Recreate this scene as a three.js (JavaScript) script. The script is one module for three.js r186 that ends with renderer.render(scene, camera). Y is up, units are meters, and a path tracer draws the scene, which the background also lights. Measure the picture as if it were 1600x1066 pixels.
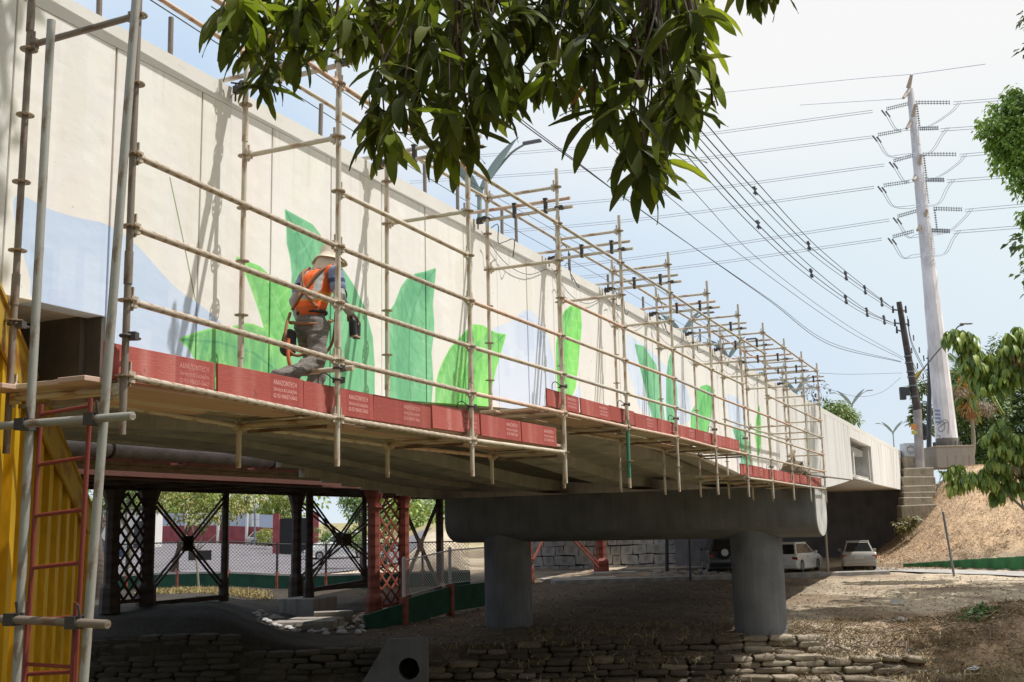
import * as THREE from 'three';
import { mergeGeometries, mergeVertices, toCreasedNormals } from 'three/addons/utils/BufferGeometryUtils.js';
import { MarchingCubes } from 'three/addons/objects/MarchingCubes.js';
import { RoundedBoxGeometry } from 'three/addons/geometries/RoundedBoxGeometry.js';

// ---------------------------------------------------------------- camera, sky, sun, exposure
const scene = new THREE.Scene();
const YAW = 0.4307, SYW = Math.sin(YAW), CYW = Math.cos(YAW);
const EYE = { s: -5.276, y: 2.25, t: -5.19 };                 // s along the bridge, t across it (away from the viewer)
const camera = new THREE.PerspectiveCamera(34.83, 1024 / 682, 0.05, 1500);
camera.rotation.order = 'YXZ';
camera.position.set(EYE.s, EYE.y, -EYE.t);
camera.rotation.set(0.171, -(Math.PI / 2 - YAW), -0.0227);
scene.add(camera);
const SUN = new THREE.Vector3(0.5, 2.2, 1.0).normalize();
const SUN_POWER = 4.0, SKY_POWER = 0.95, EXPOSURE = 1.15;

const renderer = new THREE.WebGLRenderer({ antialias: true });
renderer.toneMapping = THREE.LinearToneMapping;
renderer.toneMappingExposure = EXPOSURE;
renderer.shadowMap.enabled = true;

// seeded random numbers and smooth noise
let seed = 12345;
const rnd = () => { seed = (seed * 1664525 + 1013904223) >>> 0; return seed / 4294967296; };
const rr = (a, b) => a + (b - a) * rnd();
const hash3 = (x, y, z) => { let h = (x * 374761393 + y * 668265263 + z * 2147483647) | 0; h = Math.imul(h ^ (h >>> 13), 1274126177); return ((h ^ (h >>> 16)) >>> 0) / 4294967296; };
const sm = (x) => x * x * (3 - 2 * x);
const mix = (a, b, k) => a + (b - a) * k;
const clamp = (x, a = 0, b = 1) => Math.max(a, Math.min(b, x));
const sstep = (a, b, x) => sm(clamp((x - a) / (b - a)));
function noise3(x, y, z, wrap = 0) {
  const xi = Math.floor(x), yi = Math.floor(y), zi = Math.floor(z), xf = sm(x - xi), yf = sm(y - yi), zf = sm(z - zi);
  const w = (v) => (wrap ? ((v % wrap) + wrap) % wrap : v);
  const h = (a, b, c) => hash3(w(xi + a), w(yi + b), zi + c);
  return mix(mix(mix(h(0, 0, 0), h(1, 0, 0), xf), mix(h(0, 1, 0), h(1, 1, 0), xf), yf), mix(mix(h(0, 0, 1), h(1, 0, 1), xf), mix(h(0, 1, 1), h(1, 1, 1), xf), yf), zf);
}
function fbm(x, y, z, oct = 4, wrap = 0) { let a = 0, m = 0.5, f = 1; for (let i = 0; i < oct; i++) { a += m * noise3(x * f, y * f, z + i * 7.3, wrap * f); m *= 0.5; f *= 2; } return a / (1 - m * 2 * 0.5); }

// the sky: pale tropical haze, bluer away from the sun, soft white cloud
{
  const w = 1024, h = 512, data = new Float32Array(w * h * 4);
  const lerp3 = (a, b, k) => [mix(a[0], b[0], k), mix(a[1], b[1], k), mix(a[2], b[2], k)];
  for (let j = 0; j < h; j++) for (let i = 0; i < w; i++) {
    const el = ((j + 0.5) / h - 0.5) * Math.PI, az = ((i + 0.5) / w - 0.5) * 2 * Math.PI;
    const y = Math.sin(el), x = Math.cos(el) * Math.cos(az), z = Math.cos(el) * Math.sin(az);
    const cs = x * SUN.x + y * SUN.y + z * SUN.z, ang = Math.acos(clamp(cs, -1, 1)) * 180 / Math.PI;
    const yy = Math.max(y, 0.0);
    let c = lerp3([0.26, 0.465, 0.82], [0.71, 0.81, 0.855], sstep(86, 64, ang));
    c = lerp3(c, [0.755, 0.82, 0.85], 0.92 * Math.exp(-yy * 3.7));
    const n = fbm(x * 2.3 + 4.1, z * 2.3 + 1.7, y * 4.2, 5), n2 = fbm(x * 6 + 2, z * 6, y * 11 + 3, 4);
    const cl = sstep(0.47, 0.62, n + 0.16 * (n2 - 0.5) + 0.30 * sstep(88, 52, ang) - 0.10) * sstep(0.24, 0.40, yy);
    c = lerp3(c, [0.86, 0.86, 0.86], cl);
    c = lerp3(c, [0.86, 0.86, 0.85], 0.9 * sstep(50, 18, ang));
    if (y < 0) c = [0.22, 0.20, 0.16];
    const k = (j * w + i) * 4;
    data[k] = c[0] * SKY_POWER; data[k + 1] = c[1] * SKY_POWER; data[k + 2] = c[2] * SKY_POWER; data[k + 3] = 1;
  }
  const tex = new THREE.DataTexture(data, w, h, THREE.RGBAFormat, THREE.FloatType);
  tex.mapping = THREE.EquirectangularReflectionMapping; tex.magFilter = THREE.LinearFilter; tex.minFilter = THREE.LinearFilter; tex.needsUpdate = true;
  scene.background = tex; scene.environment = tex;
}
const sun = new THREE.DirectionalLight(new THREE.Color(1.0, 0.975, 0.94), SUN_POWER);
sun.position.copy(SUN).multiplyScalar(120).add(new THREE.Vector3(15, 0, 0));
sun.target.position.set(15, 0, 0); sun.castShadow = true;
sun.shadow.mapSize.set(4096, 4096);
Object.assign(sun.shadow.camera, { left: -70, right: 70, top: 70, bottom: -70, near: 1, far: 300 });
scene.add(sun, sun.target);

// ---------------------------------------------------------------- frames of reference and helpers
const V = (x, y, z) => new THREE.Vector3(x, y, z);
const B = (s, y, t) => V(s, y, -t);                                                       // bridge frame: along, up, across
const L = (u, y, d) => V(EYE.s + u * SYW + d * CYW, y, -(EYE.t - u * CYW + d * SYW));        // survey frame: u to the right of, d metres out from the viewpoint
const toL = (p) => { const ds = p.x - EYE.s, dt = -p.z - EYE.t; return [ds * SYW - dt * CYW, ds * CYW + dt * SYW]; };
function sight(px, py) {                                                                  // direction to a point measured on the photograph
  const a = px - 800, b = py - 533, cr = Math.cos(-0.0227), sr = Math.sin(-0.0227), cp = Math.cos(0.171), sp = Math.sin(0.171);
  const u = (cr * a + sr * b) / 1700, v = -(-sr * a + cr * b) / 1700;
  return [u, v * cp + sp, cp - v * sp];
}
const at = (px, py, d) => { const r = sight(px, py), k = d / r[2]; return L(r[0] * k, EYE.y + r[1] * k, d); };
const onT = (px, py, t) => { const r = sight(px, py), k = (t - EYE.t) / (-r[0] * CYW + r[2] * SYW); return L(r[0] * k, EYE.y + r[1] * k, r[2] * k); };
const onS = (px, py, s) => { const r = sight(px, py), k = (s - EYE.s) / (r[0] * SYW + r[2] * CYW); return L(r[0] * k, EYE.y + r[1] * k, r[2] * k); };

const used = {};
const numbered = (n) => { const k = used[n] = (used[n] ?? -1) + 1; return k ? n + '_' + String(k).padStart(3, '0') : n; };
function shade(o) { o.castShadow = o.receiveShadow = true; return o; }
function tag(o, label, category, group) { o.userData.label = label; o.userData.category = category; if (group) o.userData.group = group; return o; }
function thing(name, label, category, pos = V(0, 0, 0), turn = 0, group) {
  const o = new THREE.Group(); o.name = numbered(name); o.position.copy(pos); o.rotation.y = turn; scene.add(o);
  return tag(o, label, category, group);
}
function part(name, geos, m, parent, stuff) {
  const list = Array.isArray(geos) ? geos : [geos];
  const o = shade(new THREE.Mesh(list.length > 1 ? merge(list) : list[0], m)); o.name = name; parent.add(o);
  if (stuff) o.userData.kind = 'stuff';
  return o;
}
function struct(name, geos, m) { const o = part(numbered(name), geos, m, scene); o.userData.kind = 'structure'; return o; }
function merge(list) {
  const any = list.some((g) => g.attributes.color);
  const l2 = list.map((g) => {
    g = g.index ? g.toNonIndexed() : g; const n = g.attributes.position.count;
    for (const k of Object.keys(g.attributes)) if (!['position', 'normal', 'uv', 'color'].includes(k)) g.deleteAttribute(k);
    if (!g.attributes.uv) g.setAttribute('uv', new THREE.BufferAttribute(new Float32Array(n * 2), 2));
    if (!g.attributes.normal) g.computeVertexNormals();
    if (any && !g.attributes.color) g.setAttribute('color', new THREE.BufferAttribute(new Float32Array(n * 3).fill(1), 3));
    g.morphAttributes = {}; g.userData = {};
    return g;
  });
  return mergeGeometries(l2);
}
function boxUV(g, k = 1) {                                                                 // uv in metres by the main direction of each face
  g = g.index ? g.toNonIndexed() : g; g.computeVertexNormals !== undefined;
  const p = g.attributes.position, n = g.attributes.normal, uv = new Float32Array(p.count * 2);
  for (let i = 0; i < p.count; i++) {
    const a = Math.abs(n.getX(i)), b = Math.abs(n.getY(i)), c = Math.abs(n.getZ(i));
    const [u, v] = b > a && b > c ? [p.getX(i), p.getZ(i)] : a > c ? [p.getZ(i), p.getY(i)] : [p.getX(i), p.getY(i)];
    uv[i * 2] = u * k; uv[i * 2 + 1] = v * k;
  }
  g.setAttribute('uv', new THREE.BufferAttribute(uv, 2)); return g;
}
const box = (w, h, d, x = 0, y = 0, z = 0, ry = 0) => { const g = new THREE.BoxGeometry(w, h, d); if (ry) g.rotateY(ry); g.translate(x, y, z); return boxUV(g); };
const rbox = (w, h, d, r, x = 0, y = 0, z = 0, ry = 0) => { const g = new RoundedBoxGeometry(w, h, d, 2, r); if (ry) g.rotateY(ry); g.translate(x, y, z); return boxUV(g); };
function bbox(s0, s1, y0, y1, t0, t1) { return box(s1 - s0, y1 - y0, t1 - t0, (s0 + s1) / 2, (y0 + y1) / 2, -(t0 + t1) / 2); }   // a box in the bridge frame
function tube(a, b, r, r2 = r, seg = 10, open = false) {
  const d = b.clone().sub(a), g = new THREE.CylinderGeometry(r2, r, d.length(), seg, 1, open);
  const uv = g.attributes.uv; for (let i = 0; i < uv.count; i++) uv.setXY(i, uv.getX(i) * 0.5, uv.getY(i) * d.length());
  g.applyQuaternion(new THREE.Quaternion().setFromUnitVectors(V(0, 1, 0), d.clone().normalize())); g.translate((a.x + b.x) / 2, (a.y + b.y) / 2, (a.z + b.z) / 2); return g;
}
function bar(a, b, w, h) {                                                                // a rectangular bar from a to b, h measured upward
  const d = b.clone().sub(a), len = d.length(), g = new THREE.BoxGeometry(w, h, len);
  const z = d.clone().normalize(), up = Math.abs(z.y) > 0.95 ? V(1, 0, 0) : V(0, 1, 0), x = up.clone().cross(z).normalize(), y = z.clone().cross(x);
  const gg = boxUV(g); gg.applyMatrix4(new THREE.Matrix4().makeBasis(x, y, z)); gg.translate((a.x + b.x) / 2, (a.y + b.y) / 2, (a.z + b.z) / 2); return gg;
}
function path(pts, r, seg = 6, n = 24) { return new THREE.TubeGeometry(new THREE.CatmullRomCurve3(pts), n, r, seg, false); }
function tint(g, c) { const n = g.attributes.position.count, a = new Float32Array(n * 3); for (let i = 0; i < n; i++) a.set(c, i * 3); g.setAttribute('color', new THREE.BufferAttribute(a, 3)); return g; }
const pl = (x, pts) => { if (x <= pts[0][0]) return pts[0][1]; for (let i = 1; i < pts.length; i++) if (x <= pts[i][0]) return mix(pts[i - 1][1], pts[i][1], (x - pts[i - 1][0]) / (pts[i][0] - pts[i - 1][0])); return pts[pts.length - 1][1]; };

// ---------------------------------------------------------------- materials
function dataTex(n, fn, srgb = false, rep = 1) {
  const d = new Uint8Array(n * n * 4);
  for (let j = 0; j < n; j++) for (let i = 0; i < n; i++) { const c = fn(i / n, j / n); const k = (j * n + i) * 4; for (let q = 0; q < 3; q++) d[k + q] = clamp(c[q]) * 255; d[k + 3] = 255; }
  const t = new THREE.DataTexture(d, n, n); t.wrapS = t.wrapT = THREE.RepeatWrapping; t.magFilter = THREE.LinearFilter; t.minFilter = THREE.LinearMipmapLinearFilter; t.generateMipmaps = true;
  if (srgb) t.colorSpace = THREE.SRGBColorSpace; t.repeat.set(rep, rep); t.needsUpdate = true; return t;
}
const rep = (t, x, y = x) => { const c = t.clone(); c.repeat.set(x, y); c.needsUpdate = true; return c; };
const g3 = (v) => [v, v, v];
const T = {
  concrete: dataTex(512, (u, v) => { const n = fbm(u * 6, v * 6, 1, 5, 6), s = fbm(u * 40, v * 3, 5, 3, 40), p = noise3(u * 128, v * 128, 9, 128); return g3(0.62 + 0.5 * (n - 0.5) + 0.22 * (s - 0.5) + 0.10 * (p - 0.5) + 0.12); }),
  plaster: dataTex(512, (u, v) => { const n = fbm(u * 4, v * 4, 11, 5, 4), p = noise3(u * 200, v * 200, 3, 200), d = noise3(u * 24, v * 24, 8, 24) > 0.93 ? 0.06 : 0; const a = 0.93 + 0.12 * (n - 0.5) + 0.05 * (p - 0.5) - d; return [a, a * (0.995 + 0.01 * n), a * (0.975 + 0.04 * n)]; }),
  grit: dataTex(512, (u, v) => { const n = fbm(u * 16, v * 16, 4, 5, 16); return g3(n); }),
  rust: dataTex(256, (u, v) => { const n = fbm(u * 4, v * 8, 2, 5, 4), p = noise3(u * 64, v * 64, 4, 64); const k = sstep(0.42, 0.62, n); return [mix(0.95, 0.62, k) + 0.12 * (p - 0.5), mix(0.92, 0.44, k) + 0.1 * (p - 0.5), mix(0.86, 0.33, k) + 0.08 * (p - 0.5)]; }),
  streak: dataTex(512, (u, v) => { const top = Math.pow(v, 1.4), n = fbm(u * 5, v * 2, 1, 5, 5), a = sstep(0.52, 0.78, noise3(u * 22, v * 0.8, 4, 22) * 0.7 + 0.3 * noise3(u * 70, v * 1.5, 8, 70)) * (0.25 + 0.75 * top) * sstep(0.3, 0.7, n + 0.15); const c = 0.97 + 0.06 * (n - 0.5) - 0.3 * a; return [c, c * (1 - 0.03 * a), c * (1 - 0.07 * a)]; }),
  soil: dataTex(1024, (u, v) => {
    const n = fbm(u * 5, v * 5, 21, 5, 5), f = fbm(u * 60, v * 60, 2, 3, 60), sx = noise3(u * 260, v * 90, 5, 0), s2 = noise3(u * 80, v * 260, 6, 0);
    const k = sstep(0.35, 0.65, n + 0.5 * (f - 0.5)), straw = Math.max(sstep(0.72, 0.9, sx), sstep(0.72, 0.9, s2));
    let c = [mix(0.40, 0.54, k), mix(0.33, 0.445, k), mix(0.25, 0.325, k)]; const m = 0.62 + 0.7 * f;
    return [c[0] * m + 0.22 * straw, c[1] * m + 0.18 * straw, c[2] * m + 0.10 * straw];
  }),
  bark: dataTex(256, (u, v) => { const n = fbm(u * 12, v * 3, 7, 5, 12); return g3(0.45 + 0.9 * (n - 0.3)); }),
  metal: dataTex(256, (u, v) => { const n = fbm(u * 5, v * 5, 3, 5, 5), p = noise3(u * 90, v * 20, 4, 90); return g3(0.78 + 0.5 * (n - 0.5) + 0.18 * (p - 0.5)); }),
};
const C = (r, g, b) => new THREE.Color().setRGB(r, g, b);
function mat(c, o = {}) { return new THREE.MeshStandardMaterial({ color: C(...c), roughness: 0.85, metalness: 0, ...o }); }
const bump = (t, s, r = 1) => ({ bumpMap: rep(t, r), bumpScale: s });
const M = {
  plaster: mat([0.82, 0.795, 0.75], { map: rep(T.plaster, 0.5), ...bump(T.grit, 0.003, 1.5), roughness: 0.9 }),
  coping: mat([0.80, 0.77, 0.715], { map: rep(T.plaster, 0.7), roughness: 0.9 }),
  backKerb: mat([0.33, 0.32, 0.30], { map: rep(T.concrete, 0.6) }),
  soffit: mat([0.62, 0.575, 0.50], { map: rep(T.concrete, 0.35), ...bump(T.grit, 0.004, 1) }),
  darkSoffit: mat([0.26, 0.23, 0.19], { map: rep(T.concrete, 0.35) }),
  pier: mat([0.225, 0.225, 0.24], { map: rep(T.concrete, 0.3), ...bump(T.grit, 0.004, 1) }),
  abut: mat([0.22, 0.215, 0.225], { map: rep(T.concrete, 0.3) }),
  wallGrey: mat([0.62, 0.60, 0.57], { map: rep(T.concrete, 0.25) }),
  tubeB: mat([0.55, 0.53, 0.50], { map: rep(T.rust, 2, 0.6), roughness: 0.6, metalness: 0.2 }), tubeC: mat([0.66, 0.49, 0.40], { map: rep(T.rust, 2, 1.3), roughness: 0.65, metalness: 0.1 }),
  tube: mat([0.60, 0.545, 0.46], { map: rep(T.rust, 2, 0.9), roughness: 0.62, metalness: 0.15, ...bump(T.grit, 0.0006, 6) }),
  tubeDark: mat([0.24, 0.20, 0.17], { map: rep(T.rust, 2, 0.9), roughness: 0.55, metalness: 0.2 }),
  tubeNear: mat([0.50, 0.44, 0.37], { map: rep(T.rust, 3, 2.2), roughness: 0.6, metalness: 0.15, ...bump(T.grit, 0.0008, 6) }),  // near rails: darker, denser rust mottle that also stands for shade
  galv: mat([0.40, 0.395, 0.375], { map: rep(T.rust, 2, 1.1), roughness: 0.5, metalness: 0.35, ...bump(T.grit, 0.0006, 6) }),
  clampM: mat([0.075, 0.065, 0.06], { roughness: 0.6, metalness: 0.3 }),
  rosette: mat([0.36, 0.29, 0.21], { map: rep(T.rust, 4, 4), roughness: 0.6, metalness: 0.2 }),
  greenTube: mat([0.05, 0.22, 0.13], { roughness: 0.6 }),
  plankA: mat([0.62, 0.53, 0.42], { map: rep(T.plaster, 1), ...bump(T.grit, 0.002, 3) }),
  plankB: mat([0.58, 0.40, 0.31], { map: rep(T.plaster, 1) }),
  plankC: mat([0.46, 0.40, 0.32], { map: rep(T.concrete, 0.8) }),
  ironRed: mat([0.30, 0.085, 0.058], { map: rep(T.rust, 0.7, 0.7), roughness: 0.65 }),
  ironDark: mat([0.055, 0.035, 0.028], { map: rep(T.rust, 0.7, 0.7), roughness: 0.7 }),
  ladderRed: mat([0.25, 0.042, 0.026], { map: rep(T.metal, 2, 0.7), roughness: 0.45 }),
  yellow: mat([0.72, 0.42, 0.012], { map: rep(T.metal, 0.6), roughness: 0.42 }),
  yellowShaded: mat([0.42, 0.27, 0.03], { map: rep(T.rust, 0.8), roughness: 0.55 }),  // darker than the web: shade on the flange put into the colour
  pipe: mat([0.38, 0.32, 0.32], { map: rep(T.metal, 0.8), roughness: 0.7 }),
  rubber: mat([0.012, 0.012, 0.013], { roughness: 0.8 }),
  carWhite: new THREE.MeshPhysicalMaterial({ color: C(0.74, 0.74, 0.73), roughness: 0.35, clearcoat: 0.8, clearcoatRoughness: 0.08 }),
  carSilver: new THREE.MeshPhysicalMaterial({ color: C(0.36, 0.345, 0.31), roughness: 0.35, metalness: 0.25, clearcoat: 0.8, clearcoatRoughness: 0.08 }),
  carGrey: new THREE.MeshPhysicalMaterial({ color: C(0.05, 0.05, 0.055), roughness: 0.4, clearcoat: 0.7, clearcoatRoughness: 0.1 }),
  glass: mat([0.012, 0.014, 0.015], { roughness: 0.06 }),
  redLamp: mat([0.30, 0.02, 0.02], { roughness: 0.2 }),
  clearLamp: mat([0.6, 0.6, 0.58], { roughness: 0.15 }),
  plate: mat([0.5, 0.5, 0.5]),
  rim: mat([0.45, 0.45, 0.46], { roughness: 0.35, metalness: 0.6 }),
  tower: mat([0.90, 0.875, 0.90], { map: rep(T.metal, 0.15), roughness: 0.7 }),
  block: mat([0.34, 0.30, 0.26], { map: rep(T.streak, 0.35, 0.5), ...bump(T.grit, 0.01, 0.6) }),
  stepStone: mat([0.42, 0.36, 0.27], { map: rep(T.concrete, 0.6), ...bump(T.grit, 0.02, 0.8) }),
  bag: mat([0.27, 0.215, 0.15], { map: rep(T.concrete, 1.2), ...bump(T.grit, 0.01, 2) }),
  bagShaded: mat([0.115, 0.09, 0.06], { map: rep(T.concrete, 1.2), ...bump(T.grit, 0.01, 2) }),  // sandbag tone with the shade under the bridge put into it
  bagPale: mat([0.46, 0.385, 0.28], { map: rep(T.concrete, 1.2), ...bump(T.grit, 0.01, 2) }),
  woodPole: mat([0.10, 0.085, 0.078], { map: rep(T.bark, 1, 0.5) }),
  polePale: mat([0.42, 0.39, 0.38], { map: rep(T.concrete, 0.4) }),
  wire: mat([0.035, 0.04, 0.05], { roughness: 0.5 }),
  hvWire: mat([0.42, 0.46, 0.56], { roughness: 0.5 }),
  steelGrey: mat([0.19, 0.20, 0.22], { roughness: 0.5, metalness: 0.2 }),
  green: mat([0.06, 0.25, 0.10], { map: rep(T.concrete, 0.5) }),
  greenDark: mat([0.02, 0.10, 0.06], { map: rep(T.concrete, 0.5) }),
  lampGreen: mat([0.30, 0.36, 0.31], { roughness: 0.5 }),
  whitePaint: mat([0.70, 0.70, 0.70], { roughness: 0.6 }),
  fenceDark: mat([0.045, 0.042, 0.04], { roughness: 0.6 }),
  pavement: mat([0.52, 0.49, 0.46], { map: rep(T.concrete, 0.25) }),
  asphalt: mat([0.22, 0.20, 0.215], { map: rep(T.concrete, 0.15) }),
  wallPink: mat([0.36, 0.08, 0.09], { map: rep(T.concrete, 0.3) }),
  wallWhite: mat([0.66, 0.64, 0.60], { map: rep(T.plaster, 0.3) }),
  stone: mat([0.62, 0.60, 0.57], { map: rep(T.concrete, 0.5), ...bump(T.grit, 0.02, 0.8) }),
  stoneB: mat([0.54, 0.52, 0.49], { map: rep(T.concrete, 0.5), ...bump(T.grit, 0.02, 0.8) }),
  mortar: mat([0.05, 0.045, 0.04]),
  bark: mat([0.12, 0.09, 0.065], { map: rep(T.bark, 2, 1), ...bump(T.bark, 0.01, 2) }),
  barkPale: mat([0.34, 0.31, 0.23], { map: rep(T.bark, 2, 1) }),
  twig: mat([0.085, 0.055, 0.04]),
  straw: mat([0.46, 0.36, 0.20]),
};
const leafMat = (c, tr = 0.35) => new THREE.MeshPhysicalMaterial({ color: C(...c), vertexColors: true, roughness: 0.55, side: THREE.DoubleSide, transmission: tr, thickness: 0 });
// ---------------------------------------------------------------- the ground
function gh(u, d) {
  const r = u / Math.max(d, 2);
  const right = pl(d, [[-40, 0.65], [5, 0.65], [9, 0.4], [14, -2.6], [20, -3.2], [29, -3.2], [30.15, -3.1], [30.4, -2.5], [30.85, -1.95], [31.05, -1.9], [31.5, -1.44], [31.8, -1.4], [32.25, -0.98], [34, -0.9], [37, -0.82], [46, -0.5], [50, -0.3], [56, -0.22], [62, -0.12], [75, 0.2], [420, 6]]);
  const left = pl(d, [[-40, 0.65], [5, 0.65], [9, 0.4], [14, -2.6], [20, -3.2], [29, -3.2], [31.04, -3.1], [31.3, -0.62], [33, -0.1], [35, 0.1], [50, -0.05], [53, 0.3], [60, 0.58], [110, 1.45], [200, 2.1], [420, 4]]);
  let h = mix(left, right, sstep(-0.29, -0.18, r));
  if (d > 50) h += 1.6 * sstep(54, 66, d) * sstep(-0.115, -0.075, r) * sstep(-0.045, -0.06, r);
  const q = (u - 20) * 0.8 + (d - 58) * 0.6;                                                  // the embankment
  if (r > 0.25) h = Math.max(h, mix(h, 5.3, clamp(q / 9.3) * sstep(0.30, 0.42, r)) + 0.0);
  if (r > 0.365 && d < 40) h += 0.9 * sstep(0.365, 0.44, r) * sstep(29, 33, d) * sstep(40, 35, d) * 0.5;
  return h;
}
{
  const ds = [], us = [];
  for (let d = -30; d < 26; d += 2) ds.push(d);
  for (let d = 26; d < 44; d += 0.22) ds.push(d);
  for (let d = 44; d < 80; d += 0.7) ds.push(d);
  for (let d = 80; d < 460; d *= 1.12) ds.push(d);
  for (let k = -1.9; k <= 1.9; k += Math.abs(k) < 0.62 ? 0.0065 : 0.08) us.push(k);
  const pos = [], uv = [], col = [], idx = [];
  ds.forEach((d, j) => us.forEach((k, i) => {
    const u = k * Math.max(d, 30); let y = gh(u, d);
    if (d > 26 && d < 80) { const n = fbm(u * 1.1 + 50, d * 1.1 + 50, 3, 4) - 0.5, n2 = noise3(u * 6, d * 6, 2) - 0.5, rough = 1 + 2.2 * sstep(0.25, 0.34, k) * sstep(38, 35, d); const emb0 = sstep(0.5, 2, (u - 20) * 0.8 + (d - 58) * 0.6) * sstep(0.25, 0.3, k); y += (n * (d < 34.2 && k < 0.3 ? 0.07 : mix(0.16, 0.05, emb0)) + n2 * mix(0.035, 0.02, emb0)) * rough; }
    const p = L(u, y, d); pos.push(p.x, p.y, p.z); uv.push(u * 0.3, d * 0.3);
    const n = fbm(u * 0.35 + 9, d * 0.35, 8, 4);
    let c = [0.92, 0.92, 0.9];
    const right = sstep(0.22, 0.32, k), emb = right * sstep(0.4, 2.5, (u - 20) * 0.8 + (d - 58) * 0.6);
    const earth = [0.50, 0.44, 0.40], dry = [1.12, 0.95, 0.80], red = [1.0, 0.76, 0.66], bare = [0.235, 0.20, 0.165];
    for (let q = 0; q < 3; q++) c[q] = mix(earth[q], 1.0, sstep(0.3, 0.62, n));
    for (let q = 0; q < 3; q++) c[q] = mix(c[q], dry[q], emb * 0.9);
    const rd = emb * sstep(0.56, 0.68, fbm(u * 0.5, d * 0.5 + 30, 2, 3)) * sstep(63, 58, d); for (let q = 0; q < 3; q++) c[q] = mix(c[q], red[q], rd * 0.7);
    const yard = sstep(0.30, 0.20, k + 0.12 * (noise3(u * 0.5, d * 0.5, 4) - 0.5)) * sstep(60, 52, d + 6 * (n - 0.5)); for (let q = 0; q < 3; q++) c[q] = mix(c[q], bare[q] * (0.7 + 0.6 * n) * mix(0.2, 1, sstep(-0.22, -0.04, k)), yard * 0.97);  // bare earth, shade under the bridge put into its colour, deepest at left
    const scree = sstep(0.29, 0.36, k + 0.06 * (n - 0.5)) * sstep(39, 35, d); for (let q = 0; q < 3; q++) c[q] = mix(c[q], [0.50, 0.40, 0.32][q] * (0.6 + 0.8 * n), scree * 0.85);
    const dimBank = sstep(31.6, 30, d); for (let q = 0; q < 3; q++) c[q] = mix(c[q], [0.30, 0.30, 0.20][q], dimBank);  // unseen near bank, darkened to cut light bounced under the bridge
    if (d > 70) for (let q = 0; q < 3; q++) c[q] = mix(c[q], [0.6, 0.62, 0.42][q], sstep(80, 120, d));
    col.push(...c);
  }));
  const w = us.length;
  for (let j = 0; j < ds.length - 1; j++) for (let i = 0; i < w - 1; i++) { const a = j * w + i; idx.push(a, a + 1, a + w, a + 1, a + w + 1, a + w); }
  const g = new THREE.BufferGeometry();
  g.setAttribute('position', new THREE.Float32BufferAttribute(pos, 3)); g.setAttribute('uv', new THREE.Float32BufferAttribute(uv, 2)); g.setAttribute('color', new THREE.Float32BufferAttribute(col, 3));
  g.setIndex(idx); g.computeVertexNormals();
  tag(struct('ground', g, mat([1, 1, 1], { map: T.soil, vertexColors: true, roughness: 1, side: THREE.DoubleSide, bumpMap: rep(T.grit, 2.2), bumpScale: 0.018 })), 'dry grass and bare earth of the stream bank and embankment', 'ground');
}
function sheet(name, pts, lift, m, label, cat, n = 26, k = 6) {                             // a strip laid on the ground between two survey lines of [u, d]
  const pos = [], uv = [], idx = [];
  for (let i = 0; i <= n; i++) for (let j = 0; j <= k; j++) {
    const f = i / n * (pts.length - 1), a = Math.min(Math.floor(f), pts.length - 2), r = f - a, e = j / k;
    const p = (q) => mix(mix(pts[a][q], pts[a + 1][q], r), mix(pts[a][q + 2], pts[a + 1][q + 2], r), e);
    const u = p(0), d = p(1), w = L(u, gh(u, d) + lift, d); pos.push(w.x, w.y, w.z); uv.push(u, d);
  }
  for (let i = 0; i < n; i++) for (let j = 0; j < k; j++) { const a = i * (k + 1) + j; idx.push(a, a + 1, a + k + 1, a + 1, a + k + 2, a + k + 1); }
  const g = new THREE.BufferGeometry(); g.setAttribute('position', new THREE.Float32BufferAttribute(pos, 3)); g.setAttribute('uv', new THREE.Float32BufferAttribute(uv, 2)); g.setIndex(idx); g.computeVertexNormals();
  m.side = THREE.DoubleSide;
  return tag(struct(name, g, m), label, cat);
}
sheet('street', [[-40, 54.5, -62, 130], [-16, 55, -22, 125], [-6.5, 72, -9, 118]], 0.06, M.asphalt, 'sunlit grey street rising behind the chain link fence', 'street', 20, 24);
sheet('pavement', [[18.6, 58.3, 17.6, 56.0], [22.2, 53.6, 20.2, 51.6], [25.8, 49.0, 23.6, 47.4], [31, 42, 29, 40.8]], 0.035, M.pavement, 'pale concrete path below the green kerb', 'path');
{ // the long concrete ledge across the yard, behind the piers
  const g = []; for (let i = 0; i < 24; i++) { const a = mix(1.6, 17.5, i / 24), b = mix(1.6, 17.5, (i + 1) / 24), f = (u) => L(u, gh(u, 51) + 0.06, 51 + (u - 1.6) * 0.12); g.push(bar(f(a), f(b).lerp(f(a), 0.01), 1.1, 0.24)); }
  tag(struct('concrete_kerb', g, M.pavement), 'low concrete ledge running across the dirt yard behind the piers', 'ledge');
}
{ // green kerb wall along the foot of the embankment
  const t = thing('kerb_wall', 'low green painted kerb wall at the foot of the dry grass embankment', 'kerb wall');
  const pts = [[20.2, 58.0], [22.3, 55.2], [24.4, 52.4], [26.5, 49.6], [29, 46.3], [32, 42.3]];
  for (let i = 0; i < pts.length - 1; i += 0.25) {
    const f = (k) => { const j = Math.min(Math.floor(k), pts.length - 2), e = k - j, u = mix(pts[j][0], pts[j + 1][0], e), d = mix(pts[j][1], pts[j + 1][1], e); return L(u, gh(u, d) - 0.25 + 0.5 * (0.39 + 0.24 * k), d); };
    const h = 0.39 + 0.24 * (i + 0.125); const a = f(i), b = f(i + 0.25);
    part('wall_length', bar(a, b.clone().lerp(a, 0.002), 0.16, h), M.green, t);
  }
}

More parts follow.
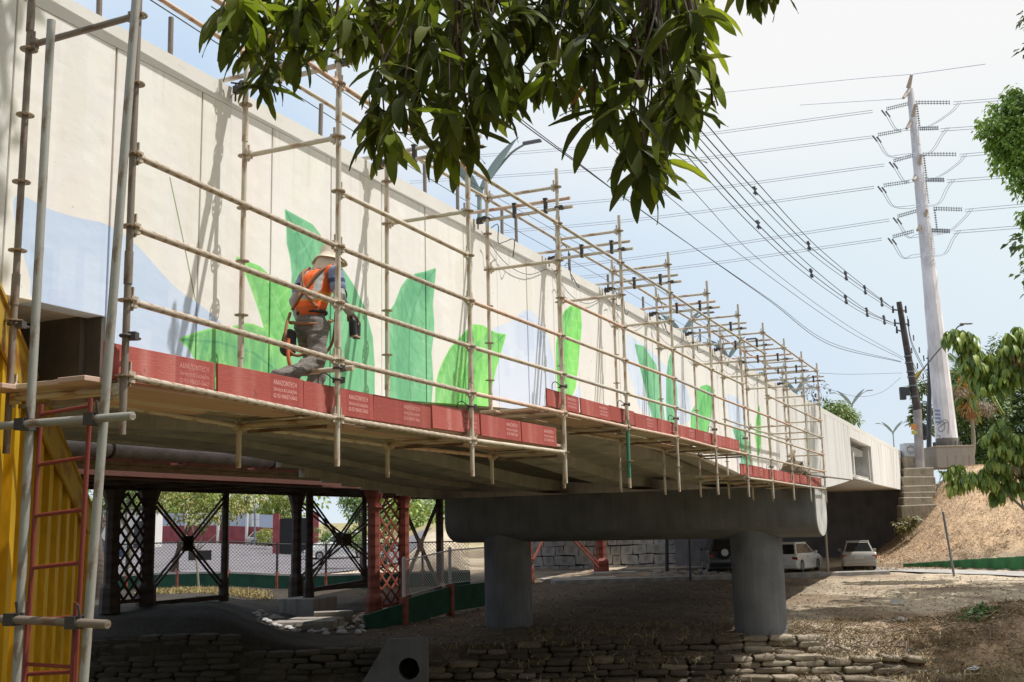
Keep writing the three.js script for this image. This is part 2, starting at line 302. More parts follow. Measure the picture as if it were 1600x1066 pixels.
// ---------------------------------------------------------------- the concrete viaduct
const WT = 1.25, TOP = 6.44;
const viaduct = thing('concrete_viaduct', 'long white concrete viaduct with a painted leaf mural on its parapet', 'viaduct', V(0, 0, 0));
const lowEdge = (s) => s < 1.046 ? 3.98 : pl(s, [[1, 3.45], [3, 3.58], [4.7, 3.71], [6.2, 3.79], [8, 3.90], [10, 3.99], [13, 4.04], [15, 4.0], [17, 3.9], [19.2, 3.75], [21, 3.62], [23, 3.46], [25, 3.34], [28, 3.26], [31, 3.28], [34, 3.4], [36.7, 3.52], [40, 3.75], [43.6, 4.03], [70, 4.03]]);
// the mural: flat paint on the panels, drawn in wall metres
const MURAL = {
 blueA: [[0.12,4.72],[0.21,4.74],[0.32,4.72],[0.43,4.70],[0.67,4.70],[0.88,4.72],[1.02,4.73],[1.21,4.69],[1.42,4.60],[1.59,4.49],[1.77,4.39],[1.93,4.32],[2.08,4.29],[2.43,4.16],[2.67,4.01],[2.76,3.63],[0.98,3.43],[0.31,3.97],[0.32,4.12],[0.28,4.20],[0.24,4.30],[0.18,4.41],[0.13,4.60]],
 leaf1: [[1.91,3.92],[2.13,4.01],[2.28,4.06],[2.51,4.10],[2.76,4.19],[2.88,4.20],[3.06,4.18],[3.33,4.07],[3.65,3.79],[3.76,3.48],[2.41,3.36],[2.17,3.75],[2.08,3.80],[2.01,3.87]],
 rib1: [[1.91,3.92],[2.39,3.97],[2.89,3.94],[3.29,3.80],[3.55,3.59]],
 leaf2: [[2.63,4.80],[2.80,4.79],[2.97,4.78],[3.15,4.71],[3.48,4.65],[3.75,4.26],[3.76,3.74],[3.44,3.83],[3.07,4.18],[3.00,4.32],[2.91,4.47],[2.78,4.66]],
 rib2: [[3.01,4.75],[3.17,4.55],[3.32,4.39],[3.48,4.22],[3.59,3.92]],
 leaf3: [[3.36,5.45],[3.58,5.43],[3.82,5.41],[3.97,5.33],[4.30,5.11],[4.61,4.91],[4.82,4.70],[4.98,4.40],[5.02,4.07],[5.02,3.70],[3.34,3.54],[3.46,3.96],[3.48,4.35],[3.48,4.65],[3.49,4.83],[3.46,4.98],[3.40,5.12],[3.39,5.28]],
 rib3: [[3.36,5.45],[3.69,5.16],[3.97,4.84],[4.15,4.46],[4.21,4.06],[4.22,3.66]],
 leaf4: [[6.47,5.50],[6.21,5.40],[5.98,5.33],[5.77,5.22],[5.63,5.09],[5.54,4.95],[5.48,4.86],[5.38,4.77],[5.30,4.65],[5.28,4.42],[5.32,4.08],[5.35,3.83],[5.37,3.73],[6.32,3.79],[6.37,4.07],[6.36,4.20],[6.33,4.42],[6.40,4.66],[6.41,4.81],[6.38,5.04],[6.43,5.27]],
 rib4: [[6.47,5.50],[6.14,5.22],[5.95,4.94],[5.82,4.61],[5.80,4.15],[5.84,3.78]],
 leaf5: [[6.43,3.80],[6.45,3.99],[6.52,4.17],[6.66,4.35],[6.85,4.54],[7.16,4.74],[7.43,4.92],[7.61,4.77],[7.35,4.44],[7.15,4.22],[6.96,3.83]],
 leaf6: [[6.96,3.80],[7.15,4.22],[7.35,4.44],[7.48,4.75],[7.50,4.95],[7.79,4.98],[7.97,4.96],[8.21,4.94],[8.53,4.97],[8.39,4.75],[8.19,4.47],[8.06,4.22],[7.93,4.00],[7.86,3.85]],
 blueB: [[8.01,4.99],[8.34,5.07],[8.67,5.17],[8.94,5.30],[9.17,5.44],[9.43,5.49],[9.67,5.45],[9.86,5.33],[10.12,5.14],[10.26,4.90],[10.32,4.63],[10.32,4.24],[10.30,3.98],[7.76,3.84]],
 leaf7: [[10.80,5.70],[11.06,5.83],[11.33,5.90],[11.53,5.86],[11.56,5.60],[11.48,5.34],[11.32,4.88],[11.18,4.51],[10.99,4.34],[10.74,4.25],[10.42,4.30],[10.38,4.76],[10.41,5.12],[10.59,5.48]],
 rib7: [[11.12,5.84],[10.84,5.46],[10.69,5.02],[10.69,4.26]],
 blueC: [[13.83,5.88],[14.38,5.78],[14.93,5.76],[15.91,5.61],[17.25,5.37],[17.77,5.28],[18.18,4.96],[18.01,4.33],[14.50,4.34],[14.25,4.76],[13.82,5.17]],
 blueC2: [[11.11,4.37],[11.35,4.58],[11.45,4.38],[11.40,4.16],[10.97,4.12]],
 leaf8: [[14.37,5.68],[14.92,5.71],[15.27,5.60],[15.67,5.45],[15.88,5.09],[16.00,4.75],[16.11,4.35],[15.29,4.32],[15.06,4.66],[14.82,5.00],[14.59,5.35]],
 leaf9: [[16.76,5.83],[16.91,5.65],[17.11,5.11],[17.09,4.74],[16.74,4.34],[16.24,4.33],[16.25,4.66],[16.34,5.21],[16.53,5.60]],
 leaf10: [[19.12,5.38],[19.64,5.47],[20.17,5.46],[20.34,5.42],[20.10,5.15],[19.84,4.72],[19.40,4.28],[18.79,4.27],[18.05,4.29],[18.12,4.68],[18.53,4.90],[18.65,5.21]],
 rib10: [[20.17,5.45],[19.38,5.02],[18.98,4.69],[18.68,4.28]],
 blueD: [[21.28,5.44],[22.50,5.50],[23.26,5.39],[23.52,4.95],[23.21,3.75],[22.35,3.72],[21.95,4.60],[21.51,5.00]],
 leaf11: [[21.95,4.63],[23.08,4.65],[23.87,4.28],[24.05,3.79],[22.85,3.74],[22.34,4.25]],
 leaf12: [[25.29,5.53],[25.42,5.10],[25.23,4.44],[24.85,4.10],[24.69,3.82],[24.65,4.25],[24.51,4.63],[24.75,5.05]],
 stem1: [[1.71,5.32],[1.89,4.83],[2.08,4.29]],
};
function muralTexture(s0, s1, y0, y1, W, H) {
  const cv = document.createElement('canvas'); cv.width = W; cv.height = H; const c = cv.getContext('2d');
  const X = (s) => (s - s0) / (s1 - s0) * W, Y = (y) => (y1 - y) / (y1 - y0) * H, k = W / (s1 - s0);
  c.fillStyle = 'rgb(233,230,224)'; c.fillRect(0, 0, W, H);
  for (let i = 0; i < 900; i++) { const x = rnd() * W, y = rnd() * H, r = rr(0.02, 0.5) * k; c.fillStyle = `rgba(${rnd() < 0.5 ? '250,248,242' : '214,200,180'},${rr(0.01, 0.05)})`; c.beginPath(); c.ellipse(x, y, r * 0.5, r * rr(0.6, 2), 0, 0, 7); c.fill(); }
  const smooth = (pts) => { c.beginPath(); const n = pts.length; c.moveTo((X(pts[0][0]) + X(pts[n - 1][0])) / 2, (Y(pts[0][1]) + Y(pts[n - 1][1])) / 2); for (let i = 0; i < n; i++) { const a = pts[i], b = pts[(i + 1) % n]; c.quadraticCurveTo(X(a[0]), Y(a[1]), (X(a[0]) + X(b[0])) / 2, (Y(a[1]) + Y(b[1])) / 2); } c.closePath(); };
  const sharp = (pts) => { c.beginPath(); pts.forEach((p, i) => i ? c.lineTo(X(p[0]), Y(p[1])) : c.moveTo(X(p[0]), Y(p[1]))); c.closePath(); };
  const line = (pts) => { c.beginPath(); pts.forEach((p, i) => i ? c.lineTo(X(p[0]), Y(p[1])) : c.moveTo(X(p[0]), Y(p[1]))); };
  const leaf = (pts, rib, base, dark, lite) => {
    c.save(); sharp(pts); c.fillStyle = base; c.fill(); c.lineJoin = 'round'; c.lineWidth = 0.03 * k; c.strokeStyle = base; c.stroke(); c.clip();
    if (rib) {
      const a = rib[0], b = rib[rib.length - 1], dx = b[0] - a[0], dy = b[1] - a[1];
      for (let i = 0; i < 7; i++) { c.save(); c.translate(-(i * 0.045) * k * Math.sign(1), 0); line(rib); c.strokeStyle = dark; c.globalAlpha = 0.10; c.lineWidth = (0.5 - i * 0.06) * k; c.stroke(); c.restore(); }
      c.globalAlpha = 0.8; line(rib); c.strokeStyle = dark; c.lineWidth = 0.025 * k; c.stroke();
      for (let i = 1; i < 9; i++) { const f = i / 9, px = mix(a[0], b[0], f), py = mix(a[1], b[1], f), n = Math.hypot(dx, dy), nx = -dy / n, ny = dx / n;
        for (const sgn of [-1, 1]) { c.globalAlpha = 0.28; c.strokeStyle = sgn > 0 ? lite : dark; c.lineWidth = 0.035 * k; c.beginPath(); c.moveTo(X(px), Y(py)); c.quadraticCurveTo(X(px + nx * sgn * 0.25 + dx * 0.02), Y(py + ny * sgn * 0.25 + dy * 0.02), X(px + nx * sgn * 0.7 - dx * 0.18), Y(py + ny * sgn * 0.7 - dy * 0.18)); c.stroke(); } }
    }
    for (let i = 0; i < 60; i++) { c.globalAlpha = 0.06; c.fillStyle = rnd() < 0.5 ? dark : lite; c.beginPath(); const p = pts[Math.floor(rnd() * pts.length)]; c.ellipse(X(p[0] + rr(-0.8, 0.8)), Y(p[1] + rr(-0.8, 0.5)), rr(0.03, 0.2) * k, rr(0.1, 0.5) * k, 0.3, 0, 7); c.fill(); }
    for (let i = 0; i < 150; i++) { c.globalAlpha = rr(0.04, 0.16); c.fillStyle = rnd() < 0.45 ? dark : lite; const p = pts[Math.floor(rnd() * pts.length)], q = pts[Math.floor(rnd() * pts.length)], f = rnd(), x = X(mix(p[0], q[0], f)), y = Y(mix(p[1], q[1], f)); c.save(); c.translate(x, y); c.rotate(rr(-0.5, 0.5)); c.fillRect(0, 0, rr(0.03, 0.14) * k, rr(0.12, 0.5) * k); c.restore(); }
    c.globalAlpha = 1; c.restore();
  };
  for (let i = 0; i < (s1 - s0) * 14; i++) { const x = rnd() * W, y = rnd() * H, h = rr(0.3, 1.3) * k; c.fillStyle = `rgba(${rnd() < 0.5 ? '246,243,236' : '219,211,198'},${rr(0.05, 0.2)})`; c.fillRect(x, y, rr(0.16, 0.26) * k, h); }
  const P = MURAL, blue = 'rgb(198,214,236)', blue2 = 'rgb(214,225,240)';
  c.fillStyle = blue; smooth(P.blueA); c.fill(); c.fillStyle = blue2; smooth(P.blueB); c.fill(); smooth(P.blueC); c.fill(); sharp(P.blueC2); c.fill(); smooth(P.blueD); c.fill(); for (let i = 0; i < (s1 - s0) * 9; i++) { const q = [P.blueA, P.blueB, P.blueC, P.blueD][i % 4]; c.save(); smooth(q); c.clip(); const a = q[Math.floor(rnd() * q.length)], b = q[Math.floor(rnd() * q.length)], f = rnd(); c.fillStyle = `rgba(${rnd() < 0.5 ? '224,234,246' : '176,196,226'},${rr(0.08, 0.28)})`; c.fillRect(X(mix(a[0], b[0], f)), Y(mix(a[1], b[1], f)), rr(0.15, 0.24) * k, rr(0.2, 0.9) * k); c.restore(); }
  const lg = 'rgb(146,222,122)', lgd = 'rgb(84,166,92)', lgl = 'rgb(190,242,166)', mg = 'rgb(130,200,150)', mgd = 'rgb(80,152,110)', mgl = 'rgb(168,222,180)', bg = 'rgb(142,228,112)';
  leaf(P.leaf2, P.rib2, lg, lgd, lgl); leaf(P.leaf1, P.rib1, lg, mgd, lgl); leaf(P.leaf3, P.rib3, mg, mgd, mgl); leaf(P.leaf4, P.rib4, mg, mgd, mgl);
  leaf(P.leaf5, [[7.4, 4.9], [7.0, 4.35], [6.85, 3.8]], lg, lgd, lgl); leaf(P.leaf6, [[8.5, 4.97], [7.6, 4.5], [7.25, 3.8]], bg, lgd, lgl); leaf(P.leaf7, P.rib7, bg, lgd, lgl);
  leaf(P.leaf8, [[14.4, 5.66], [15.2, 5.0], [15.7, 4.33]], mg, mgd, mgl); leaf(P.leaf9, [[16.76, 5.8], [16.6, 5.0], [16.6, 4.3]], mg, mgd, mgl); leaf(P.leaf10, P.rib10, 'rgb(122,206,120)', lgd, lgl); leaf(P.leaf11, [[22.2, 4.6], [23, 4.2], [23.4, 3.75]], mg, mgd, mgl); leaf(P.leaf12, [[25.29, 5.5], [25.0, 4.6], [24.7, 3.8]], lg, lgd, lgl);
  c.strokeStyle = 'rgb(120,140,80)'; c.lineWidth = 0.012 * k; line(P.stem1); c.stroke();
  // grime: rain streaks under the coping and along the lower edge
  for (let i = 0; i < (s1 - s0) * 5; i++) { const x = rnd() * W, l = rr(0.1, 0.9) * k; const gr = c.createLinearGradient(0, Y(6.2), 0, Y(6.2) + l); gr.addColorStop(0, `rgba(150,125,100,${rr(0.03, 0.14)})`); gr.addColorStop(1, 'rgba(150,125,100,0)'); c.fillStyle = gr; c.fillRect(x, Y(6.25), rr(0.01, 0.08) * k, l); }
  for (let i = 0; i < (s1 - s0) * 3; i++) { const x = rnd() * W, y = Y(rr(3.7, 6.2)); c.fillStyle = 'rgba(90,80,70,0.35)'; c.fillRect(x, y, rr(1, 3), rr(1, 3)); }
  const t = new THREE.CanvasTexture(cv); t.colorSpace = THREE.SRGBColorSpace; t.anisotropy = 8; return t;
}
{
  const texA = muralTexture(-0.5, 7.25, 3.2, 6.5, 2048, 872), texB = muralTexture(7.25, 27.9, 3.2, 6.5, 2048, 400);
  const mA = mat([1, 1, 1], { map: texA, roughness: 0.92, bumpMap: rep(T.grit, 3, 2), bumpScale: 0.004 }), mB = mat([1, 1, 1], { map: texB, roughness: 0.92 });
  const mS = mat([0.80, 0.775, 0.735], { map: T.streak, roughness: 0.92, bumpMap: rep(T.grit, 3, 2), bumpScale: 0.004 });
  const GAP = 0.024, P0 = 1.0;
  const mkPanel = (a, b, y0a, y0b, y1, m, r) => {
    const sh = new THREE.Shape(); sh.moveTo(a, y0a); sh.lineTo(b, y0b); sh.lineTo(b, y1); sh.lineTo(a, y1); sh.closePath();
    const g = new THREE.ExtrudeGeometry(sh, { depth: 0.17, bevelEnabled: true, bevelSize: 0.004, bevelThickness: 0.004, bevelSegments: 1, steps: 1 });
    g.translate(0, 0, -WT - 0.17 - 0.004 + rr(-0.003, 0.003)); const p = g.attributes.position, uv = g.attributes.uv;
    if (r) for (let i = 0; i < p.count; i++) uv.setXY(i, (p.getX(i) - r[0]) / (r[1] - r[0]), (p.getY(i) - 3.2) / 3.3);
    return part('wall_panel', g, m, viaduct);
  };
  const cuts = [-9.5, -7.4, -5.3, -3.2, -1.06, 0.06, 1.05]; for (let s = 2.1; s < 69; s += 1.03) cuts.push(s);
  const RA = [-0.5, 7.25], RB = [7.25, 27.9];
  for (let i = 0; i < cuts.length - 1; i++) {
    const a = cuts[i] + GAP / 2, b = cuts[i + 1] - GAP / 2, mid = (a + b) / 2; if (mid > 66.5) break;
    const inA = mid > -0.5 && mid < 7.25, inB = mid >= 7.25 && mid < 27.6;
    if (mid > 43.6 && mid < 50.2) { mkPanel(a, b, 5.82, 5.82, 6.24, M.plaster); continue; }
    mkPanel(a, b, lowEdge(a + 0.002), lowEdge(b - 0.002), 6.24, inA ? mA : inB ? mB : mid > 27 ? mS : M.plaster, inA ? RA : inB ? RB : mid > 27 ? [28, 34] : null);
  }
  // far fascia (seen from inside, under the deck)
  for (let s = 4; s < 66; s += 1.03) part('far_panel', bbox(s, s + 1.015, mix(4.27, Math.min(lowEdge(s), 3.95), sstep(16.5, 20, s)), TOP, 12.5, 12.68), M.soffit, viaduct);
  part('coping', [bbox(-9.5, 18.27, 6.245, TOP, WT - 0.003, WT + 0.22), bbox(18.28, 43.6, 6.245, TOP, WT - 0.002, WT + 0.22), bbox(43.61, 66.5, 6.245, TOP, WT - 0.0025, WT + 0.22)], M.coping, viaduct);
  part('parapet_backing', [bbox(-9.5, 43.58, 4.3, 6.2, WT + 0.178, WT + 0.3), bbox(50.42, 66.5, 4.3, 6.2, WT + 0.178, WT + 0.3)], M.mortar, viaduct);
  part('railing_kerb', bbox(-9.5, 66.5, 5.85, TOP + 0.07, WT + 0.33, WT + 0.55), M.backKerb, viaduct);
  part('far_parapet', bbox(-9.5, 66.5, 5.6, TOP, 12.3, 12.49), M.backKerb, viaduct);
  part('road_deck', [bbox(-9.5, 43.4, 5.05, 5.55, WT + 0.31, 12.4), bbox(43.4, 67, 5.05, 5.55, 2.95, 12.4)], M.asphalt, viaduct);
  // deck beams in steps towards the middle, each with a haunched soffit
  const haunch = (t0, t1, off, top, m, name, s0 = -9.5, s1 = 66) => {
    const sh = new THREE.Shape(); sh.moveTo(s0, top); sh.lineTo(s1, top); for (let s = s1; s >= s0; s -= 0.75) sh.lineTo(s, Math.min(lowEdge(Math.max(s, 1.1)) + off, top - 0.1)); sh.closePath();
    const g = new THREE.ExtrudeGeometry(sh, { depth: t1 - t0, bevelEnabled: false }); g.translate(0, 0, -t1); part(name, boxUV(g), m, viaduct);
  };
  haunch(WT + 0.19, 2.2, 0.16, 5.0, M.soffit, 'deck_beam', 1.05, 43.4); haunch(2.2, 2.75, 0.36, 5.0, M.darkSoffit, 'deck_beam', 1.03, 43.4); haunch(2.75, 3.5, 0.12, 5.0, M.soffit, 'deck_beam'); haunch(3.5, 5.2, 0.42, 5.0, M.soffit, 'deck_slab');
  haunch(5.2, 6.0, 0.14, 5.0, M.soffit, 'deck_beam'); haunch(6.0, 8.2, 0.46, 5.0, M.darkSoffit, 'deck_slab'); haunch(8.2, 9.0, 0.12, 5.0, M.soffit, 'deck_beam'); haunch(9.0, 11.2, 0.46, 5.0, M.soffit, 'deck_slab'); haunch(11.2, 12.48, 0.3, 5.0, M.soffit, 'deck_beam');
  part('wing_soffit', [bbox(-9.5, 1.02, 3.985, 4.25, WT + 0.18, 2.35)], M.soffit, viaduct);
  part('wing_beam', [bbox(-9.5, 1.02, 3.55, 4.0, 2.72, 3.4)], M.soffit, viaduct);
  part('wing_end', [bbox(0.97, 1.048, 3.46, 4.2, WT + 0.18, 2.7), bbox(1.02, 1.057, 3.47, 3.975, WT + 0.012, WT + 0.175)], mat([0.11, 0.095, 0.08], { map: rep(T.concrete, 1) }), viaduct);
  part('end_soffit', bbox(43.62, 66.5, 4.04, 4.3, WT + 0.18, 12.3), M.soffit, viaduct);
  // recess in the parapet near the abutment
  part('recess_lining', [bbox(43.6, 50.2, 4.05, 4.12, WT, 2.9), bbox(43.6, 50.2, 5.82, 6.2, WT + 0.175, 2.9), bbox(50.16, 50.4, 4.12, 5.82, WT + 0.1, 2.9), bbox(43.5, 43.66, 4.12, 5.82, WT + 0.1, 2.9)], M.wallGrey, viaduct);
  part('recess_back', bbox(43.6, 46.6, 4.12, 5.82, 2.6, 2.9), M.plaster, viaduct);
  part('recess_post', bbox(45.5, 45.75, 4.12, 5.3, WT + 0.2, 2.6), M.plaster, viaduct);
  part('recess_sill', (() => { const sh = new THREE.Shape(); sh.moveTo(0, 0); sh.lineTo(1.3, 0); sh.lineTo(1.3, 0.62); sh.closePath(); const g = new THREE.ExtrudeGeometry(sh, { depth: 4.4, bevelEnabled: false }); g.rotateY(Math.PI / 2); g.translate(45.7, 4.12, -WT - 0.02); return g; })(), M.plaster, viaduct);
  part('recess_shade', bbox(46.6, 50.2, 4.12, 5.82, 3.6, 3.7), M.mortar, viaduct); part('recess_lintel', bbox(43.8, 50.1, 5.3, 5.6, WT + 0.35, WT + 0.6), M.wallGrey, viaduct);  // near-black sheet at the back: shade of the hollow put into colour
  // pier: U-shaped cross beam on two round columns
  const us = new THREE.Shape(); us.moveTo(-0.9, 1.3); us.lineTo(-0.9, 0.5); us.bezierCurveTo(-0.86, 0.05, -0.35, -0.08, 0.05, -0.1); us.bezierCurveTo(0.45, -0.08, 0.86, 0.1, 0.9, 0.5); us.lineTo(0.9, 1.3); us.closePath();
  const ug = new THREE.ExtrudeGeometry(us, { depth: 11.85, bevelEnabled: true, bevelSize: 0.03, bevelThickness: 0.03, bevelSegments: 2, curveSegments: 18 }); ug.translate(27.55, 1.95, -12.02);
  const eg = new THREE.ExtrudeGeometry(us, { depth: 0.03, bevelEnabled: false, curveSegments: 18 }); eg.translate(27.55, 1.95, -0.138); part('sunlit_beam_end', boxUV(eg), mat([0.72, 0.70, 0.66], { map: rep(T.concrete, 0.4) }), viaduct);  // same concrete as the beam, made paler: sunlight put into its colour
  part('cross_beam', boxUV(toCreasedNormals(ug, 0.6)), M.pier, viaduct);
  const col = (s, t, r, y0, y1) => { const g = new THREE.CylinderGeometry(r, r, y1 - y0, 40, 1); const uv = g.attributes.uv; for (let i = 0; i < uv.count; i++) uv.setXY(i, uv.getX(i) * 5, uv.getY(i) * (y1 - y0)); g.translate(s, (y0 + y1) / 2, -t); return g; };
  part('column', col(27.6, 2.08, 0.76, -1.8, 2.5), M.pier, viaduct);
  part('column', col(27.6, 10.25, 0.77, -1.8, 2.5), M.pier, viaduct);
  part('column_collar', col(27.6, 10.25, 0.82, -0.98, -0.86), M.pier, viaduct);
  part('abutment_wall', [bbox(65.2, 66.4, -1, 4.03, WT + 0.05, 13)], M.abut, viaduct);
  part('abutment_wall', [bbox(56, 57, -1, 4.0, 8.5, 13)], M.abut, viaduct);
  part('abutment_edge', bbox(65.1, 65.4, 0, 4.02, WT - 0.12, WT + 0.04), M.wallGrey, viaduct);
  // pipe stubs standing on the parapet
  for (const [x, y] of [[155, 10], [266, 78], [500, 207], [664, 297], [715, 321], [784, 358], [807, 372], [890, 417], [950, 443], [1005, 476], [1094, 525], [1130, 543], [1165, 560]]) {
    const p = onT(x, y, 1.38); part('pipe_stub', tube(B(p.x, TOP - 0.02, 1.38), B(p.x + rr(-0.02, 0.02), TOP + rr(0.36, 0.5), 1.38), 0.024), M.tubeDark, viaduct);
  }
}
// ---------------------------------------------------------------- scaffold hung along the parapet
{
  const S = [0, 2.44, 4.95, 7.55, 10.04, 12.61, 15.2, 17.79, 20.3, 22.84, 25.3, 27.84], Y0 = 3.205, BW = 1.034, R = 0.0242;
  const lv = (k) => Y0 + 0.5 * k, dy = [0.075, -0.003, -0.026, -0.015, -0.009, 0.012, -0.015, -0.01, 0, -0.008, -0.01, 0];
  const t = thing('tube_scaffold', 'steel tube scaffold with red toe boards hung along the white parapet', 'scaffold');
  const rosG = (() => {
    const sh = new THREE.Shape(); sh.absarc(0, 0, 0.063, 0, Math.PI * 2); const h0 = new THREE.Path(); h0.absarc(0, 0, R * 0.9, 0, Math.PI * 2, true); sh.holes.push(h0);
    for (let i = 0; i < 8; i++) { const a = i * Math.PI / 4, h = new THREE.Path(); h.absellipse(Math.cos(a) * 0.045, Math.sin(a) * 0.045, 0.0085, i % 2 ? 0.011 : 0.0085, 0, Math.PI * 2, true, a); sh.holes.push(h); }
    const g = new THREE.ExtrudeGeometry(sh, { depth: 0.009, bevelEnabled: false, curveSegments: 7 }); g.rotateX(-Math.PI / 2); return g;
  })();
  const rust = M.rosette;
  const vert = (s, tt, y0, y1, m, k0, off = 0) => {
    const g = [tube(B(s, y0, tt), B(s, y1, tt), R, R, 12)];
    for (const yj of [lv(1) + 0.22, lv(5) + 0.25]) if (yj < y1 - 0.3) g.push(tube(B(s, yj - 0.11 + off, tt), B(s, yj + 0.11 + off, tt), R + 0.005, R + 0.005, 12));   // spigot sleeve
    const p = part('standard', g, m, t);
    for (let k = k0; lv(k) < y1 - 0.1; k++) { const r = shade(new THREE.Mesh(rosG, rust)); r.name = 'rosette'; r.position.copy(B(s, lv(k) + off - 0.004, tt)); r.rotation.y = rr(0, 0.8); p.add(r); }
    return p;
  };
  const heads = (a, b) => { const d = b.clone().sub(a).normalize(), g = []; for (const [q, sg] of [[a, 1], [b, -1]]) { const c = q.clone().addScaledVector(d, sg * 0.052); g.push(bar(c.clone().addScaledVector(d, -0.028), c.clone().addScaledVector(d, 0.03), 0.034, 0.075)); const w = q.clone().addScaledVector(d, sg * 0.046); g.push(bar(w.clone().add(V(0, -0.06, 0)), w.clone().add(V(0, 0.10, 0)), 0.022, 0.009)); } return g; };
  const ledger = (name, a, b, m = M.tube) => { const d = b.clone().sub(a).normalize(); return part(name, [tube(a.clone().addScaledVector(d, 0.03), b.clone().addScaledVector(d, -0.03), R * 0.98, R * 0.98, 10), ...heads(a, b)], m, t); };
  const clampAt = (p, axis) => { const g = [new THREE.TorusGeometry(0.034, 0.011, 6, 12)]; g[0].rotateX(Math.PI / 2); g.push(box(0.07, 0.05, 0.075, 0.02, 0, 0.03), tube(V(0.02, 0, 0.03), V(0.13, 0, 0.045), 0.009)); const m = merge(g); if (axis) m.rotateY(axis); m.translate(p.x, p.y, p.z); return part('coupler', m, M.clampM, t); };
  S.forEach((s, i) => {
    const dark = i === 0, m = dark ? M.tubeDark : M.tube;
    const top = i === 0 ? 7.4 : 6.94;
    vert(s, 0, i === 0 ? 2.9 : 2.8, top, m, 0, dy[i]);
    if (i === 4) part('standard_foot', tube(B(s, 2.95, 0), B(s, 3.92, 0), R + 0.003, R + 0.003, 12), M.greenTube, t);
    vert(s, BW, 2.83, i === 0 ? 7.4 : 6.93, m, 0, dy[i] + (i === 0 ? -0.03 : 0));
    // transoms
    const ks = i < 3 ? [5] : i < 8 ? [5, 7] : i === 11 ? [1, 2, 3, 4, 5, 6, 7] : i > 8 ? [3, 5, 6, 7] : [5, 7];
    for (const k of ks) ledger('transom', B(s, lv(k) + dy[i], BW), B(s, lv(k) + dy[i], 0), i === 0 ? M.tubeDark : M.tube);
    const pl0 = i < 3 ? [0] : i === 3 ? [0, 1] : i < 7 ? [1] : i === 7 ? [0, 1] : [0];
    for (const k of pl0) { ledger('transom', B(s, lv(k) - 0.005, BW), B(s, lv(k) - 0.005, 0), M.tube); part('bracket', [bar(B(s, lv(k) + 0.045, BW - 0.05), B(s, lv(k) + 0.045, 0.05), 0.05, 0.012), bar(B(s, lv(k) - 0.06, BW - 0.1), B(s, lv(k) - 0.06, 0.1), 0.02, 0.03)], M.tubeDark, t); }
    // pair of tie tubes over the parapet
    if (i > 0) {
      const a = 6.53, b = 6.41, so = s + 0.055;
      part('tie_tube', tube(B(so, a + rr(-0.01, 0.01), WT + 0.5), B(so, a, -rr(0.13, 0.19)), R, R, 10), [M.tubeC, M.tube, M.tubeB][i % 3], t);
      part('tie_tube', tube(B(so, b - 0.01, WT - 0.12), B(so, b, -rr(0.15, 0.22)), R, R, 10), M.tube, t);
      for (const tt of [0.16 + rr(-0.04, 0.04), 0.66 + rr(-0.06, 0.06)]) part('tie_clamp', [box(0.052, 0.2, 0.04, so, (a + b) / 2, -tt), tube(B(so - 0.045, b + 0.05, tt), B(so + 0.05, b + 0.05, tt), 0.008), box(0.066, 0.02, 0.055, so, a + 0.036, -tt)], M.clampM, t);
      part('wall_clamp', [box(0.055, 0.07, 0.07, so, b - 0.01, -(WT - 0.07)), box(0.03, 0.09, 0.03, so + 0.035, b + 0.01, -(WT - 0.1)), tube(B(so, b - 0.12, WT - 0.05), B(so, b + 0.05, WT - 0.05), 0.009)], M.clampM, t);
      clampAt(B(s, b, 0), 0.2); clampAt(B(s, b, BW), 2.6);
    }
  });
  const run = (k, i0, i1, tt, mod) => { for (let i = i0; i < i1; i++) ledger('ledger', B(S[i], lv(k) + dy[i], tt), B(S[i + 1], lv(k) + dy[i + 1], tt), mod && i < 2 ? mod(i) : [M.tube, M.tube, M.tubeB, M.tubeC][Math.floor(rnd() * 4)]); };
  const nearM = (i) => i < 2 ? M.tubeNear : M.tube;
  run(0, 0, 3, 0, nearM); run(1, 0, 3, 0, nearM); run(2, 0, 3, 0, nearM); run(3, 0, 3, 0, nearM); run(4, 1, 2, 0); run(6, 0, 8, 0); run(7, 8, 11, 0);
  run(1, 3, 8, 0); run(2, 3, 11, 0); run(3, 3, 11, 0); run(4, 3, 7, 0); run(4, 8, 11, 0); run(1, 8, 11, 0); run(0, 7, 11, 0);
  run(7, 0, 11, BW); run(0, 0, 3, BW); run(1, 3, 7, BW); run(0, 7, 11, BW); run(3, 8, 11, BW);
  // platforms of lapped planks
  const deck = (s0, s1, y) => {
    for (let w = 0; w < 4; w++) { let s = s0 - rr(0.05, 0.25), up = 0; while (s < s1 - 0.3) { const e = Math.min(s + rr(1.7, 2.7), s1 + 0.15); part('plank', rbox(e - s, 0.035, 0.236, 0.006, (s + e) / 2, y + 0.05 + up * 0.036 + rr(-0.006, 0.006), -(0.215 + w * 0.25)), [M.plankA, M.plankA, M.plankB, M.plankC][Math.floor(rnd() * 4)], t); s = e - rr(0.1, 0.35); up = 1 - up; } }
  };
  deck(0, 7.55, lv(0)); deck(7.55, 17.79, lv(1)); deck(17.79, 27.84, lv(0));
  // toe boards, printed with the hire firm's name and number
  const boardTex = (wear) => {
    const cv = document.createElement('canvas'); cv.width = 1024; cv.height = 256; const c = cv.getContext('2d');
    c.fillStyle = ['rgb(162,74,64)', 'rgb(152,68,58)', 'rgb(172,84,74)'][wear]; c.fillRect(0, 0, 1024, 256);
    for (let i = 0; i < 1500; i++) { const x = rnd() * 1024, y = rnd() * 256; c.fillStyle = `rgba(${rnd() < 0.5 ? '214,128,110' : '126,48,42'},${rr(0.03, 0.18)})`; c.fillRect(x, y, rr(10, 120), rr(0.6, 2.2)); }
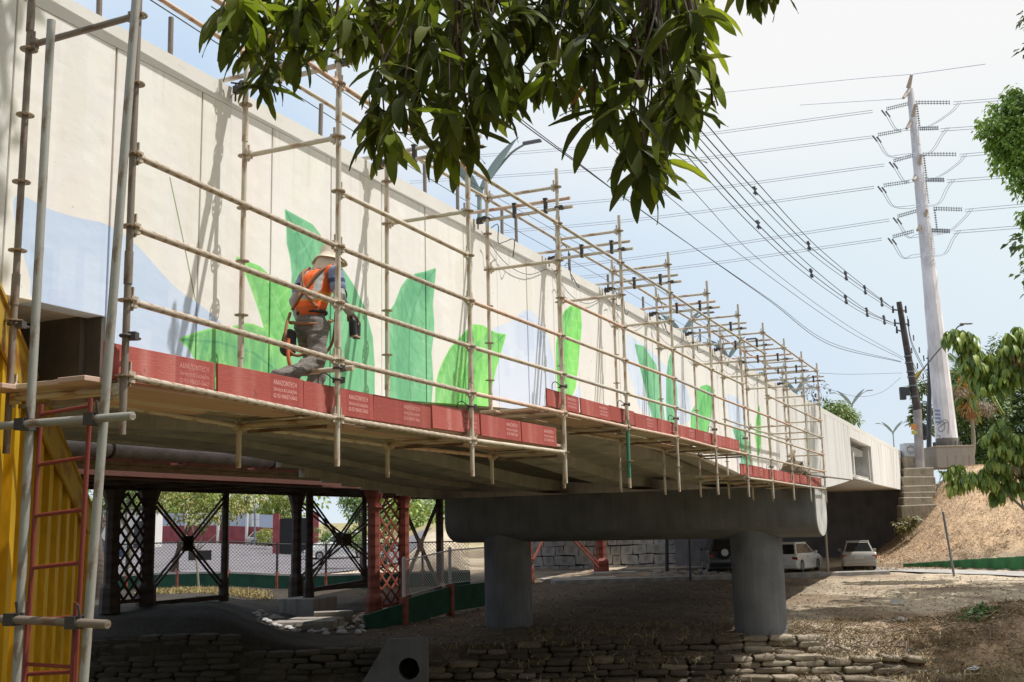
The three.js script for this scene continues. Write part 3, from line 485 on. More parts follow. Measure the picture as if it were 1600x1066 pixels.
    for (let i = 0; i < 240; i++) { c.fillStyle = `rgba(235,205,190,${rr(0.1, 0.5)})`; c.fillRect(rnd() * 1024, rnd() * 256, rr(1, 7), rr(1, 4)); }
    for (let i = 0; i < 9; i++) { const x = rnd() * 1024, g = c.createLinearGradient(x, 0, x + rr(60, 200), 0); g.addColorStop(0, 'rgba(240,215,205,0)'); g.addColorStop(0.5, `rgba(240,215,205,${rr(0.04, 0.16)})`); g.addColorStop(1, 'rgba(240,215,205,0)'); c.fillStyle = g; c.fillRect(x, 0, 200, 256); }
    for (let i = 0; i < 10; i++) { c.fillStyle = `rgba(96,50,40,${rr(0.1, 0.35)})`; c.beginPath(); const x = rnd() * 1024, y = rr(150, 256); c.ellipse(x, y, rr(4, 40), rr(3, 18), rnd(), 0, 7); c.fill(); }
    const dx = [0, -120, 30][wear], al = [0.72, 0.6, 0.5][wear], ink = `rgba(238,212,202,${al})`;
    c.fillStyle = 'rgba(140,56,48,0.42)'; c.fillRect(600 + dx, 0, 370, 256);
    c.fillStyle = ink; c.font = '56px sans-serif'; c.fillText('AMAZONTECH', 640 + dx, 86, 300); c.font = '42px sans-serif'; c.fillText('Serviços & Locações', 640 + dx, 140, 300); c.font = '46px sans-serif'; c.fillText('92-98437-0442', 686 + dx, 196, 254);
    c.lineWidth = 4; c.strokeStyle = ink; c.beginPath(); c.arc(658 + dx, 181, 16, 0, 7); c.stroke(); c.beginPath(); c.arc(658 + dx, 181, 7, 0.6, 3.4); c.stroke();
    for (let i = 0; i < 500 + wear * 600; i++) { c.fillStyle = `rgba(160,76,66,${rr(0.2, 0.8)})`; c.fillRect(rr(620, 960) + dx, rr(30, 205), rr(1, 8), rr(1, 3)); }
    const t2 = new THREE.CanvasTexture(cv); t2.colorSpace = THREE.SRGBColorSpace; t2.anisotropy = 8; return t2;
  };
  const bm = [0, 1, 2].map((i) => mat([1, 1, 1], { map: boardTex(i), roughness: 0.75, ...bump(T.grit, 0.0015, 2) }));
  const board = (s0, s1, y, h, tt, lean = 0, flip) => {
    const g = new RoundedBoxGeometry(s1 - s0, h, 0.02, 1, 0.003); const p = g.attributes.position, n = g.attributes.normal, uv = g.attributes.uv;
    for (let i = 0; i < p.count; i++) { const f = p.getX(i) / (s1 - s0) + 0.5, e = p.getY(i) / h + 0.5; if (Math.abs(n.getZ(i)) > 0.5) uv.setXY(i, f, e); else uv.setXY(i, 0.02, 0.98); }
    g.rotateX(lean); g.rotateZ(rr(-0.008, 0.008)); g.translate((s0 + s1) / 2, y + h / 2, -tt); return part('toe_board', g, bm[Math.floor(rnd() * 3)], t);
  };
  const line = (s0, s1, n, y, h) => { for (let i = 0; i < n; i++) { const a = mix(s0, s1, i / n), b = mix(s0, s1, (i + 1) / n); board(a, b - rr(0.004, 0.05), y + rr(-0.008, 0.012), h, 0.075 + rr(-0.008, 0.012), rr(-0.05, 0.02)); } };
  line(-0.1, 7.45, 7, lv(0) + 0.045, 0.24); line(7.2, 17.5, 9, lv(1) + 0.045, 0.22); line(17.5, 27.6, 9, lv(0) + 0.045, 0.24);
  // toe board clips and wire hooks on the standards
  S.forEach((s, i) => { const y = (i > 2 && i < 8 ? lv(1) : lv(0)) + 0.33; if (i) { clampAt(B(s, y, 0), 1.2); part('wire_hook', path([B(s - 0.03, y, 0.02), B(s - 0.1, y + 0.05, 0.06), B(s - 0.16, y + 0.02, 0.08), B(s - 0.17, y - 0.05, 0.08)], 0.006, 5, 10), M.clampM, t); } });
  clampAt(B(0, lv(0) + 0.34, 0), 0.4); clampAt(B(0, lv(1) + 0.02, BW), 0.4);
  // short stop tube beside the second standard and the long tube lashed to the far end
  part('stop_tube', tube(B(S[1] + 0.06, lv(0) + 0.43, 0.82), B(S[1] + 0.06, lv(0) + 0.43, -0.12), R), M.tube, t); clampAt(B(S[1], lv(0) + 0.43, 0), 0.9);
  part('end_tube', tube(B(25.4, lv(0) + 0.33, 0.05), B(31.5, lv(0) + 0.36, -0.25), R), M.tubeDark, t);
  // loose wires tied round the tie tubes
  for (let i = 3; i < 9; i++) { const s = S[i] + 0.1, pts = []; for (let k = 0; k < 7; k++) pts.push(B(s + rr(-0.05, 0.35) + k * 0.12, 6.35 + Math.sin(k * 2.1) * 0.12 - k * 0.03, WT - 0.1 - rr(0, 0.12))); part('tie_wire', path(pts, 0.007, 5, 30), M.wire, t); if (i % 2 === 0) { const q = []; for (let k = 0; k < 12; k++) q.push(B(s + 0.5 + 0.12 * Math.cos(k * 0.6), 6.6 + 0.13 * Math.sin(k * 0.6) + 0.01 * k, WT - 0.14 + 0.015 * k)); part('wire_coil', path(q, 0.008, 5, 40), M.wire, t); } }
  for (let i = 3; i < 10; i++) part('hanging_wire', path([B(S[i] + 0.2, 6.3, WT - 0.03), B(S[i] + 0.9, 6.02, WT - 0.04), B(S[i] + 1.7, 6.0, WT - 0.035), B(S[i] + 2.5, 6.25, WT - 0.03)], 0.005, 5, 20), M.wire, t);
}
{ // bundle of dry rags on the far platform
  const o = thing('rag_bundle', 'brown bundle of dry sacking standing on the far scaffold platform against the wall', 'bundle', B(26.4, 3.26, 0.62));
  const g = new THREE.SphereGeometry(0.34, 26, 20), p = g.attributes.position; for (let i = 0; i < p.count; i++) { const x = p.getX(i), y = p.getY(i), z = p.getZ(i), n = 1 + 0.5 * (fbm(x * 5 + 3, y * 5, z * 5, 4) - 0.4); p.setXYZ(i, x * n * 1.15, (y + 0.34) * n * (x < 0 ? 1.05 : 0.8), z * n); } g.computeVertexNormals();
  part('sack', boxUV(g), mat([0.40, 0.31, 0.2], { map: rep(T.grit, 5), ...bump(T.grit, 0.04, 6) }), o);
  const k = []; for (let i = 0; i < 40; i++) { const a = rnd() * 7, y = rr(0.05, 0.7), r = 0.36; k.push(path([V(Math.cos(a) * r, y, Math.sin(a) * r), V(Math.cos(a + 0.3) * (r + 0.08), y + rr(-0.2, 0.1), Math.sin(a + 0.3) * (r + 0.08)), V(Math.cos(a + 0.6) * r, y - rr(0, 0.3), Math.sin(a + 0.6) * r)], 0.007, 4, 5)); }
  part('straw', k, M.straw, o, true);
  part('knot', [path([V(0, 0.62, 0), V(-0.06, 0.8, 0.02), V(0.02, 0.98, 0), V(0.12, 1.0, 0.02)], 0.06, 6, 10)], mat([0.30, 0.22, 0.14]), o);
}
{ // upright access tubes with red ladder in front of the scaffold
  const R = 0.0243, X = -0.6, tA = -0.44, tB = 0.14;
  const fr = thing('access_frame', 'pair of tall galvanised tubes at the near end of the scaffold with two crosswise tubes', 'tube frame');
  part('upright_tube', tube(B(X, -0.2, tA + 0.14), B(X, 6.6, tA - 0.18), 0.0262, 0.0262, 14), M.galv, fr);
  part('upright_tube', tube(B(X, -0.2, tB), B(X, 5.51, tB), 0.0262, 0.0262, 14), M.galv, fr);
  for (const [l, r, up] of [[[-30, 668], [207, 650], 0], [[-30, 966], [168, 976], 1]]) {
    const a = onS(l[0], l[1], X - 0.055), b = onS(r[0], r[1], X - 0.055); const d = b.clone().sub(a).normalize();
    part('cross_tube', [tube(a, b, R, R, 14), tube(b.clone().addScaledVector(d, -0.002), b.clone().addScaledVector(d, 0.001), R * 0.8, R * 0.8, 14)], up ? M.tubeDark : M.galv, fr);
    for (const tt of [tA + 0.0 + (up ? 0.1 : 0.03), tB]) { const f = (tt + a.z) / (a.z - b.z), q = a.clone().lerp(b, (a.z + tt) / (a.z - b.z)); const g = [box(0.12, 0.07, 0.075, q.x + 0.03, q.y, q.z), tube(V(q.x, q.y + 0.02, q.z + 0.05), V(q.x - 0.02, q.y + 0.1, q.z + 0.05), 0.008), new THREE.TorusGeometry(0.033, 0.011, 6, 12).rotateX(Math.PI / 2).translate(X, q.y, q.z)]; part('coupler', g, M.clampM, fr); }
  }
  const lad = thing('red_ladder', 'red painted steel ladder tied between the two galvanised tubes', 'ladder');
  const lx = X + 0.04;
  const rail = (t0, b0) => { const a = onS(t0[0], t0[1], lx), b = onS(b0[0], b0[1], lx), d = b.clone().sub(a).normalize(); return [a, b.clone().addScaledVector(d, 2.2)]; };
  const [a1, b1] = rail([64, 632], [39, 1066]), [a2, b2] = rail([141, 622], [116, 1066]);
  part('ladder_rail', tube(a1, b1, 0.0145), M.ladderRed, lad); part('ladder_rail', tube(a2, b2, 0.0145), M.ladderRed, lad);
  const len = a1.y - b1.y; for (let k = 0; k < 12; k++) { const f = 0.012 + k * 0.079; part('rung', tube(a1.clone().lerp(b1, f + 0.004), a2.clone().lerp(b2, f), 0.0125), M.ladderRed, lad); }
  { const a = onS(44, 940, lx - 0.05), b = onS(118, 942, lx - 0.05); part('lower_stile', [tube(a, a.clone().add(V(0, -1.6, -0.02)), 0.013), tube(b, b.clone().add(V(0, -1.6, -0.02)), 0.013), tube(a.clone().add(V(0, -0.35, 0)), b.clone().add(V(0, -0.35, 0)), 0.011)], M.ladderRed, lad); }
}
{ // yellow ribbed steel side panel under the near end of the bridge
  const t = thing('yellow_panel', 'yellow ribbed steel panel with sloping top flange at the near end of the bridge', 'steel panel');
  const A = L(-3.72, 3.80, 7.9), Bp = L(-4.73, 2.68, 12.0), far = Bp.clone().sub(A), n = V(-far.z, 0, far.x).normalize(); if (n.dot(V(camera.position.x - A.x, 0, camera.position.z - A.z)) < 0) n.negate();
  const A0 = A.clone().lerp(Bp, -0.25), P = (f, y, o = 0) => { const q = A0.clone().lerp(Bp, f); o -= 0.1; return V(q.x + n.x * o, y === null ? q.y : y, q.z + n.z * o); };
  const quad = (a, b, c, d) => { const g = new THREE.BufferGeometry(); g.setAttribute('position', new THREE.Float32BufferAttribute([a, b, c, a, c, d].flatMap((v) => [v.x, v.y, v.z]), 3)); g.computeVertexNormals(); return boxUV(g); };
  const slab = (f0, f1, o0, o1, yl, cut = 0.0) => { const g = [], p = (f, o, top) => { const q = P(f, null, o); return top ? V(q.x, q.y - cut, q.z) : V(q.x, yl, q.z); };
    g.push(quad(p(f0, o1, 0), p(f1, o1, 0), p(f1, o1, 1), p(f0, o1, 1)), quad(p(f0, o0, 0), p(f0, o1, 0), p(f0, o1, 1), p(f0, o0, 1)), quad(p(f1, o1, 0), p(f1, o0, 0), p(f1, o0, 1), p(f1, o1, 1)), quad(p(f1, o0, 0), p(f0, o0, 0), p(f0, o0, 1), p(f1, o0, 1)), quad(p(f0, o0, 1), p(f0, o1, 1), p(f1, o1, 1), p(f1, o0, 1))); return g; };
  part('web_plate', slab(0, 1, -0.03, 0, -3.2, 0.12), M.yellow, t);
  for (let i = 0; i < 10; i++) { const f = 0.03 + i * 0.1; part('rib', slab(f, f + 0.035, 0, 0.15, -3.2, 0.2), M.yellow, t); }
  part('end_post', slab(0.985, 1.01, -0.05, 0.18, -3.2, 0.05), M.yellow, t);
  const u = bar(P(0, null, 0.07).add(V(0, -0.08, 0)), P(1.01, null, 0.07).add(V(0, -0.08, 0)), 0.26, 0.03), w = bar(P(0, null, 0.17).add(V(0, -0.24, 0)), P(1.01, null, 0.17).add(V(0, -0.24, 0)), 0.022, 0.3);
  part('top_flange', [u, w], M.yellowShaded, t);
}
// ---------------------------------------------------------------- old iron bridge behind the viaduct
{
  const t = thing('iron_bridge', 'old red iron bridge on lattice braced columns behind the white viaduct', 'bridge');
  const YU = 3.72, tf = 15.65, tr = 20.2;
  const sOf = (px, tt) => onT(px, 840, tt).x;
  const octo = (s, tt, y0, y1, r, m, fancy) => {
    const g = [tube(B(s, y0 + 0.9, tt), B(s, fancy ? y1 - 0.55 : y1 + 0.05, tt), r, r, 8)];
    g.push(tube(B(s, y0, tt), B(s, y0 + 0.75, tt), r * 1.5, r * 1.4, 8), tube(B(s, y0 + 0.75, tt), B(s, y0 + 0.9, tt), r * 1.4, r, 8));
    if (fancy) g.push(tube(B(s, y1 - 0.62, tt), B(s, y1 - 0.55, tt), r * 1.3, r * 1.3, 8), tube(B(s, y1 - 0.55, tt), B(s, y1 - 0.45, tt), r, r * 1.1, 8), tube(B(s, y1 - 0.45, tt), B(s, y1, tt), r * 1.1, r * 1.75, 8));
    return part('column', g.map((q) => toCreasedNormals(q, 0.3)), m, t);
  };
  const base = (s, tt, y, w, h) => part('column_base', rbox(w, h, w, 0.04, s, y + h / 2, -tt), M.block, t);
  const lattice = (s0, t0, s1, t1, y0, y1, m, nx = 2, ny = 7) => {
    const at2 = (f, y) => B(mix(s0, s1, f), y, mix(t0, t1, f)), w = Math.hypot(s1 - s0, t1 - t0), h = (y1 - y0) / ny;
    for (let i = -nx; i < ny; i++) for (const sg of [1, -1]) {
      let ya = y0 + i * h, yb = ya + h * nx, fa = 0, fb = 1; if (yb <= y0 || ya >= y1) continue;
      if (ya < y0) { fa = (y0 - ya) / (yb - ya); ya = y0; } if (yb > y1) { fb = fa + (1 - fa) * (y1 - ya) / (yb - ya); yb = y1; }
      const A = sg > 0 ? at2(fa, ya) : at2(1 - fa, ya), Bq = sg > 0 ? at2(fb, yb) : at2(1 - fb, yb); part('lattice_bar', bar(A, Bq, 0.02 + (sg > 0 ? 0 : 0.012), 0.085), m, t);
    }
    part('lattice_tie', bar(at2(0, y0 - 0.05), at2(1, y0 - 0.05), 0.05, 0.12), m, t);
  };
  const cross = (s0, t0, s1, t1, y0, y1, m) => {
    for (const [a, b] of [[y0, y1], [y1, y0]]) for (const o of [-0.09, 0.09]) part('brace', bar(B(s0, a + o, t0), B(s1, b + o, t1), 0.05, 0.06), m, t);
    part('gusset', box(0.5, 0.5, 0.05, (s0 + s1) / 2, (y0 + y1) / 2, -(t0 + t1) / 2, Math.atan2(t1 - t0, s1 - s0)), m, t); part('tie_beam', bar(B(s0, y0 - 0.3, t0), B(s1, y0 - 0.3, t1), 0.1, 0.16), m, t);
  };
  // rear row, left pier
  const a1 = sOf(175, tr), a2 = sOf(231, tr), a3 = sOf(351, tr);
  octo(a1, tr, 0, YU, 0.21, M.ironDark, 1); octo(a2, tr, 0, YU, 0.21, M.ironDark, 1); octo(a3, tr, 0, YU, 0.12, M.ironDark, 0);  // same red iron as the front pair; shade put into a darker colour
  lattice(a1 + 0.15, tr, a2 - 0.15, tr, 0.35, YU - 0.1, M.ironDark, 3, 7); cross(a2, tr, a3, tr, 0.45, YU - 0.15, M.ironDark);
  // middle pier: the lit front pair and the thin rear posts
  const b1 = sOf(584, tf), b2 = sOf(631, tf), b3 = sOf(687, tf + 0.6), b4 = sOf(483, tr - 1.5), b5 = sOf(463, tr + 0.2), b6 = sOf(569, tr);
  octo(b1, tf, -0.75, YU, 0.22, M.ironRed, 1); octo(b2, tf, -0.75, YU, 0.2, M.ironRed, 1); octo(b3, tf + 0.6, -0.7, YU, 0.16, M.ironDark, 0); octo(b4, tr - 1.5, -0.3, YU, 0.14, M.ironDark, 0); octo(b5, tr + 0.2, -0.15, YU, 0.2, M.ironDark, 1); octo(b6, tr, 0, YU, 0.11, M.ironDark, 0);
  base(b4, tr - 1.5, -1.2, 1.5, 1.15); base(b1, tf, -1.1, 0.8, 0.5); base(b2, tf, -1.1, 0.8, 0.5);
  lattice(b1 + 0.12, tf + 0.12, b2 - 0.12, tf + 0.12, -0.3, YU - 0.1, M.ironRed, 3, 8);
  cross(b4, tr - 1.5, b6, tr, 0.5, YU - 0.2, M.ironDark); cross(b5, tr + 0.2, b6 + 0.8, tr - 0.9, 0.4, YU - 0.2, M.ironDark); cross(b2, tf + 0.2, b3, tf + 0.6, -0.1, YU - 0.2, M.ironDark);
  // far pier, seen beneath the cross beam
  const c1 = sOf(938, tf), c2 = sOf(827, tf + 0.5); octo(c1, tf, -0.3, YU, 0.3, M.ironRed, 1); octo(c2, tf + 0.5, -0.3, YU, 0.14, M.ironRed, 0);
  for (const o of [-0.12, 0.12]) part('brace', bar(B(c1 - 0.1, 0.1 + o, tf), B(sOf(868, tf), 2.75 + o, tf), 0.06, 0.07), M.ironRed, t); part('brace', bar(B(sOf(832, tf), 0.8, tf), B(sOf(868, tf), 2.75, tf), 0.06, 0.12), M.ironRed, t);
  const s0 = -2, s1 = 66;
  part('edge_girder', [bbox(s0, s1, YU, YU + 0.06, 15.3, 15.8), bbox(s0, s1, YU + 0.06, 4.3, 15.5, 15.54), bbox(s0, s1, 4.3, 4.34, 15.34, 15.7)], mat([0.13, 0.055, 0.04], { map: rep(T.rust, 0.7) }), t);
  part('pipe_ledge_cover', [bbox(s0, 24.4, 3.93, 4.0, 13.86, 15.29), bbox(s0, 24.4, 3.8, 3.925, 13.9, 13.96)], mat([0.50, 0.40, 0.31], { map: rep(T.soil, 0.6) }), t);  // lit ledge under the pipe, widened to keep sun off the ground below
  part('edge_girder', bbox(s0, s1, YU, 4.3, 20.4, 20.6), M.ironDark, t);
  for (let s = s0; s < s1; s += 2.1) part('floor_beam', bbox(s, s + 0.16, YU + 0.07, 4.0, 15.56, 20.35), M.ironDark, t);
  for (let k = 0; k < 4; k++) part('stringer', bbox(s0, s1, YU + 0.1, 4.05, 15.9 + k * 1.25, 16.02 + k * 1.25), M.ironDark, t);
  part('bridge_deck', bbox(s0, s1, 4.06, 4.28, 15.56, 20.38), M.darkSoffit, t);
  for (let s = 1; s < 44; s += 3.05) part('pipe_bracket', [box(0.14, 0.3, 0.1, s, 4.2, -13.95), box(0.14, 0.06, 0.6, s, 4.05, -13.95)], M.ironRed, t);
  const pp = thing('water_pipe', 'thick grey pipe running along the edge of the iron bridge', 'pipe');
  part('pipe_run', [tube(B(-3, 4.26, 13.72), B(44, 4.26, 13.72), 0.19, 0.19, 20)], M.pipe, pp); for (let s = 1.5; s < 44; s += 6) part('pipe_collar', tube(B(s, 4.26, 13.72), B(s + 0.07, 4.26, 13.72), 0.215, 0.215, 20), M.ironDark, pp);
}
// ---------------------------------------------------------------- fences
function chain(f, x0, x1, y0, y1, pitch, r) {                                               // diamond mesh between f(x, y) -> point
  const g = [], h = y1 - y0; for (let x = x0 - h; x < x1; x += pitch) for (const sg of [1, -1]) {
    let xa = x, xb = x + h, ya = y0, yb = y1; if (xa < x0) { ya += (x0 - xa); xa = x0; } if (xb > x1) { yb -= (xb - x1); xb = x1; } if (xb - xa < 0.02) continue;
    const a = sg > 0 ? f(xa, ya) : f(x0 + x1 - xa, ya), b = sg > 0 ? f(xb, yb) : f(x0 + x1 - xb, yb); g.push(tube(a, b, r, r, 4, true));
  } return g;
}
{
  const t = thing('white_fence', 'white chain link fence on a dark green low wall beside the iron columns', 'fence');
  const Q = [[570, 36.6, -1.02], [628, 37.4, -0.72], [698, 39.8, -0.45], [762, 42, -0.4]].map(([px, d, y]) => ({ u: (px - 800) / 1700 * d * 1.01, d, y }));
  for (let i = 0; i < 3; i++) {
    const a = Q[i], b = Q[i + 1], len = Math.hypot(b.u - a.u, b.d - a.d), f = (x, y) => L(mix(a.u, b.u, x / len), mix(a.y, b.y, x / len) + y, mix(a.d, b.d, x / len));
    part('low_wall', bar(f(0.003, 0.28), f(len - 0.003, 0.28), 0.14, i ? 0.86 : 0.62), M.greenDark, t);
    if (!i) continue;
    part('mesh', chain(f, 0.06, len - 0.06, 0.84, 1.98, 0.115, 0.008), M.whitePaint, t, true);
    part('top_rail', tube(f(0, 1.99), f(len, 1.99), 0.024), M.whitePaint, t); part('bottom_rail', tube(f(0, 0.83), f(len, 0.83), 0.014), M.whitePaint, t);
  }
  for (const [i, q] of Q.entries()) if (i) { part('fence_post', [tube(L(q.u, q.y + 0.7, q.d), L(q.u, q.y + 2.05, q.d), 0.06), new THREE.SphereGeometry(0.06, 10, 8).translate(...L(q.u, q.y + 2.06, q.d).toArray())], M.whitePaint, t); part('post_base', rbox(0.24, 1.1, 0.24, 0.02, ...L(q.u, q.y + 0.25, q.d).toArray()), M.ironRed, t); }
}
{
  const t = thing('street_fence', 'dark chain link fence on a low green wall between yard and street', 'fence');
  const u0 = -22, u1 = -2.2, D = (u) => 49.5 + (u + 22) * 0.12, f = (x, y) => L(u0 + x, gh(u0 + x, D(u0 + x)) + y, D(u0 + x));
  const n = 9, W = (u1 - u0) / n;
  for (let i = 0; i < n; i++) { const a = i * W, b = a + W; part('low_wall', bar(f(a + 0.004, 0.28), f(b - 0.004, 0.28), 0.15, 0.62), M.greenDark, t); part('wall_coping', bar(f(a + 0.004, 0.63), f(b - 0.004, 0.63), 0.2, 0.09), M.pavement, t); part('mesh', chain((x, y) => f(a + x, y), 0.03, W - 0.03, 0.72, 2.0, 0.16, 0.009), M.fenceDark, t, true); part('top_rail', tube(f(a, 2.0), f(b, 2.0), 0.03), M.fenceDark, t); part('fence_post', tube(f(a, 0.2), f(a, 2.05), 0.055), i % 3 ? M.fenceDark : M.ironDark, t); part('post_base', rbox(0.2, 0.75, 0.2, 0.02, ...f(a, 0.35).toArray()), M.ironRed, t); }
  const sg = thing('dark_board', 'dark blank board hung on the chain link fence', 'board'); const c = at(312, 868, D((312 - 800) / 1700 * 50) - 0.12); part('panel', rbox(1.05, 0.44, 0.04, 0.01, c.x, c.y, c.z, YAW - Math.PI / 2), M.fenceDark, sg); part('hanger', [tube(c.clone().add(V(0.02, 0.2, 0.0)), c.clone().add(V(0.06, 0.55, 0)), 0.012)], M.fenceDark, sg);
}
// ---------------------------------------------------------------- stone retaining wall, with each stone of its own
{
  const t = thing('stone_wall', 'pale rubble stone retaining wall seen beneath the pier beam', 'retaining wall');
  const p = (u, y, o = 0) => L(u, y, 64 + o); part('mortar_core', bar(p(-0.5, 1.1, 0.3), p(10.4, 1.1, 0.3), 0.3, 3.4), M.mortar, t);
  const ang = YAW - Math.PI / 2; let y = -0.5; for (let r = 0; r < 6; r++) { let u = -0.4 + rr(0, 0.3); const h = rr(0.42, 0.66); while (u < 10.2) { const w = rr(0.45, 1.25), g = rbox(w - 0.022, h - 0.022, 0.3, 0.04, 0, 0, 0), q = g.attributes.position, a = rr(-0.09, 0.09), b = rr(-0.14, 0.14); for (let i = 0; i < q.count; i++) { const X = q.getX(i), Y = q.getY(i); q.setXY(i, X + Y * b, Y + X * a); } g.rotateY(ang); const c = p(u + w / 2, y + h / 2 + rr(-0.03, 0.03), rr(0.02, 0.08)); g.translate(c.x, c.y, c.z); part('stone', g, rnd() < 0.5 ? M.stone : M.stoneB, t); u += w; } y += h; }
}
{ // broken slabs and debris in the yard
  const sl = (px, py, d, w, h, dd, ry, name, label, m, cat, grp) => { const c = at(px, py, d); const o = thing(name, label, cat, V(c.x, gh(...toL(c)) , c.z), ry, grp); const g = rbox(w, h, dd, 0.03, 0, h / 2 - 0.04, 0), q = g.attributes.position; for (let i = 0; i < q.count; i++) { const k = noise3(q.getX(i) * 3 + px, q.getY(i) * 3, q.getZ(i) * 3) - 0.5; q.setXYZ(i, q.getX(i) + k * 0.25 * w * 0.3, q.getY(i) + k * 0.06, q.getZ(i) + k * 0.2); } g.computeVertexNormals(); part('slab_top', g, m, o); return o; };
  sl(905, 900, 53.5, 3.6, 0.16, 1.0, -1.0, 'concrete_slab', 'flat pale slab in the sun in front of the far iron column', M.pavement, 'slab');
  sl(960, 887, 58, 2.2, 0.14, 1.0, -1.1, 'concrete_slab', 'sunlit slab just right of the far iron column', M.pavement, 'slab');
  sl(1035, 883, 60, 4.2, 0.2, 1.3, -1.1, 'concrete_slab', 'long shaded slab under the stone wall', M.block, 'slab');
  sl(520, 955, 38, 1.3, 0.45, 0.6, -1.0, 'stone_step', 'broken stone step, topmost of the sunlit steps', M.block, 'step'); sl(495, 970, 37.2, 1.7, 0.34, 0.7, -1.2, 'stone_step', 'broken stone step in the middle of the sunlit steps', M.block, 'step'); sl(470, 985, 36.4, 2.2, 0.28, 0.8, -1.1, 'stone_step', 'broken stone step at the foot of the sunlit steps', M.block, 'step');
  const g = [], g2 = []; const add = (list, px, py, d, r) => { const c = at(px, py, d), [u, dd] = toL(c), k = new THREE.IcosahedronGeometry(r, 1), q = k.attributes.position; const sx = rr(0.6, 1.4), sz = rr(0.6, 1.4), ph = rnd() * 50; for (let i = 0; i < q.count; i++) { const n = 0.75 + 0.5 * noise3(q.getX(i) / r + ph, q.getY(i) / r, q.getZ(i) / r); q.setXYZ(i, q.getX(i) * sx * n, q.getY(i) * 0.6 * n, q.getZ(i) * sz * n); } k.computeVertexNormals(); k.translate(c.x, gh(u, dd) + r * 0.25, c.z); list.push(boxUV(k)); };
  for (let i = 0; i < 260; i++) { const d = rr(52, 62); add(g, rr(1020, 1150), 880, d, rr(0.05, 0.2)); } for (let i = 0; i < 420; i++) { const d = rr(32.6, 50); add(g, rr(640, 1600), 900, d, rr(0.015, 0.05)); } for (let i = 0; i < 140; i++) add(g2, rr(400, 570), 960, rr(35, 38.5), rr(0.04, 0.14));
  tag(part('rubble', g, M.block, scene, true), 'loose stones and rubble scattered over the dirt yard', 'rubble'); tag(part('rubble_001', g2, M.stone, scene, true), 'broken stones lying round the sunlit steps', 'rubble');
}
// ---------------------------------------------------------------- sandbag terraces
{
  const shapes = [0, 1, 2, 3].map((k) => { const g = mergeVertices(new THREE.SphereGeometry(1, 12, 8)), p = g.attributes.position; for (let i = 0; i < p.count; i++) { let x = p.getX(i), y = p.getY(i), z = p.getZ(i); const sq = (v, e) => Math.sign(v) * Math.pow(Math.abs(v), e); x = sq(x, 0.34); y = sq(y, 0.5); z = sq(z, 0.6); const n = 1 + 0.32 * (noise3(x * 2 + k * 9, y * 2, z * 2) - 0.5) + 0.12 * (noise3(x * 5 + k * 9, y * 4, z * 5) - 0.5) + (Math.abs(x) > 0.8 ? -0.08 : 0); p.setXYZ(i, x * n, y * n + (noise3(x * 3, k, z * 3) - 0.5) * 0.12, z * n); } g.computeVertexNormals(); return boxUV(g.toNonIndexed(), 0.5); });
  const wall = (name, label, rows, m, stuffAll) => {
    const t = thing(name, label, 'sandbag wall'); const rest = [], one = []; let n = 0;
    for (const [u0, u1, d, y, wonky] of rows) { let u = u0 + rr(-0.3, 0); while (u < u1) {
      const w = rr(0.5, 0.92), r = wonky ? wonky(u) : 0; if (r > 0.97) { u += w; continue; }
      const g = shapes[Math.floor(rnd() * 4)], c = L(u + w / 2, y + 0.078 + rr(-0.025, 0.02) + 0.03 * Math.sin(u * 1.3 + d * 9) - r * 0.25, d + rr(-0.06, 0.06) + r * rr(-0.5, 0.3));
      const o = new THREE.Mesh(g, m(u)); o.position.copy(c); o.scale.set(w / 2 + 0.02, rr(0.08, 0.1), rr(0.2, 0.28)); o.rotation.set(r * rr(-0.4, 0.4), -(Math.PI / 2 - YAW) + rr(-0.06, 0.06) + r * rr(-0.8, 0.8), r * rr(-0.5, 0.5) + rr(-0.03, 0.03));
      if (!stuffAll && n < 300) { shade(o); o.name = 'sandbag'; t.add(o); n++; } else { o.updateMatrix(); const q = g.clone(); q.applyMatrix4(o.matrix); rest.push(q); }
      u += w; } }
    if (rest.length) part('sandbags', rest, m(-99), t, true);
  };
  const tier = (y1, d, n, u0, u1, w) => { const out = []; for (let k = 0; k < n; k++) out.push([u0, u1, d + k * 0.05, y1 - 0.152 * (n - k), w]); return out; };
  const loose = (a, b) => (u) => clamp(sstep(a, b, u) + sstep(a - 4, b, u) * (rnd() - 0.4));
  wall('sandbag_terrace', 'stepped terraces of old sandbags below the right hand pier column', [...tier(-0.93, 31.98, 3, -1.4, 9.2, loose(7.4, 10)), ...tier(-1.36, 31.2, 3, -2.5, 11, loose(8.4, 12)), ...tier(-1.84, 30.5, 5, -2.8, 11.4, loose(8, 12))], (u) => u < 5.5 && rnd() < 0.85 ? M.bagShaded : u < 5.5 || rnd() < 0.5 ? M.bag : M.bagPale);
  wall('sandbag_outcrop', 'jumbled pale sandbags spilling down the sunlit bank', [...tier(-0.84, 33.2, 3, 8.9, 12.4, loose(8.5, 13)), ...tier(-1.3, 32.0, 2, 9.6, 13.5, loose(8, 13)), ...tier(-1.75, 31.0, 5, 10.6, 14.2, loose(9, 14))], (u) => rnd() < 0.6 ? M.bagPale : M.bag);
  wall('sandbag_revetment', 'dark shaded wall of sandbags lining the stream under the bridge', [...tier(-0.52, 30.95, 14, -13.5, -8.2, null), ...tier(-0.98, 31.1, 11, -8.4, -4.0, null)], () => M.bagShaded);
}
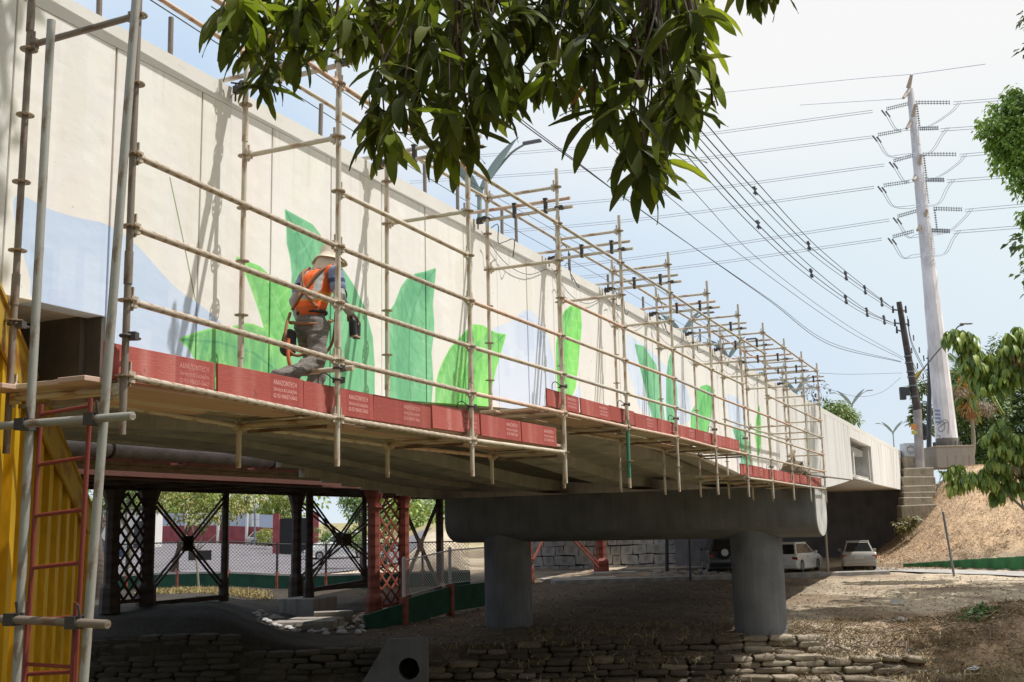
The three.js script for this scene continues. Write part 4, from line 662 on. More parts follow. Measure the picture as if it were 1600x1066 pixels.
{ // concrete outfall with a round pipe
  const t = thing('outfall', 'concrete outfall with a round pipe mouth left of the sandbag terraces', 'outfall');
  const c = at(640, 1044, 30.6); part('headwall', (() => { const sh = new THREE.Shape(); sh.moveTo(-1.6, -1.6); sh.lineTo(0.5, -1.6); sh.lineTo(0.5, 0.78); sh.lineTo(-0.55, 0.78); sh.lineTo(-1.6, -0.9); sh.closePath(); const h = new THREE.Path(); h.absarc(0, 0, 0.3, 0, 7, true); sh.holes.push(h); const g = new THREE.ExtrudeGeometry(sh, { depth: 0.25, bevelEnabled: true, bevelSize: 0.015, bevelThickness: 0.015, bevelSegments: 1, curveSegments: 20 }); g.rotateY(-(Math.PI / 2 - YAW)); g.translate(c.x, c.y, c.z); return boxUV(g); })(), M.abut, t);
  const q = new THREE.CylinderGeometry(0.3, 0.3, 2, 24, 1, true); q.rotateX(Math.PI / 2); q.translate(0, 0, -1); q.rotateY(-(Math.PI / 2 - YAW)); q.translate(c.x, c.y, c.z); part('pipe_mouth', q, mat([0.08, 0.08, 0.08], { side: THREE.DoubleSide }), t);
}
// ---------------------------------------------------------------- the painter on the scaffold
function sdfMesh(prims, k, cell, wob) {                                                     // tapered capsules joined by a smooth minimum, meshed by marching cubes
  const lo = V(1e9, 1e9, 1e9), hi = V(-1e9, -1e9, -1e9);
  for (const [a, b, ra, rb] of prims) for (const [p, r] of [[a, ra], [b, rb]]) { lo.min(p.clone().subScalar(r + 3 * cell)); hi.max(p.clone().addScalar(r + 3 * cell)); }
  const c = lo.clone().add(hi).multiplyScalar(0.5), half = Math.max(hi.x - lo.x, hi.y - lo.y, hi.z - lo.z) / 2, n = Math.ceil(2 * half / cell) + 4;
  const mc = new MarchingCubes(n, new THREE.MeshBasicMaterial(), false, false, 400000), f = mc.field, hs = n / 2;
  const P = prims.map(([a, b, ra, rb]) => { const d = b.clone().sub(a); return { a, d, l: Math.max(d.lengthSq(), 1e-9), ra, rb }; });
  for (let z = 0; z < n; z++) for (let y = 0; y < n; y++) for (let x = 0; x < n; x++) {
    const px = c.x + (x - hs) / hs * half, py = c.y + (y - hs) / hs * half, pz = c.z + (z - hs) / hs * half; let m = 1e9;
    if (px < lo.x || px > hi.x || py < lo.y || py > hi.y || pz < lo.z || pz > hi.z) { f[z * n * n + y * n + x] = -1; continue; }
    for (const q of P) { const ax = px - q.a.x, ay = py - q.a.y, az = pz - q.a.z, h = clamp((ax * q.d.x + ay * q.d.y + az * q.d.z) / q.l); const dx = ax - q.d.x * h, dy = ay - q.d.y * h, dz = az - q.d.z * h, D = Math.sqrt(dx * dx + dy * dy + dz * dz) - mix(q.ra, q.rb, h); const w = clamp(0.5 + 0.5 * (m - D) / k); m = mix(m, D, w) - k * w * (1 - w); }
    if (wob) m += wob(px, py, pz);
    f[z * n * n + y * n + x] = -m;
  }
  mc.isolation = 0; mc.update();
  const cnt = mc.count, g = new THREE.BufferGeometry(), pos = mc.positionArray.slice(0, cnt * 3);
  for (let i = 0; i < cnt; i++) { pos[i * 3] = c.x + pos[i * 3] * half; pos[i * 3 + 1] = c.y + pos[i * 3 + 1] * half; pos[i * 3 + 2] = c.z + pos[i * 3 + 2] * half; }
  g.setAttribute('position', new THREE.BufferAttribute(pos, 3)); const m2 = mergeVertices(g, 1e-5); m2.computeVertexNormals();
  const nn = m2.attributes.normal, pp = m2.attributes.position, cc = V(0, 0, 0); let s = 0; pp.count && cc.fromBufferAttribute(pp, 0);
  // make sure the faces look outwards
  let vol = 0; const id = m2.index.array; const A = V(), Bq = V(), Cq = V(); for (let i = 0; i < id.length; i += 3) { A.fromBufferAttribute(pp, id[i]); Bq.fromBufferAttribute(pp, id[i + 1]); Cq.fromBufferAttribute(pp, id[i + 2]); vol += A.dot(Bq.cross(Cq)); }
  if (vol < 0) { for (let i = 0; i < id.length; i += 3) { const q = id[i + 1]; id[i + 1] = id[i + 2]; id[i + 2] = q; } m2.computeVertexNormals(); }
  return m2;
}
{
  const F = 3.275, o = thing('person', 'worker in orange safety vest, grey trousers and cream sun hat walking along the scaffold platform', 'person', B(2.75, F, 0.5));
  const J = (s, y, t) => V(s - 2.75, y - F, -(t - 0.5));
  const hipR = J(2.74, 4.07, 0.41), knR = J(2.62, 3.73, 0.35), anR = J(2.10, 3.53, 0.38), toR = J(2.15, 3.37, 0.37), hipL = J(2.80, 4.07, 0.59), knL = J(3.02, 3.69, 0.62), anL = J(2.97, 3.345, 0.62), toL2 = J(3.17, 3.31, 0.63);
  const pel = J(2.77, 4.12, 0.5), wai = J(2.765, 4.28, 0.5), che = J(2.85, 4.49, 0.5), neck = J(2.94, 4.67, 0.49), hea = J(3.035, 4.765, 0.48);
  const shR = J(2.86, 4.59, 0.31), elR = J(2.80, 4.335, 0.215), wrR = J(2.97, 4.225, 0.225), shL = J(2.91, 4.59, 0.67), elL = J(2.80, 4.36, 0.715), wrL = J(2.80, 4.155, 0.66);
  const hand = (w, dir, down) => { const d = dir.clone().normalize(), dn = down.clone().normalize(), side = d.clone().cross(dn).normalize(), P = (a, b, c) => w.clone().addScaledVector(d, a).addScaledVector(dn, b).addScaledVector(side, c); const g = [[P(0.01, 0, 0), P(0.075, 0.01, 0.018), 0.026, 0.021], [P(0.01, 0, 0), P(0.075, 0.01, -0.02), 0.026, 0.019]]; [[0.03, 0.078], [0.01, 0.088], [-0.012, 0.084], [-0.033, 0.066]].forEach(([c, l]) => { const k0 = P(0.082, 0.008, c), k1 = P(0.082 + l * 0.4, 0.03, c), k2 = P(0.082 + l * 0.42, 0.03 + l * 0.35, c), k3 = P(0.082 + l * 0.22, 0.035 + l * 0.62, c); g.push([k0, k1, 0.0098, 0.0092], [k1, k2, 0.0092, 0.0085], [k2, k3, 0.0085, 0.0075]); }); const t0 = P(0.03, 0.01, 0.03), t1 = P(0.06, 0.035, 0.045), t2 = P(0.09, 0.05, 0.035); g.push([t0, t1, 0.013, 0.011], [t1, t2, 0.011, 0.009]); return g; };
  const skin = mat([0.21, 0.115, 0.075], { roughness: 0.6 });
  const hR = hand(wrR, J(3.06, 4.205, 0.24).sub(wrR), V(0.1, -1, 0.05)), hL = hand(wrL, V(-0.02, -1, 0.03), V(1, 0, 0.2));
  const bodyP = [[pel, wai, 0.112, 0.106], [wai, che, 0.108, 0.125], [che, neck, 0.118, 0.055], [neck, hea, 0.055, 0.085], [hea, hea.clone().add(V(-0.01, 0.035, 0)), 0.088, 0.092], [hea, hea.clone().add(V(0.035, -0.07, 0)), 0.08, 0.05],
    [che.clone().add(V(0, 0.06, 0.05)), shR, 0.09, 0.06], [che.clone().add(V(0, 0.06, -0.05)), shL, 0.09, 0.06], [shR, elR, 0.052, 0.041], [elR, wrR, 0.041, 0.028], [shL, elL, 0.052, 0.041], [elL, wrL, 0.041, 0.028],
    [hipR, knR, 0.088, 0.058], [knR, anR, 0.058, 0.04], [hipL, knL, 0.088, 0.058], [knL, anL, 0.058, 0.04], [anR, toR, 0.04, 0.03], [anL, toL2, 0.04, 0.03]];
  const body = sdfMesh(bodyP, 0.03, 0.013), gh2 = [sdfMesh(hR, 0.006, 0.004), sdfMesh(hL, 0.006, 0.004)];
  const face = [sdfMesh([[hea.clone().add(V(0.085, -0.02, 0)), hea.clone().add(V(0.105, -0.045, 0)), 0.012, 0.018], [hea.clone().add(V(0.05, -0.085, -0.02)), hea.clone().add(V(0.05, -0.085, 0.02)), 0.02, 0.02], [hea.clone().add(V(-0.005, -0.01, 0.09)), hea.clone().add(V(-0.005, -0.04, 0.09)), 0.018, 0.012], [hea.clone().add(V(-0.005, -0.01, -0.09)), hea.clone().add(V(-0.005, -0.04, -0.09)), 0.018, 0.012]], 0.01, 0.006)];
  part('body', [body, ...gh2, ...face], skin, o);
  part('eye', [-1, 1].map((q) => new THREE.SphereGeometry(0.012, 8, 6).translate(hea.x + 0.082, hea.y, hea.z + q * 0.034)), mat([0.5, 0.5, 0.5]), o);
  const wr = (x, y, z) => 0.03 * (noise3(x * 6, y * 19 + x * 6, z * 8) - 0.5) + 0.016 * (noise3(x * 18, y * 36, z * 18 + 5) - 0.5);
  const pants = sdfMesh([[pel, pel.clone().add(V(0, 0.09, 0)), 0.126, 0.118], [hipR, knR, 0.10, 0.076], [knR, anR, 0.074, 0.064], [hipL, knL, 0.098, 0.074], [knL, anL.clone().add(V(0, 0.03, 0)), 0.074, 0.068], [pel.clone().add(V(-0.04, -0.02, 0.055)), hipR, 0.088, 0.088], [pel.clone().add(V(-0.04, -0.02, -0.055)), hipL, 0.088, 0.088]], 0.03, 0.012, wr);
  part('trousers', boxUV(pants.toNonIndexed(), 3), mat([0.34, 0.30, 0.26], { map: rep(T.grit, 4), roughness: 0.95, ...bump(T.grit, 0.004, 8) }), o);
  const boot = sdfMesh([[anR, toR, 0.052, 0.042], [anR, anR.clone().add(V(-0.05, -0.06, 0)), 0.05, 0.045], [anL, toL2, 0.05, 0.042], [anL, anL.clone().add(V(-0.05, -0.02, 0)), 0.05, 0.045]], 0.02, 0.012); part('boots', boot, mat([0.05, 0.035, 0.025]), o);
  const shirt = sdfMesh([[wai.clone().add(V(0, -0.03, 0)), che, 0.124, 0.136], [che, neck.clone().add(V(0, -0.02, 0)), 0.128, 0.072], [shR, elR.clone().lerp(shR, 0.45), 0.075, 0.07], [shL, elL.clone().lerp(shL, 0.45), 0.075, 0.07]], 0.03, 0.012, (x, y, z) => 0.008 * (noise3(x * 16, y * 20, z * 16) - 0.5));
  { const p = shirt.attributes.position, a = []; for (let i = 0; i < p.count; i++) { const y = p.getY(i) + F; const band = y > 4.49 && y < 4.535; a.push(...(band ? [0.035, 0.05, 0.12] : [0.20, 0.24, 0.36])); } shirt.setAttribute('color', new THREE.Float32BufferAttribute(a, 3)); }
  part('shirt', shirt, mat([1, 1, 1], { vertexColors: true, roughness: 0.95 }), o);
  const slv = mat([0.34, 0.33, 0.33]), swob = (x, y, z) => 0.006 * (noise3(x * 24, y * 40, z * 24) - 0.5);
  part('arm_sleeve', sdfMesh([[elR.clone().lerp(shR, 0.5), elR, 0.056, 0.048], [elR, wrR.clone().lerp(elR, 0.1), 0.047, 0.034]], 0.02, 0.009, swob), slv, o);
  part('arm_sleeve', sdfMesh([[elL.clone().lerp(shL, 0.5), elL, 0.056, 0.048], [elL, wrL.clone().lerp(elL, 0.2), 0.047, 0.036]], 0.02, 0.009, swob), slv, o);
  const vest = sdfMesh([[wai.clone().add(V(-0.01, -0.01, 0)), che.clone().add(V(-0.01, 0, 0)), 0.134, 0.146], [che, neck.clone().add(V(-0.01, -0.045, 0)), 0.138, 0.08], [che.clone().add(V(0, 0.06, 0.06)), shR.clone().add(V(0, 0.012, -0.045)), 0.085, 0.068], [che.clone().add(V(0, 0.06, -0.06)), shL.clone().add(V(0, 0.012, 0.045)), 0.085, 0.068]], 0.025, 0.010, (x, y, z) => 0.010 * (noise3(x * 14, y * 12 + 3, z * 14) - 0.5) + 0.007 * (noise3(x * 34, y * 26, z * 34) - 0.5));
  { const p = vest.attributes.position, a = []; for (let i = 0; i < p.count; i++) { const y = p.getY(i) + F, z = p.getZ(i), x = p.getX(i); let c = [0.82, 0.13, 0.02]; const band = (y > 4.325 && y < 4.375), br = Math.abs(Math.abs(z) - 0.095) < 0.026 && y > 4.36; if (band || br) c = [0.42, 0.42, 0.40]; if ((y > 4.305 && y < 4.325) || (y > 4.375 && y < 4.40)) c = [0.80, 0.30, 0.03]; if (y < 4.265) c = [0.55, 0.10, 0.02]; a.push(...c); } vest.setAttribute('color', new THREE.Float32BufferAttribute(a, 3)); }
  part('vest', vest, mat([1, 1, 1], { vertexColors: true, roughness: 0.8 }), o);
  const st = mat([0.26, 0.115, 0.05], { roughness: 0.8 }), rib = (pts, w = 0.02) => { const g = path(pts, w, 5, 24); return g; };
  part('harness_strap', rib([J(2.90, 4.69, 0.36), J(2.75, 4.60, 0.40), J(2.675, 4.46, 0.47), J(2.635, 4.36, 0.53), J(2.63, 4.24, 0.62)], 0.016), st, o);
  part('harness_strap', rib([J(2.92, 4.69, 0.64), J(2.76, 4.60, 0.60), J(2.68, 4.46, 0.53), J(2.63, 4.36, 0.46), J(2.64, 4.24, 0.36)], 0.016), st, o);
  part('harness_strap', rib([J(2.60, 4.12, 0.62), J(2.62, 4.09, 0.42), J(2.72, 4.10, 0.34), J(2.9, 4.16, 0.37)], 0.017), st, o);
  part('harness_strap', rib([J(2.66, 4.22, 0.66), J(2.52, 4.05, 0.60), J(2.47, 3.88, 0.56), J(2.52, 3.80, 0.5), J(2.66, 3.86, 0.42), J(2.75, 3.98, 0.33)], 0.015), st, o);
  part('harness_strap', rib([J(2.90, 4.24, 0.33), J(2.93, 4.1, 0.36), J(2.94, 3.95, 0.4), J(2.9, 3.84, 0.46)], 0.014), st, o);
  part('lanyard', [path([J(2.50, 3.95, 0.56), J(2.45, 3.78, 0.52), J(2.46, 3.68, 0.5), J(2.52, 3.62, 0.49)], 0.018, 6, 16), path([J(2.52, 3.62, 0.49), J(2.53, 3.52, 0.49)], 0.012, 6, 4)], mat([0.5, 0.12, 0.03]), o);
  part('snap_hook', path([J(2.96, 4.42, 0.33), J(3.0, 4.47, 0.31), J(3.03, 4.42, 0.3), J(3.0, 4.34, 0.31), J(2.97, 4.3, 0.33)], 0.008, 6, 16), M.clampM, o);
  part('belt', (() => { const g = new THREE.TorusGeometry(0.125, 0.013, 8, 28); g.rotateX(Math.PI / 2); g.scale(1, 1.3, 1.05); g.translate(pel.x, pel.y + 0.10, pel.z); return g; })(), mat([0.03, 0.028, 0.025]), o);
  part('hip_pouch', sdfMesh([[J(2.60, 4.0, 0.62), J(2.58, 3.88, 0.62), 0.06, 0.075]], 0.01, 0.012), mat([0.035, 0.03, 0.028]), o);
  const hg = new THREE.LatheGeometry([[0, 0.128], [0.05, 0.127], [0.082, 0.118], [0.092, 0.1], [0.1, 0.03], [0.104, 0.012], [0.135, -0.006], [0.165, -0.024], [0.166, -0.029], [0.13, -0.014], [0.1, 0.0]].map((q) => new THREE.Vector2(...q)), 40);
  { const q = hg.attributes.position; for (let k = 0; k < q.count; k++) { const x = q.getX(k), y = q.getY(k), z = q.getZ(k), n = noise3(x * 16, y * 14, z * 16) - 0.5; const rad = Math.hypot(x, z); q.setXYZ(k, x * (1 + n * 0.1), y + n * 0.016 - (rad > 0.11 ? 0.02 * Math.abs(z) / 0.16 + (x < 0 ? 0.03 : 0) : 0), z * (1 + n * 0.1)); } }
  hg.rotateZ(-0.22); hg.translate(hea.x - 0.005, hea.y + 0.03, hea.z); hg.computeVertexNormals(); const hm = mat([0.66, 0.57, 0.46], { roughness: 0.95, side: THREE.DoubleSide, ...bump(T.grit, 0.002, 4) });
  const hat = part('sun_hat', boxUV(hg.toNonIndexed(), 3), hm, o);
  const fl = new THREE.CylinderGeometry(0.1, 0.15, 0.2, 26, 8, true, Math.PI * 0.98, Math.PI * 1.06); { const q = fl.attributes.position; for (let k = 0; k < q.count; k++) { const n = noise3(q.getX(k) * 26, q.getY(k) * 5, q.getZ(k) * 26) - 0.5; q.setXYZ(k, q.getX(k) * (1 + n * 0.3), q.getY(k), q.getZ(k) * (1 + n * 0.3)); } } fl.rotateZ(-0.25); fl.translate(hea.x - 0.035, hea.y - 0.06, hea.z); fl.computeVertexNormals(); part('neck_flap', fl, hm, hat);
  const bt = thing('paint_bottle', 'pair of dark paint bottles gripped in the worker\'s hand', 'bottles', B(3.05, 4.01, 0.235));
  for (const [x, z, q] of [[-0.035, 0.02, 0.1], [0.045, 0, -0.05]]) { const g = new THREE.LatheGeometry([[0, 0], [0.036, 0], [0.038, 0.015], [0.038, 0.14], [0.03, 0.165], [0.015, 0.18], [0.015, 0.2], [0, 0.2]].map((p) => new THREE.Vector2(...p)), 16); g.rotateZ(q); g.translate(x, 0, z); part('bottle', g, mat([0.02, 0.02, 0.022], { roughness: 0.3 }), bt); const k = new THREE.CylinderGeometry(0.0385, 0.0385, 0.016, 16); k.rotateZ(q); k.translate(x, 0.012, z); part('base_ring', k, mat([0.5, 0.38, 0.24]), bt); }
}
// ---------------------------------------------------------------- cars
function car(name, label, pos, turn, k) {                                                   // local x forward, z to the right
  const o = thing(name, label, 'car', pos, turn), { len, w, h, body, kind } = k, X = (f) => (f - 0.5) * len, wr = 0.30, wb0 = X(0.20), wb1 = X(0.80);
  const belt = h * 0.60;
  const sh = new THREE.Shape(); sh.moveTo(X(0.0) + 0.04, 0.26);
  sh.lineTo(wb0 - wr - 0.06, 0.2); sh.absarc(wb0, wr, wr + 0.05, Math.PI + 0.3, -0.3, true); sh.lineTo(wb1 - wr - 0.06, 0.19); sh.absarc(wb1, wr, wr + 0.05, Math.PI + 0.3, -0.3, true); sh.lineTo(X(1) - 0.06, 0.22);
  sh.quadraticCurveTo(X(1) + 0.03, 0.42, X(0.985), 0.55); sh.quadraticCurveTo(X(0.93), 0.74, X(0.80), belt - 0.05); sh.lineTo(X(0.72), belt);
  if (kind === 'sedan') { sh.lineTo(X(0.17), belt); sh.lineTo(X(0.03), belt - 0.02); sh.quadraticCurveTo(X(0) - 0.01, belt - 0.1, X(0.005), 0.5); } else { sh.lineTo(X(0.06), belt); sh.quadraticCurveTo(X(0) + 0.01, belt - 0.1, X(0.0), 0.5); }
  sh.closePath();
  const g = new THREE.ExtrudeGeometry(sh, { depth: w - 0.2, bevelEnabled: true, bevelSize: 0.05, bevelThickness: 0.1, bevelSegments: 4, curveSegments: 14 }); g.translate(0, 0, -(w - 0.2) / 2);
  part('body', toCreasedNormals(g, 0.7), body, o);
  const r0 = kind === 'sedan' ? 0.31 : kind === 'suv' ? 0.06 : 0.16, b0 = kind === 'sedan' ? 0.14 : 0.03, r1 = 0.55, b1 = 0.74, wt = w * 0.66, wbm = w * 0.92, yb = belt - 0.03, yt = h;
  const cab = (x0, x1, x2, x3, wb, wtop, y0, y1) => { const P = [[x0, y0, -wb / 2], [x1, y0, -wb / 2], [x2, y1, -wtop / 2], [x3, y1, -wtop / 2], [x0, y0, wb / 2], [x1, y0, wb / 2], [x2, y1, wtop / 2], [x3, y1, wtop / 2]], I = [[0, 3, 2, 1], [4, 5, 6, 7], [0, 4, 7, 3], [1, 2, 6, 5], [3, 7, 6, 2]], v = []; for (const q of I) for (const i of [0, 1, 2, 0, 2, 3]) v.push(...P[q[i]]); const gg = new THREE.BufferGeometry(); gg.setAttribute('position', new THREE.Float32BufferAttribute(v, 3)); gg.computeVertexNormals(); return gg; };
  part('cabin', cab(X(b0), X(b1), X(r1), X(r0), wbm, wt, yb, yt - 0.05), body, o);
  const roof = rbox(X(r1) - X(r0) + 0.04, 0.09, wt + 0.05, 0.04, (X(r0) + X(r1)) / 2, yt - 0.045, 0); part('roof', roof, body, o);
  const pane = (pts) => { const gg = new THREE.BufferGeometry(), v = []; for (const i of [0, 1, 2, 0, 2, 3]) v.push(...pts[i]); gg.setAttribute('position', new THREE.Float32BufferAttribute(v, 3)); gg.computeVertexNormals(); return gg; };
  const glass = M.glass.clone(); glass.side = THREE.DoubleSide;
  const sz = (y) => mix(wbm, wt, (y - yb) / (yt - 0.05 - yb)) / 2 + 0.012, xr = (y, b, r) => mix(X(b), X(r), (y - yb) / (yt - 0.05 - yb)), ya = yb + 0.05, yz = yt - 0.1;
  for (const s of [-1, 1]) { const m = mix(0.36, 0.46, 0.5), A = (x, y) => [x, y, s * sz(y)]; part('side_window', pane([A(xr(ya, b0, r0) + 0.12, ya), A(X(m) - 0.03, ya), A(X(m) - 0.03, yz), A(xr(yz, b0, r0) + 0.1, yz)]), glass, o); part('side_window', pane([A(X(m) + 0.03, ya), A(xr(ya, b1, r1) - 0.1, ya), A(xr(yz, b1, r1) - 0.08, yz), A(X(m) + 0.03, yz)]), glass, o); part('door_handle', box(0.14, 0.025, 0.03, X(0.40), belt - 0.14, s * (w / 2 + 0.0)), M.rubber, o); part('mirror', rbox(0.1, 0.13, 0.16, 0.03, X(0.68), belt + 0.07, s * (w / 2 + 0.05)), body, o); }
  part('rear_window', pane([[xr(ya, b0, r0) - 0.012, ya, -sz(ya) + 0.09], [xr(ya, b0, r0) - 0.012, ya, sz(ya) - 0.09], [xr(yz, b0, r0) - 0.012, yz, sz(yz) - 0.08], [xr(yz, b0, r0) - 0.012, yz, -sz(yz) + 0.08]]), glass, o);
  part('windscreen', pane([[xr(ya, b1, r1) + 0.012, ya, -sz(ya) + 0.08], [xr(ya, b1, r1) + 0.012, ya, sz(ya) - 0.08], [xr(yz, b1, r1) + 0.012, yz, sz(yz) - 0.08], [xr(yz, b1, r1) + 0.012, yz, -sz(yz) + 0.08]]), glass, o);
  for (const s of [-1, 1]) { part('tail_light', rbox(0.12, 0.17, 0.26, 0.03, X(0.008), belt - 0.2, s * (w / 2 - 0.12)), M.redLamp, o); part('headlight', rbox(0.16, 0.13, 0.3, 0.04, X(0.965), 0.6, s * (w / 2 - 0.2)), M.clearLamp, o); }
  part('rear_bumper', rbox(0.22, 0.22, w - 0.04, 0.08, X(0.0) + 0.05, 0.40, 0), kind === 'suv' ? M.rubber : body, o); part('front_bumper', rbox(0.2, 0.2, w - 0.06, 0.07, X(1.0) - 0.04, 0.37, 0), body, o); part('grille', box(0.04, 0.09, 0.7, X(1.0) + 0.01, 0.56, 0), M.rubber, o);
  part('number_plate', box(0.02, 0.12, 0.42, X(0) - (kind === 'hatch' ? 0.06 : 0.045), belt - 0.24, 0), M.plate, o); part('underbody', box(len * 0.9, 0.1, w * 0.86, 0, 0.24, 0), M.rubber, o);
  if (kind === 'suv') { const c2 = new THREE.CylinderGeometry(0.33, 0.33, 0.22, 24); c2.rotateZ(Math.PI / 2); c2.translate(X(0) - 0.12, belt - 0.05, -0.1); const sp = part('spare_wheel', c2, M.rubber, o); const c3 = new THREE.CylinderGeometry(0.18, 0.18, 0.02, 20); c3.rotateZ(Math.PI / 2); c3.translate(X(0) - 0.24, belt - 0.05, -0.1); part('rim', c3, M.rim, sp); }
  for (const x of [wb0, wb1]) for (const s of [-1, 1]) { const ty = new THREE.TorusGeometry(wr - 0.075, 0.085, 10, 24); ty.translate(x, wr, s * (w / 2 - 0.1)); const wl = part('wheel', ty, M.rubber, o); const rg = [new THREE.CylinderGeometry(wr - 0.1, wr - 0.1, 0.08, 20).rotateX(Math.PI / 2).translate(x, wr, s * (w / 2 - 0.06))]; for (let i = 0; i < 5; i++) rg.push(box(0.05, (wr - 0.1) * 1.9, 0.02).rotateZ(i * Math.PI / 5).translate(x, wr, s * (w / 2 - 0.015))); part('rim', rg, M.rim, wl); }
  return o;
}
{
  const heading = (u, d) => { const v = L(u, 0, d).sub(L(0, 0, 0)); return Math.atan2(-v.z, v.x); };                 // yaw that turns local +x that way
  const put = (px, py, d) => { const c = at(px, py, d), [u, dd] = toL(c); return V(c.x, gh(u, dd) + 0.02, c.z); };
  car('white_hatchback', 'white hatchback parked beside the round pier column', put(1243, 890, 56.5), heading(0.56, 0.83), { len: 3.9, w: 1.66, h: 1.47, body: M.carWhite, kind: 'hatch' });
  car('silver_sedan', 'silver saloon car seen from behind at the foot of the embankment', put(1342, 885, 57.5), heading(0.26, 0.97), { len: 4.1, w: 1.65, h: 1.43, body: M.carSilver, kind: 'sedan' });
  car('parked_offroader', 'dark off-road car with a spare wheel on its tail under the bridge', put(1128, 890, 58), heading(0.05, 1), { len: 4.0, w: 1.75, h: 1.75, body: M.carGrey, kind: 'suv' });
  car('white_minivan', 'white minivan parked in the street behind the iron columns', put(527, 848, 82), heading(-0.93, -0.35), { len: 5.0, w: 1.9, h: 2.0, body: M.carWhite, kind: 'hatch' });
  car('street_car', 'small grey car parked along the pink street wall', put(417, 842, 112), heading(0.98, 0.1), { len: 4.0, w: 1.65, h: 1.45, body: M.carSilver, kind: 'hatch' });
  car('street_car', 'blue-black car half hidden at the left edge of the yard', put(146, 845, 72), heading(0.4, 0.9), { len: 4.0, w: 1.65, h: 1.45, body: mat([0.02, 0.03, 0.08], { roughness: 0.25 }), kind: 'hatch' });
}
// ---------------------------------------------------------------- poles, lamps, wires
{
  const d = 67, t = thing('steel_monopole', 'tall tapered white steel power pole with insulator strings on a stained concrete block', 'power pole');
  const P = (px, py) => at(px, py, d), base = P(1481, 697), top = P(1422.5, 139);
  const hgt = top.y - base.y, sec = (f0, f1, r0, r1) => { const g = new THREE.CylinderGeometry(r1, r0, hgt * (f1 - f0), 12, 1).toNonIndexed(); g.computeVertexNormals(); const a = base.clone().lerp(top, f0), b = base.clone().lerp(top, f1); g.applyQuaternion(new THREE.Quaternion().setFromUnitVectors(V(0, 1, 0), b.clone().sub(a).normalize())); g.translate((a.x + b.x) / 2, (a.y + b.y) / 2, (a.z + b.z) / 2); return boxUV(g); };
  part('shaft', sec(0, 0.385, 0.66, 0.50), M.tower, t); part('shaft', sec(0.38, 0.72, 0.475, 0.35), M.tower, t); part('shaft', sec(0.715, 1, 0.34, 0.2), M.tower, t);
  part('base_flange', [tube(base.clone().add(V(0, -0.1, 0)), base.clone().add(V(0, 0.45, 0)), 0.68, 0.665, 12)], mat([0.2, 0.17, 0.15]), t);
  const bo = []; for (let i = 0; i < 18; i++) { const a = i / 18 * 6.283; bo.push(tube(base.clone().add(V(Math.cos(a) * 0.8, -0.15, Math.sin(a) * 0.8)), base.clone().add(V(Math.cos(a) * 0.8, 0.24, Math.sin(a) * 0.8)), 0.045, 0.045, 6)); } part('anchor_bolts', bo, mat([0.12, 0.11, 0.1]), t);
  const bl = thing('concrete_block', 'big stained concrete footing block under the white steel power pole', 'footing', V(base.x, 0, base.z), YAW - Math.PI / 2);
  part('block', (() => { const g = rbox(2.3, 1.3, 2.2, 0.05, 0, base.y - 0.74, 0); return g; })(), M.block, bl); part('top_slab', rbox(2.36, 0.1, 2.3, 0.03, 0, base.y - 0.1, 0), M.stepStone, bl);
  // arms and insulators
  const insul = (a, b, n, two) => { const g = [], dv = b.clone().sub(a); for (const o of two ? [-0.07, 0.07] : [0]) { for (let i = 0; i <= n; i++) { const c = a.clone().addScaledVector(dv, i / n).add(V(0, o, 0)); g.push(tube(c.clone().addScaledVector(dv, -0.008), c.clone().addScaledVector(dv, 0.008), 0.085, 0.085, 7)); } g.push(tube(a.clone().add(V(0, o, 0)), b.clone().add(V(0, o, 0)), 0.02, 0.02, 5)); } return g; };
  const gl = mat([0.16, 0.19, 0.22], { roughness: 0.3 });
  const arm = (a, b) => part('cross_arm', tube(P(...a), at(b[0], b[1], d - 0.6), 0.16, 0.09, 8), mat([0.5, 0.43, 0.37]), t);
  arm([1420, 137], [1425, 116]); arm([1422, 140], [1412, 153]); arm([1426, 187], [1431, 162]); arm([1425, 188], [1417, 201]); arm([1435, 266], [1440, 241]); arm([1432, 275], [1428, 282]); arm([1443, 348], [1449, 327]); arm([1440, 352], [1434, 360]);
  const rows = [[[1423, 161], [1378, 172], [1432, 160], [1484, 160]], [[1413, 203], [1364, 212], [1433, 201], [1466, 200]], [[1430, 242], [1390, 253], [1443, 241], [1494, 241]], [[1426, 283], [1372, 291], [1446, 281], [1475, 281]], [[1438, 328], [1396, 340], [1460, 326], [1503, 327]], [[1432, 360], [1388, 372], [1455, 360], [1484, 361]]];
  for (const [a, b, c, e] of rows) {
    const A = P(...a), Bq = at(b[0], b[1], d + 0.8), Cc = P(...c), E = at(e[0], e[1], d - 0.8);
    part('insulator', insul(A.clone().lerp(Bq, 0.1), A.clone().lerp(Bq, 0.82), 11, true), gl, t); part('insulator', insul(Cc, E, 11, true), gl, t); part('insulator', insul(P(c[0] + 1, c[1] + 3), P(c[0] + 5, c[1] + 36), 9), gl, t);
    for (const o of [0, 4]) { part('spacer_rod', tube(at(b[0] + o * 1.6, b[1] + o * 0.4, d), at(b[0] + 7 + o * 1.6, b[1] + 9 + o * 0.4, d), 0.06, 0.05, 5), M.steelGrey, t);
      part('jumper_wire', path([at(b[0] + 7 + o, b[1] + 9, d), at(b[0] + 22 + o, b[1] + 31, d), at(a[0] - 8, a[1] + 43 - o, d - 0.4), at(a[0] + 6, a[1] + 41 - o, d - 0.9), at(c[0] + 24 - o, c[1] + 36, d), at(e[0] + 8 - o, e[1] + 12, d), at(e[0] + 18 - o, e[1] - 1, d)], 0.018, 4, 40), M.hvWire, t); }
  }
  const W = thing('transmission_wires', 'pale high voltage lines running off left and right from the steel power pole', 'power lines');
  const hv = (pts) => part('conductor', path(pts.map((q) => at(...q)), 0.021, 5, 60), M.hvWire, W);
